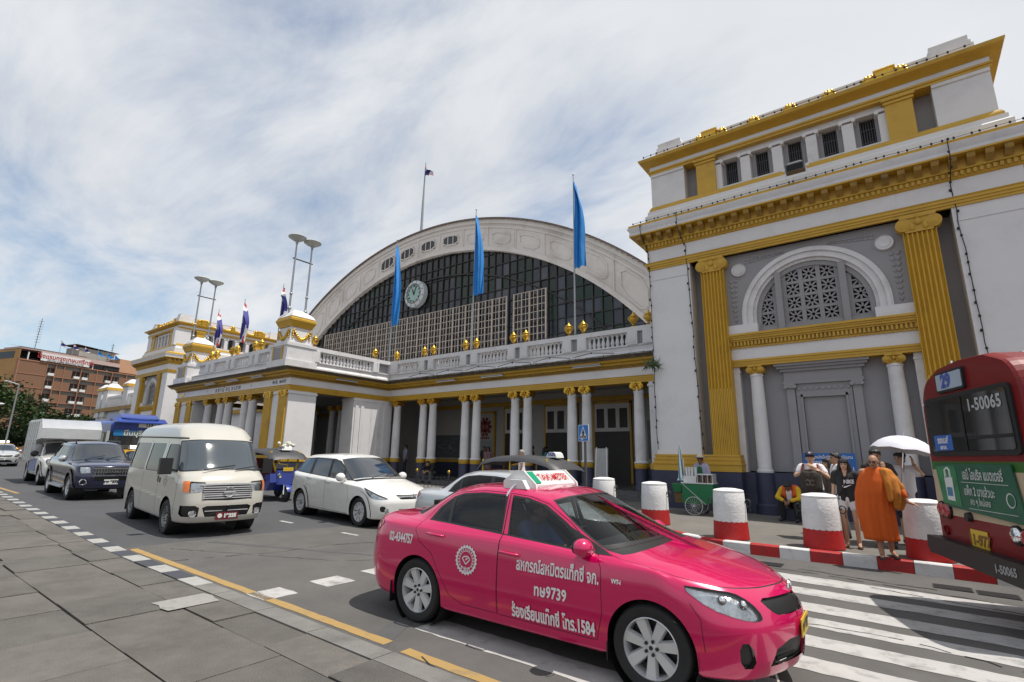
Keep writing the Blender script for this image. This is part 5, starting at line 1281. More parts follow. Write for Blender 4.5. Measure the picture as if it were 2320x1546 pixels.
# ---- high-roof van
def van_levels():
    W = .848; L = []
    o = lambda xf, xr, w_, c=.20, cr=.12: [(xf,0),(xf-.03,.45*w_),(xf-c*.55,.80*w_),(xf-c*1.7,.955*w_),(1.47,.995*w_),(.9,w_),(0,w_),(-1.0,w_),(-1.47,w_),(xr+cr*3,.99*w_),(xr+cr*.8,.92*w_),(xr+.02,.5*w_),(xr,0)]
    for xf, xr, w_, z, c in ((2.30,-2.40,.70,.27,.3),(2.42,-2.50,.80,.28,.26),(2.49,-2.53,.835,.42,.24),(2.49,-2.54,.848,.62,.22),(2.46,-2.53,.848,.84,.2),(2.43,-2.52,.846,1.0,.2)): L.append(lev(o(xf,xr,w_,c), [z]*13))
    L.append(lv3([2.36,2.33,2.22,2.02,1.60,.95,0,-1,-1.5,-2.2,-2.42,-2.50,-2.515],[0,.38,.66,.79,.835,.84,.842,.84,.838,.82,.77,.42,0],[1.13,1.13,1.13,1.13,1.13,1.13,1.14,1.15,1.15,1.15,1.15,1.15,1.15]))
    L.append(lv3([2.19,2.165,2.06,1.90,1.60,.95,0,-1,-1.5,-2.2,-2.41,-2.49,-2.505],[0,.38,.64,.765,.82,.832,.835,.832,.828,.81,.76,.42,0],[1.27,1.265,1.25,1.24,1.24,1.25,1.26,1.27,1.27,1.27,1.27,1.27,1.27]))
    L.append(lv3([1.74,1.72,1.64,1.52,1.35,.85,0,-1,-1.5,-2.15,-2.35,-2.42,-2.435],[0,.36,.58,.685,.735,.75,.755,.752,.748,.73,.69,.4,0],[1.86,1.855,1.84,1.825,1.82,1.825,1.83,1.84,1.84,1.84,1.84,1.84,1.84]))
    L.append(lv3([1.60,1.58,1.49,1.39,1.26,.8,0,-1,-1.5,-2.1,-2.3,-2.36,-2.375],[0,.36,.58,.68,.73,.745,.75,.748,.744,.725,.68,.4,0],[1.98,1.975,1.955,1.94,1.93,1.935,1.94,1.95,1.95,1.95,1.95,1.95,1.95]))
    L.append(lv3([1.28,1.27,1.20,1.12,1.0,.7,0,-1,-1.4,-1.98,-2.14,-2.2,-2.21],[0,.33,.52,.60,.64,.66,.665,.66,.655,.63,.58,.33,0],[2.17,2.165,2.15,2.14,2.14,2.15,2.16,2.16,2.16,2.15,2.14,2.14,2.14]))
    L.append(lv3([.92,.915,.88,.84,.78,.55,0,-1,-1.3,-1.75,-1.88,-1.92,-1.93],[0,.22,.33,.37,.40,.41,.415,.41,.405,.38,.34,.2,0],[2.25,2.25,2.245,2.245,2.245,2.25,2.26,2.26,2.255,2.245,2.24,2.24,2.24]))
    L.append(lv3([.6,.6,.58,.56,.52,.4,0,-.9,-1.1,-1.4,-1.5,-1.52,-1.53],[0]*13,[2.275]*13))
    return L
van = thing('minivan', 'cream high-roof passenger van with amber indicator facing us, maroon plate', 'van'); pose(van, -13.52, 5.46, -5.9)
vsh = Shell(van_levels()); rg = []
rr = lambda x0, x1, z0, z1, sl=0: [(x0,z0),(x1,z0),(x1-sl,z1),(x0,z1)]
def rpoly(P, r=.06):
    out = []; n = len(P)
    for i in range(n):
        p, a, b = Vector(P[i]), Vector(P[i-1]), Vector(P[(i+1)%n]); u = (a-p).normalized(); v = (b-p).normalized()
        for k in range(5):
            t = k/4; q = (p+u*r)*(1-t)**2+p*2*t*(1-t)+(p+v*r)*t*t; out.append((q.x, q.y))
    return out
for nm, P in (('door_gap',[(1.93,1.19),(1.98,.80),(1.92,.42)]),('door_gap',[(.70,1.86),(.70,.36)]),('door_gap',[(-.62,1.86),(-.62,.36)]),('roof_gutter',[(1.55,1.905),(0,1.92),(-2.4,1.93)])): rg.append((nm,'side',thick(resamp(P,.1,False),.012 if nm == 'door_gap' else .03),m_rub,-.003 if nm == 'door_gap' else .004,False))
rg.append(('door_window','side',rpoly([(1.82,1.22),(.80,1.16),(.80,1.78),(1.44,1.78)],.07),m_glass,-.008,True))
rg.append(('side_window','side',rpoly([(.56,1.18),(-.55,1.18),(-.55,1.79),(.56,1.79)]),m_glass,-.008,True)); rg.append(('side_window','side',rpoly([(-.68,1.18),(-2.18,1.18),(-2.12,1.79),(-.68,1.79)]),m_glass,-.008,True))
rg.append(('windscreen_seal','st',[(-.1,7.0),(3.15,6.98),(3.55,7.15),(3.72,7.9),(3.5,8.22),(-.1,8.22)],m_blk,0,False)); rg.append(('windscreen','st',[(-.1,7.1),(3.0,7.08),(3.42,7.22),(3.60,7.9),(3.4,8.12),(-.1,8.12)],pm('van_glass', (.055,.07,.085), .05, .12, .9, coat=.8),-.004,False))
rg.append(('rear_window','st',rpoly([(12.1,7.2),(10.3,7.2),(10.4,8.1),(12.1,8.1)],.1),m_glass,-.004,False))
rg.append(('headlight','st',rpoly([(1.35,4.12),(1.12,5.35),(2.05,5.5),(2.05,4.05)],.12),m_lens,.004,True)); rg.append(('indicator','st',rpoly([(2.06,4.05),(2.06,5.5),(2.62,5.5),(2.66,4.2)],.1),m_amb,.006,True))
rg.append(('grille','st',[(-.1,3.85),(-.1,5.12),(1.08,5.18),(1.30,4.1),(1.15,3.8)],m_blk,-.02,False)); rg.append(('bumper_slot','st',[(-.1,3.32),(-.1,3.72),(1.12,3.72),(1.22,3.4)],m_blk,-.015,False))
rg.append(('lower_grille','st',[(-.1,1.85),(-.1,2.9),(1.0,2.9),(1.22,2.75),(1.05,1.85)],m_blk,-.03,False)); rg.append(('fog_recess','st',[(1.42,1.9),(1.36,2.75),(1.6,2.95),(2.7,2.95),(2.75,2.2),(2.5,1.9)],m_blk,-.03,True))
for x in (1.47,-1.47): rg.append(('arch','side',[(x-.39,.2),(x-.39,.34)]+[(x-.39*math.cos(math.pi*i/24), .35+.39*math.sin(math.pi*i/24)) for i in range(25)]+[(x+.39,.2)],None,0,False))
build_shell(vsh, van, m_cream, rg, 90, 84); wells(van, (1.47,-1.47), .39, .45, .81, .35); underbody_light_block(van, -2.2, 2.2, .6, .25, .5); four_wheels(van, 1.47, -1.47, .735, .335, .19, 'steel', 8, .62)
mb = MB()
for i in range(6): z = .745+i*.042; mb.bar((2.44-.004*i,-.47+.0*i,z), (2.475-.006*i,0,z), .03, .018); mb.bar((2.475-.006*i,0,z), (2.44-.004*i,.47,z), .03, .018)
mb.bar((2.40,-.52,1.005),(2.435,0,1.012),.03,.035); mb.bar((2.435,0,1.012),(2.40,.52,1.005),.03,.035); mb.lathe([(.075,-.01),(.095,.01),(.10,.03)][::-1], 24, (2.47,0,.86), 'x'); mb.box(2.47,2.495,-.11,.11,.845,.875)
mb.bar((2.44,-.40,.50),(2.46,.40,.50),.02,.012)
mb.build('grille_bars', m_alloy, van, smooth=40)
mb = MB()
for s in (1, -1): mb.lathe([(.001,.0),(.05,.0),(.062,.03),(.07,.01)], 20, (2.385,s*.60,.46), 'x')
mb.build('fog_lamp', m_chr, van, smooth=40)
plate(van, (2.50,.0,.40), .42, .14, '● 19225', m_plr, m_plw)
for s in (1, -1):
    mb = MB(); mb.box(1.62,1.74,s*1.0-.11,s*1.0+.11,1.18,1.50); mb.bar((1.72,s*.80,1.25),(1.68,s*.95,1.28),.04,.04); mb.build('wing_mirror', m_blk, van)
mb = MB(); mb.tube([(2.22,-.45,1.285),(2.16,.15,1.37)], .011, 6); mb.tube([(2.22,.15,1.285),(2.14,.62,1.36)], .011, 6); mb.build('wiper', m_blk, van)
mb = MB()
for s in (1, -1): mb.box(.62,.68,s*.84-.012,s*.84+.012,.98,1.10); mb.box(.76,.86,s*.84-.012,s*.84+.012,.97,1.07); mb.box(-1.9,-1.88,s*.72-.12,s*.72+.12,.18,.46)
mb.build('door_handle', m_blk, van)
mb = MB(); C_ = (1.22,1.02)
for r0, r1 in ((.10,.115),(.05,.062)):
    A = [(C_[0]+r1*math.cos(2*math.pi*i/24), C_[1]+r1*math.sin(2*math.pi*i/24)) for i in range(24)]; B = [(C_[0]+r0*math.cos(2*math.pi*i/24), C_[1]+r0*math.sin(2*math.pi*i/24)) for i in range(24)]
    st = vsh.inv(A+B); q = vsh.ev(st)+vsh.nrm(st)*.004; mb.add([(a[0],-a[1],a[2]) for a in q], [(i,(i+1)%24,24+(i+1)%24,24+i) for i in range(24)])
mb.build('door_badge', pm('decal_grey', (.33,.33,.33), .6), van, smooth=0)

# ---- people carrier
def mpv_levels():
    L = []; wl = (1.415,-1.415)
    def o(xf, xr, w_, c=.22, cr=.16): return outline(xf, xr, w_, 1.415, -1.415, c, cr)
    for xf, xr, w_, z, c in ((2.20,-2.12,.74,.20,.2),(2.28,-2.22,.855,.21,.2),(2.36,-2.30,.88,.34,.22),(2.37,-2.33,.897,.54,.24),(2.33,-2.33,.893,.68,.25)): L.append(lev(o(xf,xr,w_,c), [z]*4+[z+.02]*5+[z+.05]*4))
    L.append(lev(o(2.22,-2.30,.875,.27), [.785,.785,.80,.85,.89,.92,.96,.99,1.0,1.01,1.01,1.01,1.01]))
    L.append(lv3([1.72,1.70,1.60,1.44,1.15,.7,0,-1,-1.5,-1.98,-2.18,-2.25,-2.265],[0,.38,.64,.77,.82,.84,.848,.845,.835,.80,.72,.4,0],[.955,.95,.93,.92,.93,.96,1.0,1.04,1.06,1.08,1.09,1.09,1.09]))
    L.append(lv3([1.24,1.22,1.12,1.0,.84,.55,0,-1,-1.5,-1.94,-2.12,-2.19,-2.2],[0,.37,.61,.72,.785,.81,.82,.815,.80,.76,.68,.4,0],[1.075,1.07,1.05,1.02,1.0,1.0,1.03,1.07,1.09,1.12,1.13,1.13,1.13]))
    L.append(lv3([.30,.285,.22,.14,.05,-.08,-.4,-1.1,-1.45,-1.72,-1.86,-1.92,-1.93],[0,.32,.50,.58,.63,.655,.665,.65,.63,.58,.5,.3,0],[1.565,1.56,1.54,1.52,1.505,1.52,1.545,1.535,1.52,1.51,1.51,1.51,1.51]))
    L.append(lv3([.05,.04,0,-.05,-.10,-.2,-.45,-1.05,-1.35,-1.62,-1.8,-1.88,-1.9],[0,.24,.38,.44,.47,.49,.5,.49,.47,.43,.38,.22,0],[1.62,1.618,1.61,1.60,1.595,1.605,1.62,1.605,1.595,1.58,1.57,1.565,1.565]))
    L.append(lv3([-.15,-.15,-.17,-.19,-.22,-.28,-.5,-.95,-1.15,-1.4,-1.55,-1.6,-1.62],[0]*13,[1.645]*8+[1.635,1.62,1.61,1.605,1.60]))
    return L
mpv = thing('people_carrier', 'white people carrier with dark side glass behind the pink taxi tail', 'car'); pose(mpv, -11.75, 8.89, -4.3)
msh = Shell(mpv_levels()); rg = []
MG = pm('people_carrier_glass', (.03,.04,.05), .04, .05, 1, coat=.7)
for P in ([(.80,1.0),(.95,.6),(.92,.25)],[(-.18,1.53),(-.18,.25)],[(-1.12,1.5),(-1.12,.72),(-.95,.28)],[(.92,.25),(-.95,.28)]): rg.append(('door_gap','side',thick(resamp(P,.1,False),.008),m_rub,-.003,False))
rg.append(('window_frame','side',[(.95,1.005),(0,1.03),(-1.5,1.10),(-2.02,1.125),(-1.92,1.3),(-1.72,1.48),(-1.1,1.52),(-.1,1.505),(.12,1.46),(.5,1.26)],m_blk,0,False))
rg.append(('side_window','side',[(.52,1.035),(-.12,1.055),(-.15,1.48),(.06,1.445),(.40,1.28)],MG,-.004,True)); rg.append(('side_window','side',[(-.22,1.06),(-1.06,1.095),(-1.06,1.495),(-.25,1.488)],MG,-.004,True)); rg.append(('side_window','side',[(-1.18,1.10),(-1.92,1.14),(-1.84,1.3),(-1.66,1.465),(-1.18,1.49)],MG,-.004,True)); rg.append(('quarter_window','side',[(.85,1.02),(.60,1.035),(.48,1.23)],MG,-.004,True))
rg.append(('windscreen','st',[(-.1,7.06),(3.4,7.12),(3.6,7.5),(3.68,7.95),(-.1,7.95)],m_glass2,-.002,False)); rg.append(('cowl','st',[(-.1,6.9),(3.3,6.86),(3.6,7.08),(-.1,7.04)],m_blk,-.002,False)); rg.append(('rear_window','st',[(12.1,7.2),(10,7.2),(9.9,7.9),(12.1,7.9)],m_glass,-.004,False))
rg.append(('headlight','st',smoothpoly([(1.5,3.75),(1.75,4.2),(2.7,5.0),(3.35,5.55),(3.3,4.75),(2.8,3.95),(2.3,3.7)],1),m_lens,.003,True))
rg.append(('grille','st',[(-.1,3.75),(-.1,4.65),(.95,4.65),(1.05,4.4),(.75,3.75)],m_blk,-.02,False)); rg.append(('lower_grille','st',[(-.1,1.5),(-.1,2.5),(.9,2.5),(1.1,1.5)],m_blk,-.03,False)); rg.append(('fog_recess','st',smoothpoly([(1.75,2.2),(1.75,2.8),(2.2,2.8),(2.2,2.2)],2),m_brk,-.02,True))
rg.append(('tail_light','st',[(10.6,4.5),(10.6,6.2),(9.6,6.2),(9.5,4.7)],m_red_l,.004,True))
for x in wl if False else (1.415,-1.415):
    rg.append(('arch_flare','side',[(x+.47*math.cos(a), .33+.47*math.sin(a)) for a in [math.pi*i/20 for i in range(21)]]+[(x-.46,.24),(x+.46,.24)],m_wpaint,.022,False))
    rg.append(('arch','side',[(x-.37,.16),(x-.37,.33)]+[(x-.37*math.cos(math.pi*i/24), .33+.37*math.sin(math.pi*i/24)) for i in range(25)]+[(x+.37,.16)],None,0,False))
build_shell(msh, mpv, m_wpaint, rg, 80, 66); wells(mpv, (1.415,-1.415), .37, .5, .86, .33); underbody_light_block(mpv, -2, 2, .62, .2, .45); four_wheels(mpv, 1.415, -1.415, .775, .33, .21, 'alloy', 10, .68); mirror_pair(mpv, .62, .82, 1.08, m_wpaint, .22, .17, .11)
mb = MB(); mb.bar((2.28,-.33,.715),(2.325,0,.71),.03,.035); mb.bar((2.325,0,.71),(2.28,.33,.715),.03,.035)
mb.build('grille_bar', m_alloy, mpv)
mb = MB()
for a in range(3):
    t = math.pi/2+a*2*math.pi/3; c, s = math.cos(t), math.sin(t)
    mb.prism([(0,.715),(.03*c-.02*s,.715+.03*s+.02*c),(.065*c,.715+.065*s),(.03*c+.02*s,.715+.03*s-.02*c)], 2.33, 2.345, 'yz')
mb.build('bonnet_badge', m_chr, mpv)
for x, z in ((.02,.93),(-.93,.98)):
    for s in (1, -1):
        p, n = msh.at(x,z,.025,s); q, _ = msh.at(x-.2,z+.005,.025,s); mb = MB(); mb.tube([msh.at(x+.01,z,0,s)[0],p,q,msh.at(x-.21,z,0,s)[0]], .015, 8); mb.build('door_handle', m_chr, mpv, smooth=60)
mb = MB(); mb.tube([(1.18,-.4,1.085),(1.0,.1,1.18)], .009, 6); mb.tube([(1.2,.1,1.085),(1.0,.5,1.16)], .009, 6); mb.build('wiper', m_blk, mpv)
mb = MB()
for s in (1,-1): mb.lathe([(.001,0),(.045,0),(.055,.02),(.06,0)], 16, (2.235,s*.66,.40), 'x')
mb.build('fog_lamp', m_chr, mpv)

# ---- navy off-roader
def suv_levels():
    L = []
    def o(xf, xr, w_, c=.14, cr=.12): return outline(xf, xr, w_, 1.525, -1.525, c, cr)
    for xf, xr, w_, z, c in ((2.22,-2.3,.72,.34,.2),(2.32,-2.36,.85,.36,.18),(2.38,-2.42,.89,.50,.16),(2.40,-2.43,.90,.70,.15),(2.37,-2.43,.90,.88,.14),(2.32,-2.42,.895,1.02,.15)): L.append(lev(o(xf,xr,w_,c), [z]*13))
    L.append(lv3([1.9,1.88,1.80,1.6,1.3,.8,0,-1,-1.6,-2.15,-2.33,-2.38,-2.39],[0,.4,.68,.80,.85,.86,.865,.86,.855,.83,.76,.42,0],[1.13,1.125,1.11,1.10,1.10,1.11,1.13,1.15,1.16,1.17,1.17,1.17,1.17]))
    L.append(lv3([1.12,1.10,1.02,.92,.78,.5,0,-1,-1.6,-2.12,-2.28,-2.34,-2.35],[0,.38,.62,.74,.80,.815,.825,.82,.81,.78,.72,.4,0],[1.20,1.195,1.18,1.16,1.15,1.15,1.17,1.19,1.20,1.22,1.22,1.22,1.22]))
    L.append(lv3([.38,.37,.31,.24,.15,.02,-.3,-1.1,-1.6,-1.98,-2.1,-2.15,-2.16],[0,.33,.52,.60,.64,.66,.67,.665,.65,.62,.56,.32,0],[1.70,1.695,1.68,1.665,1.655,1.67,1.69,1.69,1.685,1.67,1.66,1.66,1.66]))
    L.append(lv3([.18,.17,.13,.08,.02,-.1,-.4,-1.1,-1.5,-1.86,-1.98,-2.03,-2.04],[0,.25,.4,.46,.5,.52,.53,.52,.51,.48,.42,.25,0],[1.755,1.75,1.745,1.74,1.735,1.74,1.75,1.75,1.745,1.735,1.73,1.73,1.73]))
    L.append(lv3([0,0,-.02,-.05,-.08,-.15,-.4,-1.05,-1.3,-1.6,-1.7,-1.72,-1.73],[0]*13,[1.78]*13))
    return L
def truckish(root, paint, box=False):
    sh = Shell(suv_levels()); rg = []
    for P in ([(.85,1.14),(1.0,.8),(.95,.42)],[(-.25,1.66),(-.25,.42)],[(-1.2,1.66),(-1.2,.9),(-1.05,.42)],[(.95,.44),(-1.05,.44)]): rg.append(('door_gap','side',thick(resamp(P,.1,False),.012),m_rub,-.003,False))
    rg.append(('side_window','side',[(.62,1.18),(-.18,1.19),(-.22,1.63),(.02,1.61),(.22,1.55)],m_glass,-.004,True)); rg.append(('side_window','side',[(-.30,1.19),(-1.14,1.21),(-1.14,1.64),(-.3,1.635)],m_glass,-.004,True))
    if not box: rg.append(('side_window','side',[(-1.26,1.215),(-2.02,1.24),(-1.93,1.5),(-1.85,1.61),(-1.26,1.635)],m_glass,-.004,True))
    rg.append(('windscreen','st',[(-.1,7.08),(3.4,7.12),(3.62,7.5),(3.70,7.93),(-.1,7.93)],m_glass2,-.003,False)); rg.append(('cowl','st',[(-.1,6.9),(3.3,6.88),(3.6,7.1),(-.1,7.06)],m_blk,-.002,False))
    rg.append(('headlight','st',rpoly([(1.35,3.7),(1.45,5.1),(2.35,5.15),(2.5,4.4),(2.2,3.6)],.1),m_lens,.004,True)); rg.append(('grille','st',[(-.1,3.4),(-.1,4.95),(1.15,4.95),(1.2,4.5),(1.02,3.4)],m_blk,-.02,False)); rg.append(('lower_grille','st',[(-.1,2.4),(-.1,3.15),(1.0,3.15),(1.05,2.5)],m_blk,-.02,False))
    rg.append(('fog_recess','st',smoothpoly([(1.55,2.0),(1.55,2.75),(2.05,2.75),(2.05,2.0)],2),m_brk,-.012,True)); rg.append(('tail_light','st',[(10.4,4.2),(10.4,5.8),(9.8,5.8),(9.8,4.2)],m_red_l,.004,True))
    for x in (1.525,-1.525):
        rg.append(('arch_flare','side',[(x+.53*math.cos(a), .40+.53*math.sin(a)) for a in [math.pi*i/20 for i in range(21)]]+[(x-.52,.38),(x+.52,.38)],paint,.03,False))
        rg.append(('arch','side',[(x-.43,.25),(x-.43,.39)]+[(x-.43*math.cos(math.pi*i/24), .39+.43*math.sin(math.pi*i/24)) for i in range(25)]+[(x+.43,.25)],None,0,False))
    build_shell(sh, root, paint, rg, 64, 58); wells(root, (1.525,-1.525), .43, .5, .87, .39); underbody_light_block(root, -2.2, 2.2, .62, .32, .6); four_wheels(root, 1.525, -1.525, .77, .38, .24, 'alloy', 12, .66)
    mb = MB()
    for j in range(2):
        z = .80+.11*j
        for i in range(13): y = -.42+.07*i; mb.bar((2.345,y,z-.045),(2.345,y,z+.045),.02,.02)
        mb.bar((2.36,-.5,z+.055),(2.385,0,z+.055),.03,.02); mb.bar((2.385,0,z+.055),(2.36,.5,z+.055),.03,.02)
    mb.bar((2.36,-.5,.745),(2.39,0,.745),.03,.03); mb.bar((2.39,0,.745),(2.36,.5,.745),.03,.03); mb.build('grille_bars', m_chr, root, smooth=0)
    return sh
suv = thing('off_roader', 'dark navy off-roader with chrome toothed grille behind the cream van', 'car'); pose(suv, -22.37, 5.85, -2.8)
truckish(suv, m_suvb); mirror_pair(suv, .70, .86, 1.22, m_chr, .22, .18, .1); plate(suv, (2.42,.0,.56), .36, .15, 'กพ 9372', m_plw, m_blk)
mb = MB()
for s in (1,-1): mb.tube([(.05,s*.60,1.72),(-.05,s*.62,1.80),(-1.6,s*.62,1.80),(-1.75,s*.58,1.73)], .022, 8)
mb.build('roof_rail', m_blk, suv, smooth=60)
mb = MB()
for s in (1,-1): mb.box(-1.0,.98,s*.88-.09,s*.88+.09,.34,.40)
mb.build('side_step', m_alloy, suv)
mb = MB()
for s in (1,-1): mb.lathe([(.06,0),(.085,.03),(.10,0)], 20, (2.345,s*.68,.56), 'x')
mb.build('fog_lamp', m_chr, suv, smooth=50)
mb = MB(); mb.lathe([(.001,.012),(.24,.012),(.30,0)], 20, (0,0,0)); o = mb.build('bonnet_scoop', m_chr, suv, loc=(1.5,0,1.145), smooth=40); o.scale = (.5,1,1)
mb = MB(); mb.tube([(1.08,-.5,1.21),(.92,.05,1.33)], .009, 6); mb.tube([(1.1,.05,1.21),(.92,.5,1.32)], .009, 6); mb.build('wiper', m_blk, suv)
pick = thing('box_pickup', 'white pickup truck carrying a tall ribbed aluminium box, beside the navy off-roader', 'truck'); pose(pick, -29.6, 6.55, -3.4)
truckish(pick, m_wpaint, True); mirror_pair(pick, .70, .88, 1.22, m_blk, .24, .2, .1)
m_alu = pm('box_aluminium', (.58,.59,.60), .28, .10, 2.5, .3, 5, metal=.55); mb = MB()
P = [(-2.5,.9),(-2.5,2.55),(-2.35,2.66),(.55,2.66),(.72,2.58),(1.12,2.28),(1.12,1.86),(.35,1.82),(-.5,1.6),(-.5,.9)]
mb.prism(P, -.98, .98, 'xz'); bx_ = mb.build('cargo_box', m_alu, pick, smooth=30)
mb = MB()
for x in (-2.5,-2.0,-1.5,-1.0,-.5,.0): mb.bar((x,-.985,.95),(x,-.985,2.6),.05,.02); mb.bar((x,.985,.95),(x,.985,2.6),.05,.02)
for z in (1.0,1.8,2.58): mb.bar((-2.5,-.985,z),(.3,-.985,z),.02,.05)
for a, b in zip(P[3:7],P[4:8]):
    for s in (-.98,.98): mb.bar((a[0],s,a[1]),(b[0],s,b[1]),.03,.03)
mb.build('box_ribs', m_alu, bx_)
mb = MB(); mb.prism([(.6,.50),(-1.0,.50),(-1.0,.95),(.6,1.0)], -.912, -.905, 'xz'); mb.build('door_graphic', pm('graphic_blue', (.12,.16,.38), .4, .3, 3), pick)
# ---- town buses
def bus(nm, label, cols, zl, L, hw, zr, loc, hd, front):
    b = thing(nm, label, 'bus'); b.location = loc; b.rotation_euler = (0,R(.6),R(hd))
    ring = []
    for z in zl: ring.append((hw-(max(0,.9-z)*.06), z))
    for i in range(1, 8): a = math.pi/2*i/8; ring.append((hw-.30+.30*math.cos(a)-.04*i/8, zl[-1]+(zr-.12-zl[-1])*math.sin(a)))
    ring.append((hw*.5, zr-.03)); ring.append((0, zr))
    full = ring+[(-y, z) for y, z in ring[-2::-1]]; n = len(full); k = len(ring)
    secs = [(0,.965,.02),(.03,.985,.01),(.10,1,0),(L-.10,1,0),(L-.03,.985,.01),(L,.965,.02)]
    mb = MB(); vs = []
    for x, sc_, dz in secs: vs += [(x, y*sc_, z-(dz if z > 2 else 0)) for y, z in full]
    fs = []; ms = []
    def m_of(i): j = i if i < k-1 else 2*k-3-i; return min(j, len(cols)-1) if j < len(zl)-1 else cols_top
    cols_top = len(cols)-1
    for i in range(len(secs)-1):
        for j in range(n-1): mb.add([vs[i*n+j],vs[i*n+j+1],vs[(i+1)*n+j+1],vs[(i+1)*n+j]], [(0,1,2,3)], m_of(j))
    for si in (0, len(secs)-1):
        for j in range(k-1): mb.add([vs[si*n+j],vs[si*n+j+1],vs[si*n+n-2-j],vs[si*n+n-1-j]], [(0,1,2,3)], m_of(j))
    mb.add([vs[0],vs[n-1],vs[(len(secs)-1)*n+n-1],vs[(len(secs)-1)*n]], [(0,1,2,3)], 0)
    mb.build('body', cols, b, smooth=35); four_wheels(b, L-2.4, 2.6, hw-.17, .48, .28, 'steel', 8, .55); return b
m_bred = pm('bus_red', (.17,.005,.007), .4, .1, 1.5, coat=.1, spec=.3, dirt=(.1,.01,.01), dirt_amt=.4); m_bcream = pm('bus_cream', (.46,.37,.24), .45, .1, 2, dirt=(.3,.24,.16), dirt_amt=.5); m_bgreen = pm('bus_green', (.03,.13,.015), .4, .1)
m_bblue = pm('bus_blue', (.02,.05,.26), .35, .12, 1.5, coat=.3); m_bnavy = pm('bus_dark', (.02,.025,.04), .4)
m_bgl = pm('bus_glass', (0,0,0), .0, alpha=(.30,.31,.31))
th = R(20); P0 = Vector((.30, 9.5)); dirn = Vector((math.sin(th), -math.cos(th))); HWB = 1.12
cen = P0+dirn*HWB
bus1 = bus('town_bus', 'red and cream town bus, number 29, seen from behind at the right edge', [m_bred, m_bcream, m_bgreen, m_bred], [.66,1.14,1.72,1.83,2.55], 10.5, HWB, 3.10, (cen.x, cen.y, gz(cen.x)), 20, False)
# rear dressing: local x points backwards out of the rear face as -x
def rq(x, y0, y1, z0, z1, mb, m=0): mb.box(x-.012, x, y0, y1, z0, z1, m)
mb = MB(); mb.prism(rpoly([(-.98,1.90),(-.96,2.68),(.96,2.68),(.98,1.90)],.09), -.028, -.0, 'yz'); fr = mb.build('rear_window_frame', m_rub, bus1, smooth=30)
mb = MB(); mb.prism(rpoly([(.04,1.96),(.04,2.63),(.90,2.63),(.92,1.96)],.05), -.036, -.030, 'yz'); mb.build('rear_window', pm('bus_rear_glass', (.035,.036,.036), .03, .1, 1, coat=.6), bus1, smooth=30)
mb = MB(); mb.prism(rpoly([(-.92,1.96),(-.90,2.63),(-.02,2.63),(-.02,1.96)],.05), -.036, -.030, 'yz'); mb.build('rear_window', MATS['bus_rear_glass'], bus1, smooth=30)
mb = MB(); mb.box(-.042,-.036,-.90,-.04,2.09,2.13); mb.box(-.042,-.036,.0,.03,1.96,2.63); mb.build('window_bar', m_rub, fr)
mb = MB(); mb.prism(rpoly([(-.12,2.72),(-.12,2.99),(.56,2.99),(.56,2.72)],.03), -.03, 0, 'yz'); o = mb.build('route_sign', m_rub, bus1, smooth=30)
mb = MB(); mb.prism(rpoly([(-.09,2.75),(-.09,2.96),(.53,2.96),(.53,2.75)],.02), -.036, -.03, 'yz'); mb.build('route_board', pm('route_board', (.34,.42,.50), .4), o)
mb = MB(); put_text(mb, '29', .24, (-.040,.28,2.855), (0,-1,0), (0,0,1), bold=.012); mb.build('route_number', pm('route_blue', (.05,.09,.35), .5), o, smooth=0)
mb = MB(); put_text(mb, '1-50065', .20, (-.041,-.47,2.49), (0,-1,0), (0,0,1), bold=.006, spacing=1.05); mb.build('fleet_number', pm('fleet_white', (.40,.42,.42), .5), fr, smooth=0)
mb = MB(); mb.box(-.041,-.037,.34,.80,1.97,2.17); o = mb.build('blue_notice', pm('notice_blue', (.03,.12,.42), .5), fr)
mb = MB(); put_text(mb, 'รถเมล์', .11, (-.044,.57,2.10), (0,-1,0), (0,0,1), bold=.004); put_text(mb, 'ขสมก.', .07, (-.044,.57,2.01), (0,-1,0), (0,0,1), bold=.003); mb.build('notice_text', m_decal, o, smooth=0)
m_adg = pm('advert_green', (.012,.10,.055), .45, .3, 3); m_adl = pm('advert_mid_green', (.03,.20,.08), .45, .5, 5)  # board green, and a lighter mottled green for its picture panel
mb = MB(); mb.prism([(.92,1.80),(.82,1.26),(-.86,1.18),(-.74,1.80)], -.03, -.012, 'yz'); ad = mb.build('rear_advert', m_adg, bus1)
mb = MB(); mb.prism([(.90,1.76),(.82,1.30),(.36,1.27),(.40,1.78)], -.034, -.031, 'yz'); mb.build('advert_picture', m_adl, ad)
mb = MB(); mb.prism([(.70,1.62),(.68,1.34),(.50,1.33),(.50,1.63)], -.038, -.035, 'yz'); mb.tube([(-.037,.66,1.63),(-.037,.66,1.72),(-.037,.60,1.75),(-.037,.54,1.72),(-.037,.54,1.63)], .012, 6); mb.build('advert_phone', m_plw, ad)
mb = MB(); mb.prism([(.66,1.5),(.66,1.39),(.53,1.39),(.53,1.5)], -.041, -.039, 'yz'); mb.build('phone_screen', pm('screen_blue', (.05,.2,.35), .4, .6, 30), ad)
mb = MB(); put_text(mb, 'เอมี่ ไอบริค แบตเตอรี่', .16, (-.036,-.17,1.665), (0,-1,0), (0,0,1), bold=.004, sx=.62); put_text(mb, 'แพ็ก 2 มาแล้วนะ', .14, (-.036,-.06,1.47), (0,-1,0), (0,0,1), bold=.003, sx=.7); put_text(mb, 'สด ๆ ใหม่เลย', .10, (-.036,-.06,1.35), (0,-1,0), (0,0,1), bold=.002, sx=.8)
mb.box(-.036,-.034,-.66,.30,1.575,1.582); mb.box(-.036,-.034,-.74,.20,1.265,1.272)
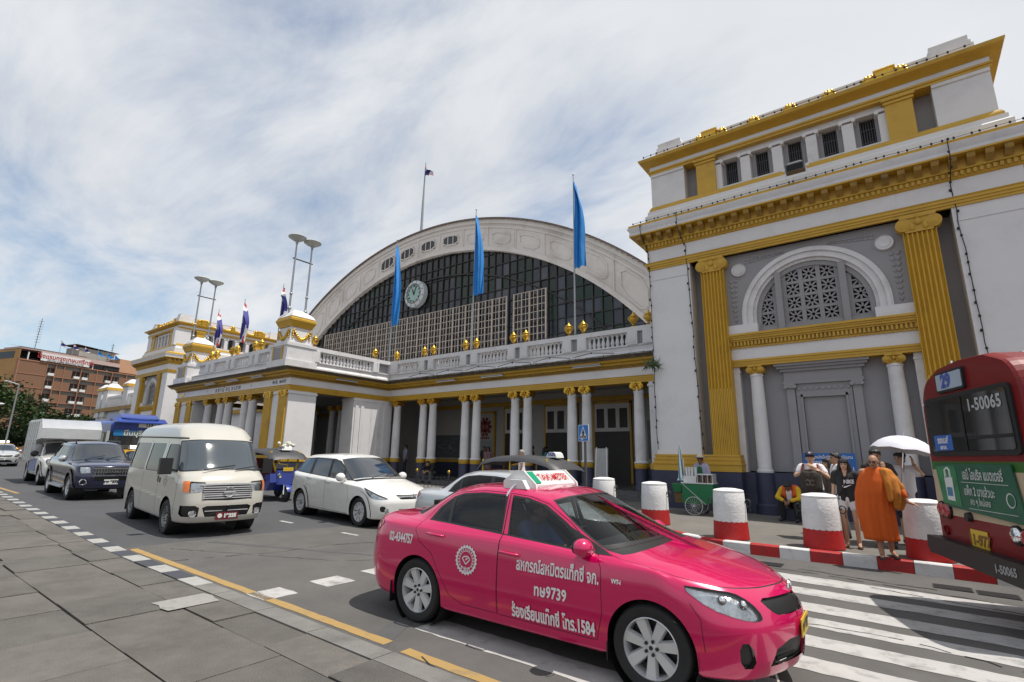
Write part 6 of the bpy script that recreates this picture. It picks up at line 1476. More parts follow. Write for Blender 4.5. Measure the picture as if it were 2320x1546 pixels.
mb.lathe([(.065,0),(.08,-.003)], 20, (-.034,-.66,1.42), 'x'); mb.build('advert_text', pm('advert_white', (.45,.50,.47), .5), ad, smooth=0)
for y, m_, z in ((.93,m_red_l,1.20),(.80,m_red_l,1.19),(-.62,m_lens,1.06),(-.80,m_red_l,1.05),(-.97,m_amb if False else pm('lamp_bright_red', (.62,.06,.01), .2, .3, 9, coat=1.0),1.04)):
    mb = MB(); mb.lathe([(.09,0),(.09,-.03),(.075,-.05),(.04,-.062),(.001,-.066)], 24, (0,y,z), 'x'); o = mb.build('rear_lamp', m_ if m_ is not m_lens else m_chr, bus1, smooth=50)
    mb = MB(); mb.lathe([(.085,0),(.105,0),(.105,-.025),(.085,-.03)], 24, (0,y,z), 'x'); mb.build('lamp_rim', m_rub, o)
mb = MB(); mb.lathe([(.001,-.05),(.05,-.05),(.06,0)], 14, (0,.28,1.16), 'x'); mb.build('plate_lamp', m_brk, bus1)
pl = plate(bus1, (-.012,.14,.90), .36, .24, '11-977', m_ply, pm('plate_faded', (.22,.1,.02), .6), -1)
mb = MB(); mb.prism([(1.13,.84),(1.15,.70),(1.10,.62),(-1.10,.56),(-1.16,.62),(-1.13,.80)], -.16, .02, 'yz'); bp = mb.build('rear_bumper', m_blk, bus1)
mb = MB(); put_text(mb, '1-50065', .12, (-.165,-.60,.69), (0,-1,.05), (0,0,1), bold=.005); mb.build('bumper_number', pm('bumper_white', (.30,.30,.30), .6), bp, smooth=0)
mb = MB(); mb.lathe([(.05,-.01),(.06,-.02),(.06,0)], 16, (0,.92,.93), 'x'); mb.box(-.01,0,.84,1.0,.80,.83); mb.build('body_fittings', m_bred, bus1)
mb = MB(); mb.box(.4,1.0,-.5,.0,3.0,3.09); mb.tube([(.05,.25,2.98),(.05,.25,3.12)], .012, 6); mb.sphere((.03,1.07,2.62), (.04,.03,.03), 8, 0, 6); mb.build('roof_vent', m_chr, bus1)
# seats glimpsed through the rear glass
bus2 = bus('blue_bus', 'blue town bus, route 113, behind the box pickup and the cream van', [m_bblue, m_bnavy, m_bblue, m_bblue], [.45,1.35,2.35,2.50,2.72], 9.5, 1.2, 3.05, (-39.9,9.55,gz(-30.5)), 0, True)
mb = MB(); mb.prism(rpoly([(-1.08,1.15),(-1.08,2.45),(1.08,2.45),(1.08,1.15)],.12), 9.5, 9.53, 'yz'); mb.build('windscreen', m_glass2, bus2, smooth=30)
mb = MB(); mb.prism(rpoly([(-1.1,2.18),(-1.1,2.46),(1.1,2.46),(1.1,2.18)],.03), 9.53, 9.545, 'yz'); o = mb.build('destination_band', pm('band_blue', (.01,.16,.42), .5), bus2)
mb = MB(); put_text(mb, 'มีนบุรี', .34, (9.55,-.30,2.31), (0,1,0), (0,0,1), bold=.008); mb.build('destination_text', pm('text_cream', (.6,.55,.35), .5), o, smooth=0)
mb = MB(); mb.box(9.49,9.53,-.1,.75,2.62,2.85); o = mb.build('route_sign', m_plw, bus2)
mb = MB(); put_text(mb, '113', .21, (9.535,.35,2.735), (0,1,0), (0,0,1), bold=.012); mb.build('route_number', m_blk, o, smooth=0)
mb = MB(); mb.prism([(7.0,3.03),(7.2,3.30),(8.9,3.28),(9.4,3.05)], -.8, .8, 'xz'); mb.prism([(8.9,2.98),(9.2,3.08),(9.7,2.86),(9.7,2.80)], -1.1, 1.1, 'xz'); mb.build('roof_unit', m_bblue, bus2, smooth=30)
for i in range(6):
    mb = MB(); x = 8.1-i*1.25; mb.box(x-.55,x+.55,-1.212,-1.19,1.45,2.3); mb.build('side_window', m_glass, bus2)
mb = MB(); mb.box(9.0,9.45,-1.213,-1.19,.6,2.4); mb.build('door', m_glass2, bus2)
mb = MB(); mb.sphere((9.85,-.85,1.35), (.12,.30,.16), 14, 0, 8); mb.tube([(9.5,-.9,1.5),(9.85,-.85,1.45)], .02, 6); mb.build('wing_mirror', pm('mirror_teal', (.2,.36,.36), .1, metal=.5), bus2, smooth=60)

# ---- three-wheeled tuk-tuks
m_tukb = pm('tuk_blue', (.015,.035,.24), .3, .1, 3, coat=.6); m_tuky = pm('tuk_yellow', (.60,.42,.02), .35, .1); m_can = pm('tuk_canopy', (.045,.045,.05), .5, .25, 4, .3, 6)
def tuk(label, ornament):
    t = thing('tuk_tuk', label, 'tuk-tuk', group='tuk-tuks by the station kerb')
    wheel(t, (1.05,0,.23), .23, .11, 1, 'steel', 8, .6); wheel(t, (-.85,.55,.23), .23, .13, 1, 'steel', 8, .6); wheel(t, (-.85,-.55,.23), .23, .13, -1, 'steel', 8, .6)
    mb = MB(); mb.prism([(-1.35,.35),(-1.35,.80),(-.45,.80),(-.40,.42),(.55,.36),(.75,.85),(.95,.90),(1.0,.62),(.8,.35)], -.56, .56, 'xz'); mb.prism([(.8,.5),(1.02,.55),(.98,1.0),(.78,1.05)], -.34, .34, 'xz'); mb.build('body', m_tukb, t, smooth=30)
    mb = MB(); mb.lathe([(.30,-.10),(.31,-.03),(.31,.03),(.30,.10)], 20, (1.05,0,.24), 'y', a0=.3, a1=2.9); mb.build('front_fender', m_tukb, t, smooth=40)
    mb = MB(); mb.tube([(1.02,-.07,.23),(.93,-.07,.75)], .028, 8); mb.tube([(1.02,.07,.23),(.93,.07,.75)], .028, 8); mb.build('fork', m_chr, t)
    mb = MB()
    for y in (-.26,.26): mb.lathe([(.001,.02),(.07,.03),(.085,.0),(.05,-.09)], 18, (.99,y,.83), 'x')
    mb.build('headlight', m_chr, t, smooth=50)
    mb = MB()
    for s in (-1,1): mb.bar((.82,s*.34,1.0),(.66,s*.50,1.62),.05,.05); mb.tube([(-1.3,s*.58,.8),(-1.3,s*.58,1.6)], .02, 8); mb.tube([(-.4,s*.58,.8),(-.4,s*.58,1.6)], .02, 8); mb.tube([(-1.25,s*.6,1.22),(-1.2,s*.62,1.14),(-.5,s*.62,1.12),(-.45,s*.6,1.25)], .016, 8)
    mb.bar((.82,-.36,1.0),(.82,.36,1.0),.05,.06); mb.build('frame', m_tuky, t)
    mb = MB(); mb.add([(.81,-.33,1.03),(.81,.33,1.03),(.67,.46,1.58),(.67,-.46,1.58)], [(0,1,2,3)]); mb.build('windscreen', pm('tuk_glass', (0,0,0), .0, alpha=(.75,.78,.8)), t)
    vs = []; fs = []; xs = [-1.45,-1.3,-.9,-.2,.4,.75,1.0,1.08]; zs = [1.45,1.62,1.70,1.72,1.68,1.60,1.48,1.38]
    for x, z in zip(xs, zs):
        for j in range(9): a = math.pi*j/8; vs.append((x, .66*math.cos(a), z-.16+.16*math.sin(a)**.6))
    for i in range(len(xs)-1):
        for j in range(8): fs.append((i*9+j, i*9+j+1, (i+1)*9+j+1, (i+1)*9+j))
    mb = MB(); mb.add(vs, fs); mb.build('canopy', m_can, t, smooth=60)
    mb = MB(); mb.box(-1.2,-.5,-.5,.5,.78,.95); mb.box(-1.3,-1.15,-.5,.5,.8,1.35); mb.box(.0,.35,-.25,.25,.5,.72); mb.build('seat', m_bred, t)
    mb = MB(); mb.tube([(.72,-.34,1.06),(.70,0,1.0),(.72,.34,1.06)], .018, 8); mb.build('handlebar', m_chr, t)
    mb = MB(); mb.box(1.0,1.012,-.17,.17,.98,1.1); o = mb.build('number_plate', m_ply, t); 
    mb = MB(); mb.prism([(.42,1.66),(.74,1.66),(.70,1.76),(.64,1.80),(.52,1.80),(.46,1.76)], -.17, .17, 'xz'); sgn = mb.build('roof_sign', m_plw, t, smooth=30)
    mb = MB(); put_text(mb, 'TAXI', .10, (.58,-.176,1.735), (1,0,0), (0,0,1), bold=.004); mb.build('sign_text', pm('sign_blue', (.03,.04,.3), .5), sgn, smooth=0)
    return t
tk = tuk('blue and yellow tuk-tuk facing us between the cream van and the white people carrier', True); tk.location = (-17.6,9.75,gz(-17.6)); tk.rotation_euler = (0,R(.79),R(-6))
mb = MB(); rg_ = rnd(3)
for i in range(14): mb.sphere((rg_.uniform(.35,.75), rg_.uniform(-.25,.25), 1.74+rg_.uniform(0,.14)), .06, 8, 0, 6)
tag(mb.build('flower_garland', pm('garland_white', (.6,.6,.52), .7, .3, 12), loc=(-17.6,9.75,gz(-17.6)+.02)), 'white flower garland lying on the roof of the blue tuk-tuk', 'garland')
tk2 = dup(tk, (-7.55,11.15,gz(-7.55)+.02), R(-1), 'tuk-tuk with long dark canopy and TAXI roof sign behind the silver saloon')
# ---------------------------------------------------------------- people
m_skin = pm('skin_tan', (.36,.19,.115), .55, .08, 6); m_skin2 = pm('skin_fair', (.50,.30,.20), .55, .08, 6); m_skin3 = pm('skin_brown', (.22,.11,.065), .5, .1, 6)
m_hair = pm('hair_black', (.012,.010,.009), .5, .3, 20)
def capsule(mb, p, q, r0, r1, n=12):
    p, q = Vector(p), Vector(q); d = q-p; L = d.length
    if L < 1e-5: mb.sphere(p, r0, n, 0, 8); return
    d.normalize(); pts = []; rs = []
    for k in range(4): a = math.pi/2*(1-k/3); pts.append(p-d*r0*math.sin(a)); rs.append(max(.002, r0*math.cos(a)))
    for k in range(4): a = math.pi/2*k/3; pts.append(q+d*r1*math.sin(a)); rs.append(max(.002, r1*math.cos(a)))
    mb.tube(pts, rs, n)
def chain(mb, pts, rs, n=12):
    for i in range(len(pts)-1): capsule(mb, pts[i], pts[i+1], rs[i], rs[i+1], n)
def fuse(mb, name, mat, parent, vox=.012, smooth=4, fold=0.0, fscale=7.0, stretch=(1,1,.35), seed=0):
    # one continuous skin over the limbs
    me = bpy.data.meshes.new('f'); me.from_pydata(mb.v, [], mb.f); ob = bpy.data.objects.new('f', me); col.objects.link(ob)
    md = ob.modifiers.new('r', 'REMESH'); md.mode = 'VOXEL'; md.voxel_size = vox
    ms = ob.modifiers.new('s', 'SMOOTH'); ms.factor = .5; ms.iterations = smooth
    dg = bpy.context.evaluated_depsgraph_get(); dg.update(); res = bpy.data.meshes.new_from_object(ob.evaluated_get(dg)); bpy.data.objects.remove(ob)
    res.name = name; res.materials.clear(); res.materials.append(mat)
    if fold:
        n = len(res.vertices); co = np.zeros(n*3); res.vertices.foreach_get('co', co); co = co.reshape(-1,3); nr = np.array([tuple(v.normal) for v in res.vertices])
        d = np.array([noise.noise((c[0]*fscale*stretch[0]+seed, c[1]*fscale*stretch[1], c[2]*fscale*stretch[2]+c[0]*1.5))+.5*noise.noise((c[0]*fscale*2.1, c[1]*fscale*2.1+seed, c[2]*fscale*.9)) for c in co])
        res.vertices.foreach_set('co', (co+nr*(d*fold)[:,None]).ravel())
    res.polygons.foreach_set('use_smooth', [True]*len(res.polygons)); res.update()
    o = bpy.data.objects.new(name, res); col.objects.link(o); o.parent = parent; return o
def hand(mb, w, d, nrm, r=1.0, curl=.35):
    # palm, four unequal bent fingers and a thumb; d points along the hand, nrm out of the back of it
    w, d, nrm = Vector(w), Vector(d).normalized(), Vector(nrm).normalized(); s = d.cross(nrm).normalized()
    capsule(mb, w+d*.02, w+d*.075, .024, .026, 10)
    for k in (-1, 1): capsule(mb, w+d*.03+s*.015*k, w+d*.085+s*.026*k, .017, .014, 8)
    for i, L in enumerate((.070,.080,.074,.058)):
        b = w+d*.088+s*(-.030+.020*i); d1 = (d-nrm*curl*.6).normalized(); d2 = (d-nrm*curl*1.6).normalized()
        m_ = b+d1*L*.5; capsule(mb, b, m_, .0095, .009, 8); capsule(mb, m_, m_+d2*L*.5, .009, .0075, 8)
    t = w+d*.03-s*.028; t2 = t+(d*.6-s*.7-nrm*.2).normalized()*.04; capsule(mb, t, t2, .012, .0105, 8); capsule(mb, t2, t2+(d*.9-s*.2-nrm*.3).normalized()*.032, .0105, .008, 8)
STD = dict(head=(0,-.01,1.575), neck=(0,.005,1.455), chest=(0,.0,1.28), waist=(0,.0,1.08), pel=(0,.01,.93),
    ls=(.175,.01,1.39), rs=(-.175,.01,1.39), le=(.225,.03,1.12), re=(-.225,.03,1.12), lw=(.24,-.06,.89), rw=(-.24,-.06,.89),
    lh=(.09,.0,.90), rh=(-.09,.0,.90), lk=(.10,-.02,.49), rk=(-.10,-.02,.49), la=(.10,.02,.085), ra=(-.10,.02,.085), lt=(.12,-.15,.03), rt=(-.12,-.15,.03))
def head_geo(mb, hd, fwd, r=1.0):
    hd = Vector(hd); f = Vector(fwd).normalized(); up = Vector((0,0,1)); up = (up-f*up.dot(f)).normalized(); s = f.cross(up)
    M = Matrix((s, f, up)).transposed()
    P = lambda a, b, c: hd+s*a+f*b+up*c
    mb.sphere(P(0,-.012,.022), (.074,.092,.098), 16, 0, 12, M); mb.sphere(P(0,.018,-.045), (.058,.062,.062), 14, 0, 10, M); capsule(mb, P(0,.055,-.085), P(0,.06,-.085), .024, .022, 8)
    capsule(mb, P(0,.078,.005), P(0,.098,-.025), .009, .014, 8); capsule(mb, P(-.012,.083,-.03), P(.012,.083,-.03), .01, .01, 8)
    for k in (-1, 1): mb.sphere(P(.076*k,-.012,-.005), (.012,.02,.032), 8, 0, 6, M); capsule(mb, P(.018*k,.078,.024), P(.045*k,.066,.024), .011, .01, 8); mb.sphere(P(.042*k,.055,-.018), (.02,.02,.018), 8, 0, 6, M)
    capsule(mb, P(-.02,.076,-.056), P(.02,.076,-.056), .008, .008, 8)
    return P, M
def person(label, loc, rz=0, J=None, h=1.0, skin=None, fat=1.0, fwd=(0,-1,0), vox=.0105, top=None, bottom=None, shoes=None, hair='short', hands=True, grp=None, sleeves=.55, top_len=.0, long_pants=True, dress=False, haircol=None):
    t = thing('person', label, 'person', loc, rz, grp); t.scale = (h,h,h)
    J = {**STD, **(J or {})}; g = {k: Vector(v) for k, v in J.items()}; skin = skin or m_skin; mb = MB(); f = fat
    P, M = head_geo(mb, g['head'], fwd)
    capsule(mb, g['head']+Vector((0,.02,-.05)), g['neck'], .052, .056); capsule(mb, g['neck'], g['chest']+Vector((0,0,.08)), .06, .10*f)
    capsule(mb, g['ls'], g['rs'], .062, .062)
    for k in (-1, 1): capsule(mb, g['chest']+Vector((.07*k*f,0,.04)), g['waist']+Vector((.06*k*f,0,0)), .105*f, .095*f); capsule(mb, g['waist']+Vector((.06*k*f,0,0)), g['pel']+Vector((.075*k*f,0,0)), .095*f, .105*f)
    for a in 'lr':
        chain(mb, [g[a+'s'], g[a+'e'], g[a+'w']], [.052*f, .041*f, .029])
        chain(mb, [g[a+'h'], g[a+'k'], g[a+'a']], [.088*f, .058*f, .040]); capsule(mb, g[a+'a']+Vector((0,.03,-.03)), g[a+'t']+Vector((0,0,.005)), .035, .030)
        if hands:
            d = (g[a+'w']-g[a+'e']).normalized(); hd = J.get(a+'d'); d = Vector(hd) if hd else d; nn = J.get(a+'n') or ((1 if a == 'l' else -1, -.3, .1)); nn = Vector(nn); nn = (nn-d*nn.dot(d))
            hand(mb, g[a+'w'], d, nn)
    fuse(mb, 'body', skin, t, vox, 3)
    mb = MB()
    for k in (-1, 1): mb.sphere(P(.031*k,.076,.008), (.014,.008,.007), 8, 0, 6, M); mb.tube([P(.016*k,.086,.028), P(.034*k,.083,.034), P(.052*k,.066,.028)], .0045, 5)
    mb.build('eyes', m_hair, t, smooth=60); mb = MB(); mb.tube([P(-.022,.081,-.056), P(0,.088,-.054), P(.022,.081,-.056)], .005, 5); mb.build('mouth', pm('lips', (.24,.07,.06), .5), t, smooth=60)
    if hair:
        mb = MB(); mb.sphere(P(0,-.025,.045), (.082,.090,.088), 14, 0, 10, M); capsule(mb, P(-.05,.045,.085), P(.05,.045,.085), .032, .032); capsule(mb, P(0,-.07,.02), P(0,-.07,-.03), .055, .05)
        for k in (-1, 1): capsule(mb, P(.07*k,-.01,.05), P(.074*k,-.02,.01), .022, .014)
        if hair == 'long':
            for k in (-1, 1): chain(mb, [P(.065*k,.02,.06), P(.088*k,.015,-.04), P(.10*k,.0,-.16), P(.11*k,.01,-.27)], [.03,.036,.045,.03])
            chain(mb, [P(0,-.07,.03), P(0,-.085,-.12), P(0,-.08,-.26)], [.07,.08,.07]); capsule(mb, P(-.05,.07,.055), P(.05,.07,.055), .022, .022)
        elif hair == 'shag': 
            for k in range(7): a = k*.9; capsule(mb, P(.05*math.cos(a),-.03+.06*math.sin(a),.10), P(.075*math.cos(a),-.02+.08*math.sin(a),.07), .035, .028)
        fuse(mb, 'hair', haircol or m_hair, t, .012, 2, .006, 40, (1,1,1))
    def S(*k): return [g[x] for x in k]
    if top:
        mb = MB(); capsule(mb, g['ls']+Vector((-.02,0,.005)), g['rs']+Vector((.02,0,.005)), .078, .078)
        for k in (-1, 1): capsule(mb, g['chest']+Vector((.075*k*f,0,.05)), g['waist']+Vector((.075*k*f,0,0)), .122*f, .12*f); capsule(mb, g['waist']+Vector((.075*k*f,0,0)), g['pel']+Vector((.085*k*f,0,-top_len)), .12*f, .13*f)
        for a in 'lr':
            if sleeves > 0:
                if sleeves <= 1: e = g[a+'s'].lerp(g[a+'e'], sleeves); capsule(mb, g[a+'s'], e, .075, .068)
                else: chain(mb, [g[a+'s'], g[a+'e'], g[a+'e'].lerp(g[a+'w'], sleeves-1)], [.07, .055, .046])
        fuse(mb, 'shirt', top, t, .014, 3, .010, 7, seed=len(label))
    if bottom:
        mb = MB()
        if dress:
            chain(mb, [g['waist'], g['pel'], (0,0,.55), (0,0,.35)], [.14, .17, .2, .22])
        else:
            for a in 'lr':
                if long_pants is True: chain(mb, [g[a+'h']+Vector((0,.01,.04)), g[a+'k'], g[a+'a']+Vector((0,.01,.02))], [.118*f, .08*f, .066])
                else: k_ = g[a+'h'].lerp(g[a+'k'], long_pants); capsule(mb, g[a+'h']+Vector((0,.01,.05)), k_, .118*f, .098*f)
            capsule(mb, g['pel']+Vector((-.05,0,-.02)), g['pel']+Vector((.05,0,-.02)), .112*f, .112*f)
        fuse(mb, 'trousers' if not dress else 'skirt', bottom, t, .014, 3, .007, 7, seed=len(label)+3)
    if shoes:
        mb = MB()
        for a in 'lr': capsule(mb, g[a+'a']+Vector((0,.035,-.035)), g[a+'t']+Vector((0,-.01,.01)), .045, .04); 
        fuse(mb, 'shoes', shoes, t, .012, 2)
    return t, g, P
z2 = lambda x: gz(x)+.2
m_wsh = pm('cloth_white', (.66,.65,.67), .8, .06, 5); m_blsh = pm('cloth_black', (.014,.014,.016), .8, .2, 5); m_dksh = pm('cloth_dark_brown', (.03,.022,.02), .8, .2, 5)
m_jean = pm('cloth_indigo', (.04,.055,.10), .8, .2, 6); m_khaki = pm('cloth_grey', (.12,.12,.12), .8, .2, 6); m_shoe = pm('shoe_dark', (.02,.022,.03), .6); m_sand = pm('sandal', (.10,.055,.03), .6)
# ---- the monk
m_robe = pm('robe_orange', (.58,.095,.003), .8, .14, 4, .25, 90); m_robe2 = pm('robe_ochre', (.46,.155,.012), .8, .15, 4, .25, 90)
MJ = dict(head=(0,-.05,1.56), lw=(.40,-.06,.92), le=(.315,.02,1.13), ls=(.185,.0,1.38), ld=(.85,-.25,-.28), ln=(.2,.0,1), rw=(-.13,-.03,.92), re=(-.19,.02,1.1), rd=(0,0,-1), rk=(-.07,-.06,.47), lk=(.10,.0,.48), rt=(-.06,-.26,.04), ra=(-.05,-.10,.085), la=(.10,.12,.12), lt=(.15,-.03,.035))
monk, g, P = person('old monk in a saffron orange robe and glasses resting a hand on a bollard', (-.42,11.32,z2(-.4)), R(4), MJ, 1.02, m_skin, 1.0, (-.25,-1,-.1), .009, hair=None, shoes=None)
mb = MB(); mt = MB()
for s in (-1, 1):
    pts = [P(.034*s+.024*math.cos(a), .095, .006+.020*math.sin(a)) for a in [2*math.pi*i/14 for i in range(15)]]; mb.tube(pts, .0032, 5); mb.tube([P(.058*s,.093,.01), P(.078*s,.0,.012)], .003, 5)
mb.tube([P(-.01,.098,.01), P(.01,.098,.01)], .003, 5); mb.build('glasses', m_blk, monk)
# robe: hanging cloth wrapped round shoulders, open to the shins, with a draped outer fold over the left arm
def drape(levels, name, mat, parent, n=72, pleat=.012, freq=9, seed=0):
    vs = []; fs = []; L = len(levels); sub = 5; rows = []
    for i in range(L-1):
        for j in range(sub): t = j/sub; rows.append([a+(b-a)*t for a, b in zip(levels[i], levels[i+1])])
    rows.append(list(levels[-1]))
    for k, (z, cx, cy, rx, ry, amp) in enumerate(rows):
        for j in range(n):
            a = 2*math.pi*j/n; p_ = 1+amp*(math.sin(freq*a+seed+z*1.4)*.6+math.sin(freq*2.3*a+1.3*seed-z*2)*.4+noise.noise((math.cos(a)*2.2+seed, math.sin(a)*2.2, z*1.6))*1.1)
            vs.append((cx+rx*math.cos(a)*p_, cy+ry*math.sin(a)*p_, z+.012*noise.noise((math.cos(a)*3, math.sin(a)*3, seed+k))))
    for i in range(len(rows)-1):
        for j in range(n): fs.append((i*n+j, i*n+(j+1)%n, (i+1)*n+(j+1)%n, (i+1)*n+j))
    mb = MB(); mb.add(vs, fs); o = mb.build(name, mat, parent, smooth=80); md = o.modifiers.new('thick', 'SOLIDIFY'); md.thickness = .008; return o
drape([(1.475,0,-.005,.075,.075,.02),(1.43,0,.0,.14,.10,.03),(1.37,0,0,.20,.125,.04),(1.25,-.02,-.01,.225,.15,.05),(1.05,-.05,-.02,.25,.165,.06),(.80,-.06,-.02,.255,.17,.085),(.55,-.05,-.03,.245,.165,.10),(.28,-.03,-.03,.235,.16,.11)], 'robe', m_robe, monk, 80, freq=7, seed=2)
mb = MB(); chain(mb, [(.14,-.03,1.40),(.22,-.06,1.25),(.25,-.10,1.05),(.24,-.10,.84)], [.07,.085,.085,.05]); chain(mb, [(.19,-.02,1.38),(.31,.0,1.16),(.33,.0,.98),(.30,.0,.80)], [.075,.075,.07,.04]); chain(mb, [(.12,-.08,1.42),(.16,-.15,1.2),(.17,-.17,.95)], [.05,.05,.04])
fuse(mb, 'robe_fold', m_robe2, monk, .012, 3, .02, 9, (1,1,.2), 5)
mb = MB(); chain(mb, [(.19,.0,1.38),(.30,.01,1.16),(.37,-.03,1.02)], [.075,.07,.06]); fuse(mb, 'robe_sleeve', m_robe, monk, .012, 3, .014, 9, (1,1,.3), 1)
mb = MB()
for a in 'rl':
    q, w_ = g[a+'t'], g[a+'a']; mb.prism([(q.x-.04,q.y-.03),(q.x+.045,q.y-.03),(w_.x+.035,w_.y+.05),(w_.x-.035,w_.y+.05)], min(q.z,.03)-.032, min(q.z,.03)-.012, 'xy'); mb.tube([(q.x-.045,q.y+.05,.02),(q.x,q.y+.03,.075),(q.x+.045,q.y+.05,.02)], .012, 6)
mb.build('sandals', m_shoe, monk)
# ---- the group waiting behind
p, g, P = person('young man in a white V-neck shirt and black shorts raising one hand to the parasol', (-.02,13.5,z2(0)), R(10), dict(lw=(.17,-.10,1.50), le=(.30,-.02,1.30), ld=(-.1,.0,1), ln=(1,.2,0), head=(-.02,-.02,1.585)), 1.05, m_skin2, .93, (-.7,-.7,0), top=m_wsh, bottom=m_blsh, shoes=m_shoe, hair='shag', sleeves=.6, top_len=.12, long_pants=.85, haircol=pm('hair_dark_brown', (.025,.012,.008), .5, .3, 20))
mb = MB(); mb.lathe([(.032,-.012),(.034,0),(.032,.012)], 12, (.18,-.09,1.48)); mb.build('watch', m_blk, p)
p, g, P = person('man in dark clothes half hidden behind the monk, holding up the white parasol', (-.42,12.75,z2(-.4)), R(0), dict(lw=(.10,-.22,1.32), le=(.27,-.05,1.18), ld=(0,-.1,1), ln=(.2,-1,0)), 1.08, m_skin, 1.0, (0,-1,0), top=m_dksh, bottom=m_jean, shoes=m_shoe, hair='shag', sleeves=.6)
girl, g, P = person('long-haired girl in a black printed T-shirt and short white shorts', (-.93,12.15,z2(-.9)), R(0), dict(rw=(-.26,-.04,.84)), .97, m_skin2, .86, (0,-1,-.05), top=m_blsh, bottom=m_wsh, hair='long', sleeves=.55, long_pants=.38, top_len=.03)
mb = MB(); put_text(mb, 'NIKE', .10, (.06,-.148,1.245), (1,0,.06), (0,0,1), bold=.004, sx=.8); mb.prism([(-.06,1.15),(-.035,1.19),(-.04,1.165),(-.02,1.155),(.12,1.20),(-.01,1.13),(-.045,1.13)], -.152, -.146, 'xz'); mb.build('shirt_print', m_decal, girl, smooth=0)
mb = MB(); mb.tube([(.13,-.02,1.44),(.05,-.135,1.30),(-.06,-.15,1.12),(-.14,-.1,.98)], .012, 6); mb.build('bag_strap', m_dksh, girl)
mb = MB()
for a in 'rl': q, w_ = g[a+'t'], g[a+'a']; mb.prism([(q.x-.04,q.y-.03),(q.x+.04,q.y-.03),(w_.x+.03,w_.y+.05),(w_.x-.03,w_.y+.05)], -.002, .015, 'xy'); mb.tube([(q.x-.04,q.y+.06,.015),(q.x,q.y+.03,.07),(q.x+.04,q.y+.06,.015)], .012, 6)
mb.build('sandals', m_sand, girl)
mb = MB(); mb.tube([(-.28,-.06,.76),(-.25,-.0,.35),(-.24,.02,.05)], .02, 6); mb.tube([(-.33,-.06,.74),(-.31,-.02,.38),(-.29,.03,.05)], .018, 6); mb.box(-.34,-.26,-.08,-.02,.72,.80); tag(mb.build('camera_tripod', m_blk, loc=(-.93,12.15,z2(-.9))), 'folded black tripod held at the side of the girl in white shorts', 'tripod')
mcap, g, P = person('young man in a dark cap wearing a patterned rucksack on his chest', (-1.60,13.0,z2(-1.6)), R(0), dict(rw=(.02,-.26,1.36), re=(-.29,-.08,1.22), rd=(1,-.05,-.1), rn=(0,-.4,1), lw=(.10,-.27,1.38), le=(.30,-.10,1.20), ld=(-.8,-.3,.5), ln=(.3,-1,.3)), 1.04, m_skin2, .95, (.1,-1,0), top=m_wsh, bottom=m_jean, shoes=m_shoe, hair='short', sleeves=.5)
mb = MB(); mb.sphere(P(0,-.01,.065), (.092,.105,.085), 16, 0, 10); mb.lathe([(.001,0),(.09,.004),(.10,.0),(.001,-.006)], 16, P(.01,.09,.075)); mb.build('cap', pm('cap_navy', (.02,.02,.05), .7), mcap, smooth=50)
mb = MB(); mb.sphere(P(0,.095,.105), (.02,.008,.02), 8, 0, 6); mb.build('cap_badge', m_decal, mcap)
mb = MB(); capsule(mb, (-.05,-.23,1.22), (-.05,-.23,.98), .14, .15); capsule(mb, (.05,-.23,1.22), (.05,-.23,.98), .14, .15); bag = fuse(mb, 'rucksack', pm('rucksack_brown', (.035,.027,.022), .8, .3, 14), None, .014, 3, .006, 9)
bag.location = mcap.location; bag.scale = mcap.scale; tag(bag, 'dark brown rucksack with round monogram on the chest of the man in the cap', 'rucksack')
mb = MB()
for sx_ in (-1, 1): 
    for r_ in (.052,.034): mb.tube([(sx_*.038+r_*math.cos(a)*.9, -.392, 1.09+r_*math.sin(a)*1.1) for a in [(.6+i*(2*math.pi-1.2)/18)+(0 if sx_ > 0 else math.pi) for i in range(19)]], .005, 5)
mb.build('monogram', pm('monogram_pale', (.16,.13,.11), .7), bag)
mb = MB(); mb.tube([(.13,-.08,1.45),(.16,-.16,1.30),(.13,-.2,1.2)], .022, 8); mb.tube([(-.13,-.08,1.45),(-.16,-.16,1.30),(-.13,-.2,1.2)], .022, 8); mb.build('strap', m_red, bag)
p, g, P = person('dark-haired woman mostly hidden behind the man with the rucksack', (-1.36,13.75,z2(-1.4)), R(-20), {}, .97, m_skin2, .9, (-.5,-1,0), top=pm('cloth_patterned', (.10,.075,.06), .8, .6, 25), bottom=m_khaki, shoes=m_shoe, hair='long', sleeves=.5)
p, g, P = person('bearded man in a white vest seen in profile facing left', (-1.16,13.35,z2(-1.2)), R(-70), {}, 1.04, m_skin, .95, (0,-1,0), top=m_wsh, bottom=m_khaki, shoes=m_shoe, hair='short', sleeves=0)
# parasol
par = thing('parasol', 'large white parasol held over the group beside the bus', 'umbrella', (-.28,13.05,0)); par.rotation_euler = (R(-4), R(9), 0)
mb = MB(); vs = [(0,0,2.36)]; fs = []; n = 8; ring = 6
for k in range(1, ring+1):
    t = k/ring; r_ = .56*math.sin(t*1.25)/math.sin(1.25); z = 2.36-.36*(1-math.cos(t*1.45))
    for j in range(n*4):
        a = 2*math.pi*j/(n*4); q = abs((j%4)-2)/2; vs.append((r_*math.cos(a)*(1-.06*t*(1-q)), r_*math.sin(a)*(1-.06*t*(1-q)), z+.03*t*t*(1-q)))
m = n*4
for j in range(m): fs.append((0, 1+j, 1+(j+1)%m))
for k in range(ring-1):
    for j in range(m): fs.append((1+k*m+j, 1+(k+1)*m+j, 1+(k+1)*m+(j+1)%m, 1+k*m+(j+1)%m))
mb.add(vs, fs); mb.build('canopy', pm('parasol_white', (.62,.62,.68), .6, .05), par, smooth=60)
mb = MB(); mb.tube([(0,0,1.40),(0,0,2.44)], .009, 6)
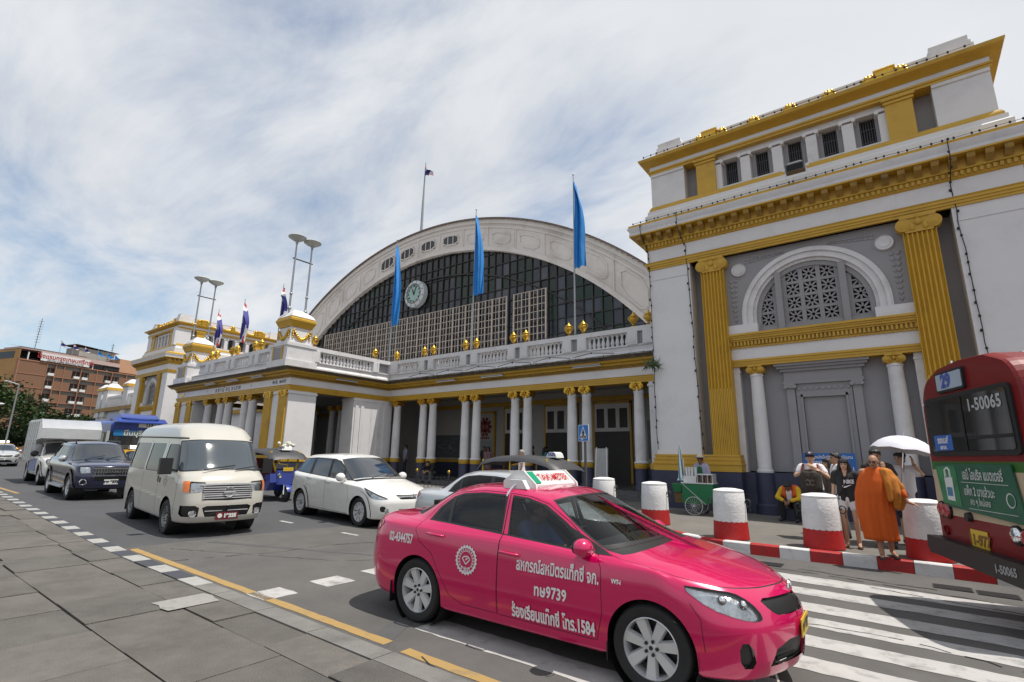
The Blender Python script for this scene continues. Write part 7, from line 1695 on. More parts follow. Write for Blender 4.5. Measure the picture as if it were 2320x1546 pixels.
for j in range(8): a = 2*math.pi*j/8; mb.tube([(0,0,2.12),(.30*math.cos(a),.30*math.sin(a),2.22),(.55*math.cos(a),.55*math.sin(a),2.05)], .004, 4)
mb.build('shaft', m_chr, par)
# ---- worker resting on the plinth
SJ = dict(head=(0,-.34,.80), neck=(0,-.22,.78), chest=(0,-.14,.66), waist=(0,-.03,.50), pel=(0,.05,.40), ls=(.17,-.20,.74), rs=(-.17,-.20,.74), le=(.25,-.38,.55), re=(-.25,-.38,.55), lw=(.06,-.52,.48), rw=(-.06,-.52,.48), ld=(-.4,-.6,-.5), rd=(.4,-.6,-.5),
   lh=(.09,.03,.38), rh=(-.09,.03,.38), lk=(.17,-.40,.46), rk=(-.17,-.40,.46), la=(.16,-.36,.09), ra=(-.16,-.36,.09), lt=(.18,-.52,.03), rt=(-.18,-.52,.03))
wk, g, P = person('worker in a yellow jacket and orange vest sitting hunched on the plinth', (-2.50,16.15,z2(-2.5)), R(-6), SJ, 1.1, m_skin3, 1.0, (0,-.75,-.75), top=pm('cloth_yellow', (.60,.38,.01), .8, .1, 5), bottom=m_blsh, shoes=m_shoe, hair='short', sleeves=1.8)
mb = MB()
for k in (-1, 1): chain(mb, [(.10*k,-.20,.77),(.11*k,-.24,.62),(.11*k,-.12,.46)], [.085,.09,.08]); capsule(mb, (.1*k,-.1,.75), (.1*k,.0,.5), .1, .1)
fuse(mb, 'vest', pm('vest_orange', (.62,.09,.015), .7, .1, 5), wk, .013, 3)
mb = MB(); capsule(mb, (0,-.285,.68), (0,-.25,.50), .07, .07); fuse(mb, 'undershirt', m_wsh, wk, .013, 3)
mb = MB(); mb.box(-.3,.3,-.15,.25,0,.30); tag(mb.build('low_step', m_nv, loc=(-2.50,16.15,z2(-2.5))), 'low navy plinth step that the worker in the orange vest sits on', 'step')
# ---- vendor behind the drinks cart
vd, g, P = person('street vendor in a pale hat, checked shirt and green apron behind the cart', (-4.85,16.0,z2(-4.9)), R(-10), dict(head=(.02,-.08,1.50), neck=(0,-.03,1.40), ls=(.17,0,1.34), rs=(-.17,0,1.34), lw=(.10,-.26,1.05), rw=(-.22,-.24,1.05), le=(.25,-.02,1.10), re=(-.25,-.02,1.10)), 1.0, m_skin3, 1.0, (.3,-1,-.2), top=pm('cloth_check_lilac', (.40,.38,.50), .8, .35, 40), bottom=m_khaki, shoes=m_shoe, hair='short', sleeves=1.7)
mb = MB(); mb.lathe([(.001,.12),(.06,.118),(.088,.09),(.098,.02),(.17,.02),(.205,.045),(.205,.052),(.168,.03),(.09,.032)], 24, P(0,0,.06)); hat = mb.build('hat', pm('hat_straw', (.60,.55,.45), .8, .15, 12), vd, smooth=50)
mb = MB(); chain(mb, [(0,-.12,1.26),(0,-.13,1.0),(0,-.13,.75)], [.075,.10,.10]); fuse(mb, 'apron', pm('apron_green', (.008,.12,.04), .8, .15, 6), vd, .013, 2)
# ---- people in the shade of the arcade
FZ = FL
def shade(label, x, y, rz, top, bottom, **k): return person(label, (x,y,FZ), R(rz), k.pop('J', {}), k.pop('h', 1.0), k.pop('skin', m_skin), .97, (0,-1,0), .014, top, bottom, m_shoe, **k)
shade('man in a pale blue shirt standing in the arcade with a hand on his hip', -22.8, 20.3, -35, pm('cloth_pale_blue', (.42,.46,.60), .8, .08, 5), m_jean, h=1.03, J=dict(rw=(-.14,.10,1.02), re=(-.30,.10,1.12)), sleeves=.6)
shade('woman in a long patterned dress standing by the emblem panel', -16.9, 20.6, 30, pm('cloth_rose', (.30,.20,.22), .8, .5, 25), pm('cloth_rose', (.3,.2,.22)), h=.97, dress=True, hair='long', sleeves=.5)
shade('person in a dark top standing between the column pairs', -17.75, 21.3, 20, m_dksh, m_jean, sleeves=.5)
shade('man in a grey T-shirt walking past the white wall', -14.6, 21.2, -60, m_khaki, m_jean, h=1.02, sleeves=.5)
shade('man in a dark shirt with his back to the wall', -14.15, 21.8, 160, m_dksh, m_jean, sleeves=.6)
shade('woman in a teal top with dark hair near the doorway', -13.7, 21.0, 150, pm('cloth_teal', (.05,.20,.24), .8, .1, 5), m_jean, h=.97, hair='long', sleeves=.5)
person('man in a knitted white cap and white shirt standing beyond the dark tuk-tuk canopy', (-11.2,15.6,z2(-11)), R(-60), {}, 1.0, m_skin, 1.0, (0,-1,0), .013, m_wsh, m_khaki, m_shoe, hair='short', sleeves=.5, haircol=pm('cap_grey_knit', (.35,.33,.31), .9, .3, 30))
ST = dict(SJ); person('seated person in dark clothes resting between the columns', (-19.05,18.75,FZ-.16), R(15), ST, 1.15, m_skin, 1.0, (0,-1,-.1), .014, m_blsh, m_khaki, m_shoe, hair='short', sleeves=1.5)
# ---- taxi driver
DJ = dict(SJ); DJ.update(head=(0,-.02,.80), neck=(0,.04,.70), chest=(0,.08,.54), waist=(0,.06,.34), pel=(0,.03,.20), ls=(.18,.06,.63), rs=(-.18,.06,.63), le=(.24,-.14,.42), re=(-.24,-.14,.42), lw=(.14,-.36,.44), rw=(-.14,-.36,.44), ld=(0,-1,.3), rd=(0,-1,.3), lh=(.09,.0,.20), rh=(-.09,.0,.20), lk=(.13,-.42,.26), rk=(-.13,-.42,.26), la=(.13,-.62,-.06), ra=(-.13,-.62,-.06), lt=(.13,-.74,-.06), rt=(-.13,-.74,-.06))
person('taxi driver in a blue shirt seen through the pink taxi window', (-3.13,4.67,.46), R(91), DJ, .98, m_skin, 1.0, (0,-1,0), .012, pm('cloth_mid_blue', (.07,.17,.46), .8, .08, 5), m_blsh, m_shoe, hair='short', sleeves=1.1)
# ---------------------------------------------------------------- bollards
m_bw = pm('bollard_white', (.70,.70,.70), .75, .08, 4, .5, 24, dirt=(.45,.44,.43), dirt_amt=.4, dirt_scale=3); m_br = pm('bollard_red', (.42,.012,.012), .55, .12, 4, .4, 24)
def bollard(x, y, label):
    t = thing('bollard', label, 'bollard', (x,y,z2(x)), 0, 'concrete bollards along the kerb')
    mb = MB(); mb.lathe([(.322,.33),(.318,.60),(.300,.895),(.292,.91)], 40, (0,0,0)); mb.lathe([(.292,.905),(.30,.91),(.30,.935),(.27,.955),(.14,.98),(.001,.985)], 40, (0,0,0)); mb.build('shaft', m_bw, t, smooth=35)
    mb = MB(); rg = rnd(int(abs(x)*10)); n = 40; vs = [(.345*math.cos(2*math.pi*j/n), .345*math.sin(2*math.pi*j/n), 0) for j in range(n)]+[(.325*math.cos(2*math.pi*j/n), .325*math.sin(2*math.pi*j/n), .335+.008*math.sin(3*j)) for j in range(n)]
    mb.add(vs, [(j,(j+1)%n,n+(j+1)%n,n+j) for j in range(n)]); mb.build('red_base', m_br, t, smooth=35)
    mb = MB()
    for s in (-1, 1): mb.tube([(s*(.31+.055*(1-math.cos(a))), -.02, .70+.07*math.sin(a)) for a in [i*.5 for i in range(12)]], .011, 6); mb.tube([(s*.29,-.02,.70),(s*.36,-.02,.71)], .014, 6); mb.tube([(s*.40,-.02,.62),(s*.405,-.02,.55)], .01, 6)
    mb.build('shackle', m_iron, t, smooth=50)
bollard(-2.99,11.58,'red and white concrete bollard standing alone in front of the drinks cart'); bollard(-1.37,11.72,'red and white concrete bollard hiding the legs of the man with the rucksack')
bollard(.20,11.78,'red and white concrete bollard under the hand of the monk, partly behind the bus'); bollard(-4.98,12.55,'red and white concrete bollard just above the pink taxi bonnet'); bollard(-6.75,13.35,'white-topped bollard farthest left, behind the silver saloon roof')
# ---------------------------------------------------------------- drinks cart
ct = thing('drinks_cart', 'green drinks cart with spoked wheels against the navy plinth', 'cart', (-4.78,15.45,z2(-4.8)), R(2))
m_cg = pm('cart_green', (.004,.14,.05), .4, .12, 3, dirt=(.02,.08,.04), dirt_amt=.5)
mb = MB(); mb.prism([(-.42,.30),(-.42,.86),(.44,.86),(.44,.40),(.25,.30)], -.25, .25, 'xz'); mb.build('body', m_cg, ct)
mb = MB(); mb.box(-.44,.46,-.27,.27,.855,.885); mb.bar((-.42,-.26,.86),(.22,-.26,.30),.02,.012); mb.build('tray', m_alloy, ct)
for y in (-.29,.29):
    mb = MB(); c = (-.10,y,.25); mb.lathe([(.235,-.012),(.25,-.012),(.25,.012),(.235,.012)], 32, c, 'y'); mb.lathe([(.001,-.03),(.025,-.03),(.025,.03),(.001,.03)], 12, c, 'y')
    for i in range(18): a = 2*math.pi*i/18; mb.tube([c, (c[0]+.24*math.cos(a), y, c[2]+.24*math.sin(a))], .0035, 4)
    mb.build('wheel', m_alloy, ct, smooth=40)
mb = MB(); mb.box(-.38,-.02,-.2,.2,.885,1.06); mb.build('ice_box', m_plw, ct)
mb = MB(); mb.box(.02,.44,-.22,.22,1.10,1.13)
for x in (.02,.16,.30,.43): mb.box(x-.006,x+.006,-.22,.22,.885,1.1)
mb.build('display_case', m_alloy, ct); mb = MB(); 
for i, x in enumerate((.09,.23,.37)): mb.lathe([(.001,.89),(.05,.89),(.05,1.03),(.04,1.06)], 12, (x,-.1,0)); 
mb.build('jars', pm('jar_brown', (.16,.08,.04), .2, .4, 14), ct)
mb = MB()
for x in (-.32,-.24,-.16,-.06): mb.lathe([(.03,1.06),(.042,1.30),(.046,1.31),(.03,1.31)], 12, (x,-.05,0))
mb.build('cups', m_plw, ct)
mb = MB(); mb.box(-.72,-.44,-.2,.2,.80,.84); mb.frustum(-.58,0,.60,.80,.10,.15,.14,.2); mb.build('side_shelf', m_cg, ct)
mb = MB(); mb.frustum(-.55,-.02,.30,.58,.13,.1,.15,.12); tag(mb.build('wicker_basket', pm('basket_brown', (.13,.085,.03), .8, .4, 20), loc=(-4.78,15.45,z2(-4.8))), 'small brown basket hung below the side shelf of the drinks cart', 'basket')
um = thing('folded_umbrella', 'tall folded blue and white striped umbrella upright at the drinks cart', 'umbrella', (-5.27,15.40,z2(-5.3)), 0)
mb = MB(); n = 16; prof = [(.012,1.98),(.035,1.85),(.055,1.5),(.07,1.1),(.085,.98),(.12,.92)]
for i in range(len(prof)-1):
    for j in range(n):
        a0, a1 = 2*math.pi*j/n+i*.25, 2*math.pi*(j+1)/n+i*.25; (r0, z0), (r1, z1) = prof[i], prof[i+1]; b0, b1 = a0+.25, a1+.25
        mb.add([(r0*math.cos(a0),r0*math.sin(a0),z0),(r0*math.cos(a1),r0*math.sin(a1),z0),(r1*math.cos(b1),r1*math.sin(b1),z1),(r1*math.cos(b0),r1*math.sin(b0),z1)], [(0,1,2,3)], (j//2)%2)
mb.build('cloth', [pm('umbrella_teal', (.03,.20,.27), .7), m_wsh], um, smooth=60); mb = MB(); mb.tube([(0,0,.4),(0,0,2.03)], .012, 6); mb.tube([(.10,0,.85),(.09,0,1.55)], .014, 6); mb.build('pole', m_plw, um)
# ---------------------------------------------------------------- crossing sign
cs_ = thing('crossing_sign', 'blue pedestrian crossing sign on a grey pole before the colonnade', 'sign', (-7.18,13.1,z2(-7.2)), R(-14))
mb = MB(); mb.tube([(0,0,0),(0,0,2.4)], .038, 12); mb.box(-.03,.03,.03,.08,2.0,2.4); mb.build('pole', pm('pole_grey', (.10,.10,.105), .5, metal=.4), cs_)
mb = MB(); mb.prism(rpoly([(-.20,1.95),(.20,1.95),(.20,2.42),(-.20,2.42)],.03), -.075, -.05, 'xz'); brd = mb.build('board', pm('sign_pale_edge', (.55,.6,.65), .4), cs_, smooth=30); mb = MB(); mb.prism(rpoly([(-.185,1.965),(.185,1.965),(.185,2.405),(-.185,2.405)],.025), -.079, -.076, 'xz'); mb.build('blue_field', pm('sign_blue_field', (.01,.15,.52), .35), brd, smooth=30)
mb = MB(); mb.prism([(-.155,2.03),(.155,2.03),(0,2.38)], -.083, -.080, 'xz'); mb.box(-.07,-.01,-.084,-.080,1.985,2.025); mb.build('triangle', m_plw, brd)
mb = MB(); B = lambda a, b, w_: mb.bar((a[0],-.086,a[1]), (b[0],-.086,b[1]), w_, .004, 0, (0,1,0))
mb.lathe([(.001,0),(.02,0)], 12, (0,-.086,2.275), 'y'); B((0,2.255),(.005,2.16),.05); B((.01,2.24),(-.05,2.17),.02); B((-.0,2.24),(.05,2.18),.02); B((0,2.16),(-.035,2.06),.028); B((.008,2.16),(.045,2.06),.028)
for x in (-.115,-.075,-.01,.035,.08,.115): B((x*.8,2.10 if abs(x) > .03 else 2.08),(x*1.05,2.045),.018)
mb.build('walking_figure', m_blk, brd)
# second sign seen edge-on behind it is the dark back box
# ---------------------------------------------------------------- fence, banners, boards
fn = thing('iron_fence', 'black iron railing with gold knobs between the white people carrier and the silver saloon', 'fence', (0,0,0))
x = -17.5; k = 0
while x < -9.6:
    zb = z2(x)
    if k%8 == 0:
        mb = MB(); mb.tube([(x,13.35,zb),(x,13.35,zb+.80)], .035, 10); mb.box(x-.05,x+.05,13.30,13.40,zb,zb+.06); o = mb.build('post', m_iron, fn); mb = MB(); mb.sphere((x,13.35,zb+.86), (.05,.05,.065), 12, 0, 8); mb.build('knob', m_gm, o, smooth=60)
    x += .2; k += 1
mb = MB(); x = -17.5
while x < -9.6: mb.tube([(x,13.35,z2(x)+.05),(x,13.35,z2(x)+.72)], .011, 6); x += .2
for dz in (.1,.42,.66): mb.bar((-17.5,13.35,z2(-17.5)+dz), (-9.6,13.35,z2(-9.6)+dz), .02, .025)
mb.build('bars', m_iron, fn, smooth=0)
bn = thing('blue_banner', 'blue notice banner with white Thai lines on the wall behind the waiting group', 'banner', (-1.60,16.62,0))
mb = MB(); mb.box(-.62,.62,-.012,.012,1.36,2.02); mb.build('cloth', pm('banner_blue', (.02,.13,.42), .5, .1, 4), bn)
mb = MB(); put_text(mb, 'รวมเรื่องน่าเป็นที่ต้องใช้คนไปนาน', .11, (.0,-.016,1.91), (1,0,0), (0,0,1), sx=.78, bold=.002); put_text(mb, 'หัวกรุงเก่าดีเสมอที่สุด', .12, (.0,-.016,1.77), (1,0,0), (0,0,1), sx=.85, bold=.003)
mb.lathe([(.07,0),(.1,-.001)], 20, (-.40,-.014,1.62), 'y')
for i in range(6): mb.bar((.3+.05*i,-.014,1.5),(.24+.06*i,-.014,1.66),.02,.003,0,(0,1,0))
mb.build('lettering', m_decal, bn, smooth=0)
eb = thing('easel_board', 'pale notice board on an easel in the arcade near the doorway', 'easel', (-9.65,18.9,FL), R(10))
mb = MB(); mb.add([(-.27,-.05,.35),(.27,-.05,.35),(.27,.06,1.55),(-.27,.06,1.55),(-.27,-.02,.35),(.27,-.02,.35),(.27,.09,1.55),(-.27,.09,1.55)], [(0,1,2,3),(7,6,5,4),(0,4,5,1),(1,5,6,2),(2,6,7,3),(3,7,4,0)]); mb.build('board', pm('board_pale', (.36,.37,.37), .6, .15, 8), eb)
mb = MB(); mb.bar((-.25,-.08,0),(-.2,.08,1.6),.04,.03); mb.bar((.25,-.08,0),(.2,.08,1.6),.04,.03); mb.bar((0,.5,0),(0,.08,1.5),.03,.03); mb.build('legs', m_alloy, eb)
# ---------------------------------------------------------------- floodlight, light strings
fl = thing('floodlight', 'grey floodlight standing on the cornice of the near pavilion', 'floodlight', (-1.55,16.55,Z(9.6)))
mb = MB(); mb.box(-.26,.26,-.22,.05,.18,.42); mb.frustum(0,-.08,.42,.5,.24,.13,.16,.08); mb.build('housing', m_bar, fl)
mb = MB(); mb.box(-.22,.22,-.235,-.22,.2,.38); mb.build('glass', m_glass, fl); mb = MB()
for i in range(5): x = -.2+.1*i; mb.tube([(x,-.02,.42),(x,-.02,.54)], .01, 5)
for s in (-1,1): mb.bar((s*.28,-.08,0),(s*.28,-.08,.32),.03,.03); mb.tube([(s*.28,-.08,.3),(s*.36,-.08,.3)], .03, 6)
mb.build('fins', m_alloy, fl)
m_wire = pm('wire_black', (.012,.012,.012), .6)
def lights(pts, label, step=.2, r=.007, b=.02, seed=1):
    mb = MB(); rg = rnd(seed); mb.tube(pts, r, 5); L = 0; P_ = [Vector(p) for p in pts]
    for a, c in zip(P_, P_[1:]):
        n = max(1, int((c-a).length/step))
        for i in range(n): q = a.lerp(c, (i+rg.random()*.5)/n); mb.sphere(q+Vector((rg.uniform(-.03,.03),-.015,-.01)), (b,b,b*1.5), 6, 0, 5)
    tag(mb.build('light_string', m_wire, smooth=50), label, 'light string', 'strings of small lamps on the station')
def drop(x0, z0, x1, z1, y, seed):
    rg = rnd(seed); n = 18; return [(x0+(x1-x0)*i/n+rg.uniform(-.02,.02), y+rg.uniform(-.01,.01), z0+(z1-z0)*i/n) for i in range(n+1)]
lights([(-6.62,16.42,Z(9.4)),(-6.60,16.42,Z(9.1)),(-6.55,16.9,Z(8.6))]+drop(-6.53,Z(8.5),-6.52,2.1,16.93,1), 'dangling lamp string down the left edge of the near pavilion pier', .2, .012, .03)
lights([(-5.28,16.40,Z(9.5)),(-5.27,16.40,Z(9.0)),(-5.22,16.85,Z(8.6))]+drop(-5.2,Z(8.5),-5.03,1.95,16.96,2), 'dangling lamp string beside the left fluted pilaster of the near pavilion', .2, .012, .03)
lights([(1.98,16.40,Z(9.5)),(1.98,16.40,Z(9.0)),(1.95,16.85,Z(8.6))]+drop(1.95,Z(8.5),2.05,2.6,16.96,3), 'dangling lamp string beside the right fluted pilaster above the bus', .2, .012, .03)
lights([(-6.9,16.42,Z(9.49))]+[(-6.9+.5*i,16.42,Z(9.49)+.01*math.sin(i)) for i in range(1,23)], 'lamp string along the main cornice of the near pavilion', .25, .008, .028)
lights([(-6.6+.5*i,16.98,Z(12.16)+.01*math.sin(i)) for i in range(20)], 'lamp string along the roof edge of the near pavilion', .25, .008, .03)
lights([(PX1+.5,AY-.45,5.79)]+[(PX1+.6+.8*i,AY-.46,5.79-.03*(i%2)) for i in range(1,20)], 'lamp string along the gutter of the arcade', .3, .012, .025)
lights([(-22.6,13.8,7.0),(-22.5,15.0,6.98),(-22.5,17.6,6.99),(-20,18.6,6.97),(-14,18.6,6.98),(-6.7,18.6,6.98)], 'lamp string along the balustrade top rail', .4, .010, .025)
mb = MB(); rg = rnd(3)
for i in range(6): a = [(-20+i*2.2,18.2,5.85)]; mb.tube([(-20.5+i*2.0,18.18,5.84),(-19.6+i*2.0,18.14,5.95+.05*rg.random()),(-18.6+i*2.0,18.18,5.84)], .014, 5); mb.sphere((-19.6+i*2.0,18.14,5.95), .04, 6, 0, 5)
tag(mb.build('loose_cable', m_wire), 'loose black cable sagging over the arcade gutter', 'cable')
# ---------------------------------------------------------------- flags and lamp masts
m_pole = pm('pole_steel', (.32,.33,.34), .35, .05, metal=.6); m_fb = pm('flag_blue', (.015,.22,.60), .7, .08, 2); m_fr = pm('flag_red', (.50,.015,.03), .7); m_fw = pm('flag_white', (.68,.68,.70), .7); m_fn = pm('flag_navy', (.03,.03,.22), .7)
def flag_cloth(name, parent, top, L, W, mats, bands=None, lean=.25, seed=0, spread=.5):
    # limp cloth hanging beside its pole: folds across, droop along
    nu, nv = 26, 30; vs = []; fs = []; ms = []
    for i in range(nv+1):
        v = i/nv
        for j in range(nu+1):
            u = j/nu; w_ = W*(.15+spread*math.sin(min(1, v*1.35)*math.pi*.62))
            x = .02+w_*u*(.9+.1*math.sin(6*v+seed)); y = .11*math.sin(u*11+v*2.6+seed)*(.3+u)*(1-.3*v)+.05*math.sin(u*23+v*6); z = -L*v*(1-.06*u)-lean*u*(1-v*.4)*W
            vs.append((top[0]+x, top[1]+y, top[2]+z))
    for i in range(nv):
        for j in range(nu):
            fs.append((i*(nu+1)+j, i*(nu+1)+j+1, (i+1)*(nu+1)+j+1, (i+1)*(nu+1)+j))
            t = (.5*j/nu+.75*i/nv) if bands else 0; ms.append(bands[min(len(bands)-1, int(t/1.25*len(bands)))] if bands else 0)
    mb = MB(); mb.v = vs; mb.f = fs; mb.m = ms; return mb.build(name, mats, parent, smooth=80)
for x, zt, L, lb, sd in ((-10.88,14.86,4.4,'tall plain blue flag nearest the near pavilion',1),(-16.93,14.85,4.6,'plain blue flag in the middle of the arcade roof',2),(-23.35,14.7,5.2,'plain blue flag left of the clock',3)):
    f = thing('blue_flag', lb, 'flag', (x,19.1,0), 0, 'blue flags on the arcade roof'); mb = MB(); mb.tube([(0,0,6.2),(.0,0,zt-5),(.0,0,zt)], [.05,.04,.02], 8); mb.sphere((0,0,zt+.04), .045, 8, 0, 6); mb.build('pole', m_pole, f, smooth=50)
    flag_cloth('cloth', f, (0,0,zt-.3), L, .68, [m_fb], None, .5, sd, .75)
mt5 = [m_fr, m_fw, m_fn]; bd = [0,1,2,2,1,0]
for x, y, zt, L, lb, sd in ((-31.9,13.0,10.2,2.0,'Thai tricolour flag beside the far lamp pair',4),(-28.75,13.0,10.3,2.3,'Thai tricolour flag in the middle of the portico roof',5),(-24.7,13.0,10.4,2.2,'Thai tricolour flag half hidden behind the near garlanded pylon',6)):
    f = thing('thai_flag', lb, 'flag', (x,y,0), 0, 'Thai flags on the portico roof'); mb = MB(); mb.tube([(0,0,5.9),(.0,0,zt)], [.03,.015], 8); mb.build('pole', m_pole, f); flag_cloth('cloth', f, (0,0,zt-.2), L, .95, mt5, bd, .5, sd, .6)
f = thing('roof_flag', 'small Thai flag at the very top of the arched hall', 'flag', (-29.0,26.1,0)); mb = MB(); mb.tube([(0,0,18.9),(0,0,21.4),(.05,0,25.7)], [.12,.10,.03], 8); mb.build('pole', m_pole, f); flag_cloth('cloth', f, (.05,0,25.4), .9, 1.1, mt5, bd, .5, 7, .8)
for (x, lb, sd) in ((-23.25,'near',0),(-34.15,'far',1)):
    for k, y in enumerate((12.65,13.5)):
        l = thing('lamp_mast', ['saucer uplight mast on the near pylon, front one','saucer uplight mast on the near pylon, rear one','saucer uplight mast on the far pylon, front one','saucer uplight mast on the far pylon, rear one'][sd*2+k], 'lamp', (x,y,0), 0, 'saucer uplights on the pylons')
        mb = MB(); mb.tube([(0,0,8.5),(0,0,9.6),(0,0,12.1)], [.055,.05,.04], 8); mb.sphere((0,0,9.5), .08, 8, 0, 6); mb.sphere((0,0,8.75), .10, 8, 0, 6); mb.lathe([(.035,12.05),(.09,12.3)], 10, (0,0,0)); mb.build('mast', m_pole, l, smooth=50)
        mb = MB(); mb.lathe([(.05,12.28),(.22,12.33),(.42,12.46),(.44,12.50),(.40,12.54),(.25,12.60),(.001,12.62)], 28, (0,0,0)); mb.build('saucer', pm('saucer_grey', (.42,.43,.40), .5, .06), l, smooth=50)
        if k == 0: mb = MB(); mb.bar((.0,-.12,11.35),(.0,.98,11.35),.05,.05); mb.build('cross_bar', m_iron, l)
# ---------------------------------------------------------------- hotel far left
m_brick = pm('hotel_brick', (.20,.105,.062), .85, .35, 9, dirt=(.11,.06,.04), dirt_amt=.6, dirt_scale=14, stretch=(1,1,1)); m_terra = pm('hotel_terracotta', (.30,.14,.085), .8, .12, 3); m_hgr = pm('hotel_grey', (.17,.165,.15), .85, .1); m_ochre = pm('hotel_ochre', (.40,.225,.085), .85, .15, .3); m_peach = pm('hotel_peach', (.46,.255,.155), .85, .12, .4); m_hroof = pm('hotel_roof', (.20,.11,.09), .8, .3, 4)
hx, hy = -148.3, 22.4; ht = thing('hotel', 'brown brick hotel with a white sign in red Thai letters far behind the trees', 'building', (hx,hy,0), math.atan2(.957,-.29))
LH = 25.6; TOP = 20.6
mb = MB(); mb.box(0, LH, .6, 16, 0, TOP); mb.box(5.2, LH, .35, .7, 0, TOP-.05); mb.build('wall', m_hgr, ht)
mb = MB(); mb.box(0, 5.2, -.02, .62, 0, TOP); mb.build('brick_end', m_brick, ht); mb = MB(); mb.box(-.06, 0, 0, 16, 0, 23.0); mb.build('side_wall', m_ochre, ht)
mb = MB(); mb.box(-.12,-.06,6,14.5,13.5,17); mb.box(-.12,-.06,2,15,20.9,22.4); mb.build('side_windows', m_glass, ht)
fh = 2.86; cols_ = [5.2+1.70*i for i in range(13)]
mb = MB(); mb.box(-.1, LH, -.12, .6, TOP-.12, TOP+.12)
for r_ in range(7): z = TOP-r_*fh; mb.box(0, LH, -.10, .5, z-.10, z+.06)
for i, x in enumerate(cols_):
    if i%2 == 0 or i in (1,): mb.box(x-.07, x+.07, -.10, .5, 0, TOP)
mb.box(-.1,.08,-.1,.6,0,TOP); mb.build('floor_frame', m_terra, ht)
pat = [1,0,0,1,1,0,0,1,1,0,0,1]
for r_ in range(6):
    z1 = TOP-r_*fh-.95; z0 = TOP-(r_+1)*fh+.07
    for i, p_ in enumerate(pat):
        x0, x1 = cols_[i]+.06, cols_[i+1]-.06
        if p_ == 0: mb = MB(); mb.box(x0, x1, .0, .36, z0, z1); mb.build('brick_panel', m_brick, ht)
        else:
            mb = MB(); mb.box(x0+.05, x1-.05, .28, .345, z0, z1); o = mb.build('window', m_glass, ht)
            mb = MB(); mb.box(x0, x1, .2, .3, z1-.04, z1+.06); mb.box((x0+x1)/2-.03,(x0+x1)/2+.03,.24,.28,z0,z1); mb.build('window_frame', m_terra, o)
            mb = MB(); q = .3 if i%2 else .7; mb.box(x0+.25, x1-.15, -.25, .25, z0+.05, z0+.62); mb.build('air_conditioner', m_plw, o)
mb = MB(); mb.box(0, LH, .8, 15, TOP, 21.2); mb.box(0,LH,3.0,15,21.2,23.1); mb.build('top_storey', m_dk, ht)
mb = MB(); mb.box(-.2, 12.5, -.1, 6, 22.9, 23.3); mb.box(3.5, 20, -.25, .1, 22.2-.2, 22.9); mb.build('fascia', pm('hotel_fascia', (.45,.33,.31), .8, .15), ht)
mb = MB(); mb.add([(-.3,-.2,23.3),(14,-.2,23.3),(14,7,24.4),(-.3,7,24.4)], [(0,1,2,3)]); mb.build('roof', m_hroof, ht)
mb = MB(); mb.box(20.0, LH+.5, -.02, 10, TOP+.3, 24.2); mb.build('peach_block', m_peach, ht); mb = MB(); mb.box(16.6,20.2,-.05,.3,TOP+.4,22.0); mb.build('dark_opening', m_dk, ht)
mb = MB(); mb.box(13,21,4,9,23,26.0); mb.build('penthouse', pm('penthouse_grey', (.34,.33,.30), .8), ht); mb = MB(); mb.add([(12,3.5,26.6),(22,3.5,26.0),(22,9.5,26.0),(12,9.5,26.6)], [(0,1,2,3)]); mb.build('penthouse_roof', m_rust, ht)
mb = MB(); mb.box(3.6,13.3,-.35,-.15,20.9,22.6); o = mb.build('sign_board', m_plw, ht); mb = MB(); put_text(mb, 'โรงแรมกรุงเกษมศรีกรุง', 1.35, (8.45,-.38,21.85), (1,0,0), (0,0,1), bold=.03, sx=.88); mb.build('sign_text', pm('hotel_red', (.32,.015,.02), .5), o, smooth=0)
mb = MB(); put_text(mb, 'KRUNG KASEM SRIKRUNG HOTEL', .5, (8.45,-.38,21.1), (1,0,0), (0,0,1), bold=.008, sx=.95); mb.build('sign_text', pm('hotel_text_dark', (.1,.06,.06), .5), o, smooth=0)
mb = MB(); 
for i in range(6): x = 1.5+3.2*i; mb.box(x-.1,x+.1,.1,.3,TOP,22.4)
mb.build('terrace_posts', m_plw, ht)
mb = MB(); mb.tube([(3.2,2,23.3),(3.4,2,30.5)], .06, 5)
for i in range(9): mb.bar((2.9,2,25+.6*i),(3.9,2,25.1+.6*i),.06,.06)
mb.tube([(19.5,3,24),(19.6,3,28.2)], .06, 5)
for i in range(5): mb.bar((19.2,3,26+.45*i),(19.95,3,26.05+.45*i),.06,.06)
mb.build('aerial', m_iron, ht)
Mh = Matrix.Translation((hx,hy,0)) @ Matrix.Rotation(math.atan2(.957,-.29), 4, 'Z')
for k, (x, mats, bands) in enumerate(((7.4,mt5,bd),(10.0,mt5,bd),(12.4,mt5,bd),(15.3,[m_fb],None),(17.5,[m_fb],None),(19.3,[m_fb],None))):
    p = Mh @ Vector((x,1.0,0)); f = thing('hotel_flag', ['tiny Thai flag leftmost on the hotel roof','tiny Thai flag second along the hotel roof','tiny Thai flag beside the hotel penthouse','tiny blue flag leftmost of the blue three on the hotel roof','tiny blue flag in the middle of the blue three on the hotel roof','tiny blue flag rightmost on the hotel roof'][k], 'flag', p, math.atan2(.957,-.29), 'flags on the hotel roof')
    mb = MB(); mb.tube([(0,0,22.5),(0,0,26.4-.2*k)], .04, 5); mb.build('pole', m_pole, f); flag_cloth('cloth', f, (0,0,26.3-.2*k), 1.2, 1.8, mats, bands, .4, k, .7)
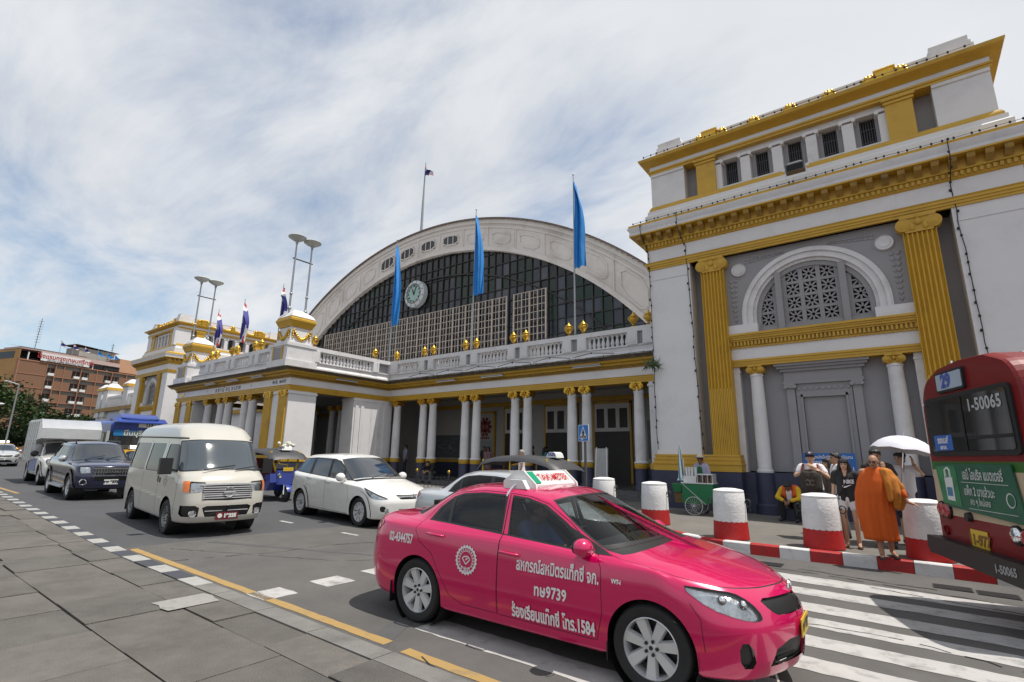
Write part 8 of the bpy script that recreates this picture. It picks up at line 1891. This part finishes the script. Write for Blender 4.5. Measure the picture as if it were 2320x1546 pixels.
# ---------------------------------------------------------------- white station wing beyond the far pavilion
wg = thing('station_wing', 'low white station wing with domed parapet piers beyond the far pavilion', 'building', (0,0,0))
mb = MB(); mb.box(-76,-58.5,19.2,26,0,6.6); mb.box(-76,-58.5,19.0,19.4,7.55,7.8); mb.build('wall', m_wh, wg)
for x in (-75.0,-73.0,-66.5):
    mb = MB(); mb.box(x-.7,x+.7,18.9,20.2,5.5,8.6); mb.frustum(x,19.55,8.9,9.4,.8,.75,.3,.3); mb.build('pier', m_whs, wg); mb = MB(); mb.box(x-.85,x+.85,18.75,20.35,8.6,8.9); mb.build('pier_cap', m_go, wg)
mb = MB()
for i in range(26): x = -72+i*.42; mb.lathe([(.1,6.6),(.14,6.9),(.07,7.3),(.1,7.55)], 6, (x,19.2,0)) if abs(x+66.5) > .8 else None
mb.build('balusters', m_whs, wg); mb = MB(); mb.box(-76,-58.5,18.8,19.3,6.1,6.5); mb.build('cornice', m_gd, wg)
# ---------------------------------------------------------------- trees
m_leaf = [pm('leaf_dark', (.018,.042,.012), .6, .3, 2), pm('leaf_mid', (.032,.068,.017), .55, .3, 2), pm('leaf_light', (.058,.095,.026), .5, .3, 2)]; m_bark = pm('bark', (.06,.045,.032), .9, .3, 4)
def tree(label, x, y, h, R_, n, seed, zc=.62):
    rg = rnd(seed); t = thing('street_tree', label, 'tree', (x,y,gz(max(x,-70))), 0, 'street trees before the hotel'); mb = MB()
    mb.tube([(0,0,0),(.1,0,h*.2),(.0,.1,h*.45),(.1,.1,h*.7)], [.28,.22,.16,.07], 10); tips = []
    for i in range(9):
        a = rg.uniform(0,6.28); z = h*rg.uniform(.25,.6); r_ = R_*rg.uniform(.4,.8); e = (r_*math.cos(a), r_*math.sin(a), min(h*.9, z+h*rg.uniform(.1,.35))); mb.tube([(0,0,z),(e[0]*.5,e[1]*.5,(z+e[2])/2+.2),e], [.10,.07,.03], 6)
    mb.build('trunk', m_bark, t, smooth=50); mb = MB(); cl = []
    for i in range(26):
        a, b = rg.uniform(0,6.28), rg.uniform(-.7,1); q = math.sqrt(1-b*b); d = rg.uniform(.55,.92); cl.append((R_*d*q*math.cos(a), R_*d*q*math.sin(a), h*zc+h*(1-zc)*.92*b*d, R_*rg.uniform(.22,.42), rg.choice([0,0,1,1,2])))
    for i in range(n):
        c = cl[rg.randrange(len(cl))]; v = Vector((rg.gauss(0,1), rg.gauss(0,1), rg.gauss(0,.8))).normalized()*c[3]*rg.random()**.4; p = Vector(c[:3])+v
        a = Vector((rg.gauss(0,1), rg.gauss(0,1), rg.gauss(0,.6))).normalized(); b = a.orthogonal().normalized(); s_ = rg.uniform(.12,.24); k = c[4] if rg.random() < .7 else rg.choice([0,1,2])
        mb.add([p-a*s_, p+b*s_*.5, p+a*s_, p-b*s_*.5], [(0,1,2,3)], k)
    mb.build('crown', m_leaf, t, smooth=0); return t
tree('big dense dark tree at the left edge in front of the hotel', -69.5, 9.0, 7.9, 5.2, 7000, 1, .5); tree('rounded green tree right of the big dark tree, in front of the hotel', -69.8, 13.6, 4.7, 3.4, 4500, 2, .45)
tree('low green tree between the hotel and the white station wing', -84, 20.2, 5.4, 3.0, 3000, 3, .5); tree('dark tree behind the yellow cab at the left edge', -76, 6.0, 6.4, 4.0, 4000, 4, .5)
sl = thing('street_lamp', 'thin leaning street lamp post in front of the dark trees', 'lamp', (-49.4,7.75,gz(-49))); mb = MB(); mb.tube([(0,0,0),(.12,0,5.6)], [.06,.04], 8); mb.build('post', m_pole, sl); mb = MB(); mb.tube([(.12,0,5.55),(-.3,-.5,5.75)], .03, 6); mb.sphere((-.4,-.6,5.75), (.3,.12,.06), 10, 0, 6); mb.build('lamp_head', m_alloy, sl)
bb = thing('roadside_lamp', 'pale lamp head on an arm at the extreme left edge', 'lamp', (-49.6,7.0,gz(-49))); mb = MB(); mb.tube([(-.6,-.2,0),(-.6,-.2,4.1)], .05, 6); mb.build('post', m_pole, bb); mb = MB(); mb.sphere((-.1,.1,4.15), (.45,.2,.08), 10, 0, 6); mb.build('lamp_head', m_plw, bb)
# tufts of weeds rooted on the ledges
for k, (x, y, z, lb) in enumerate(((-5.9,17.75,Z(12.2),'weed tuft growing on the roof edge beside the corner block'),(-6.45,16.7,4.9,'weed tuft growing out of the near pavilion wall by the arcade'),(-50.6,17.6,Z(12.2),'weed bush on the far pavilion roof edge'))):
    rg = rnd(k+9); mb = MB()
    for i in range(60):
        p = Vector((rg.gauss(0,.12), rg.gauss(0,.08), .02)); q = p+Vector((rg.gauss(0,.14), rg.gauss(0,.1), rg.uniform(-.25 if k == 1 else .05,.4))); b = Vector((.025,.015,0)); mb.add([p-b, p+b, q], [(0,1,2)])
    tag(mb.build('weed_tuft', m_leaf[1], loc=(x,y,z), smooth=0), lb, 'weed')
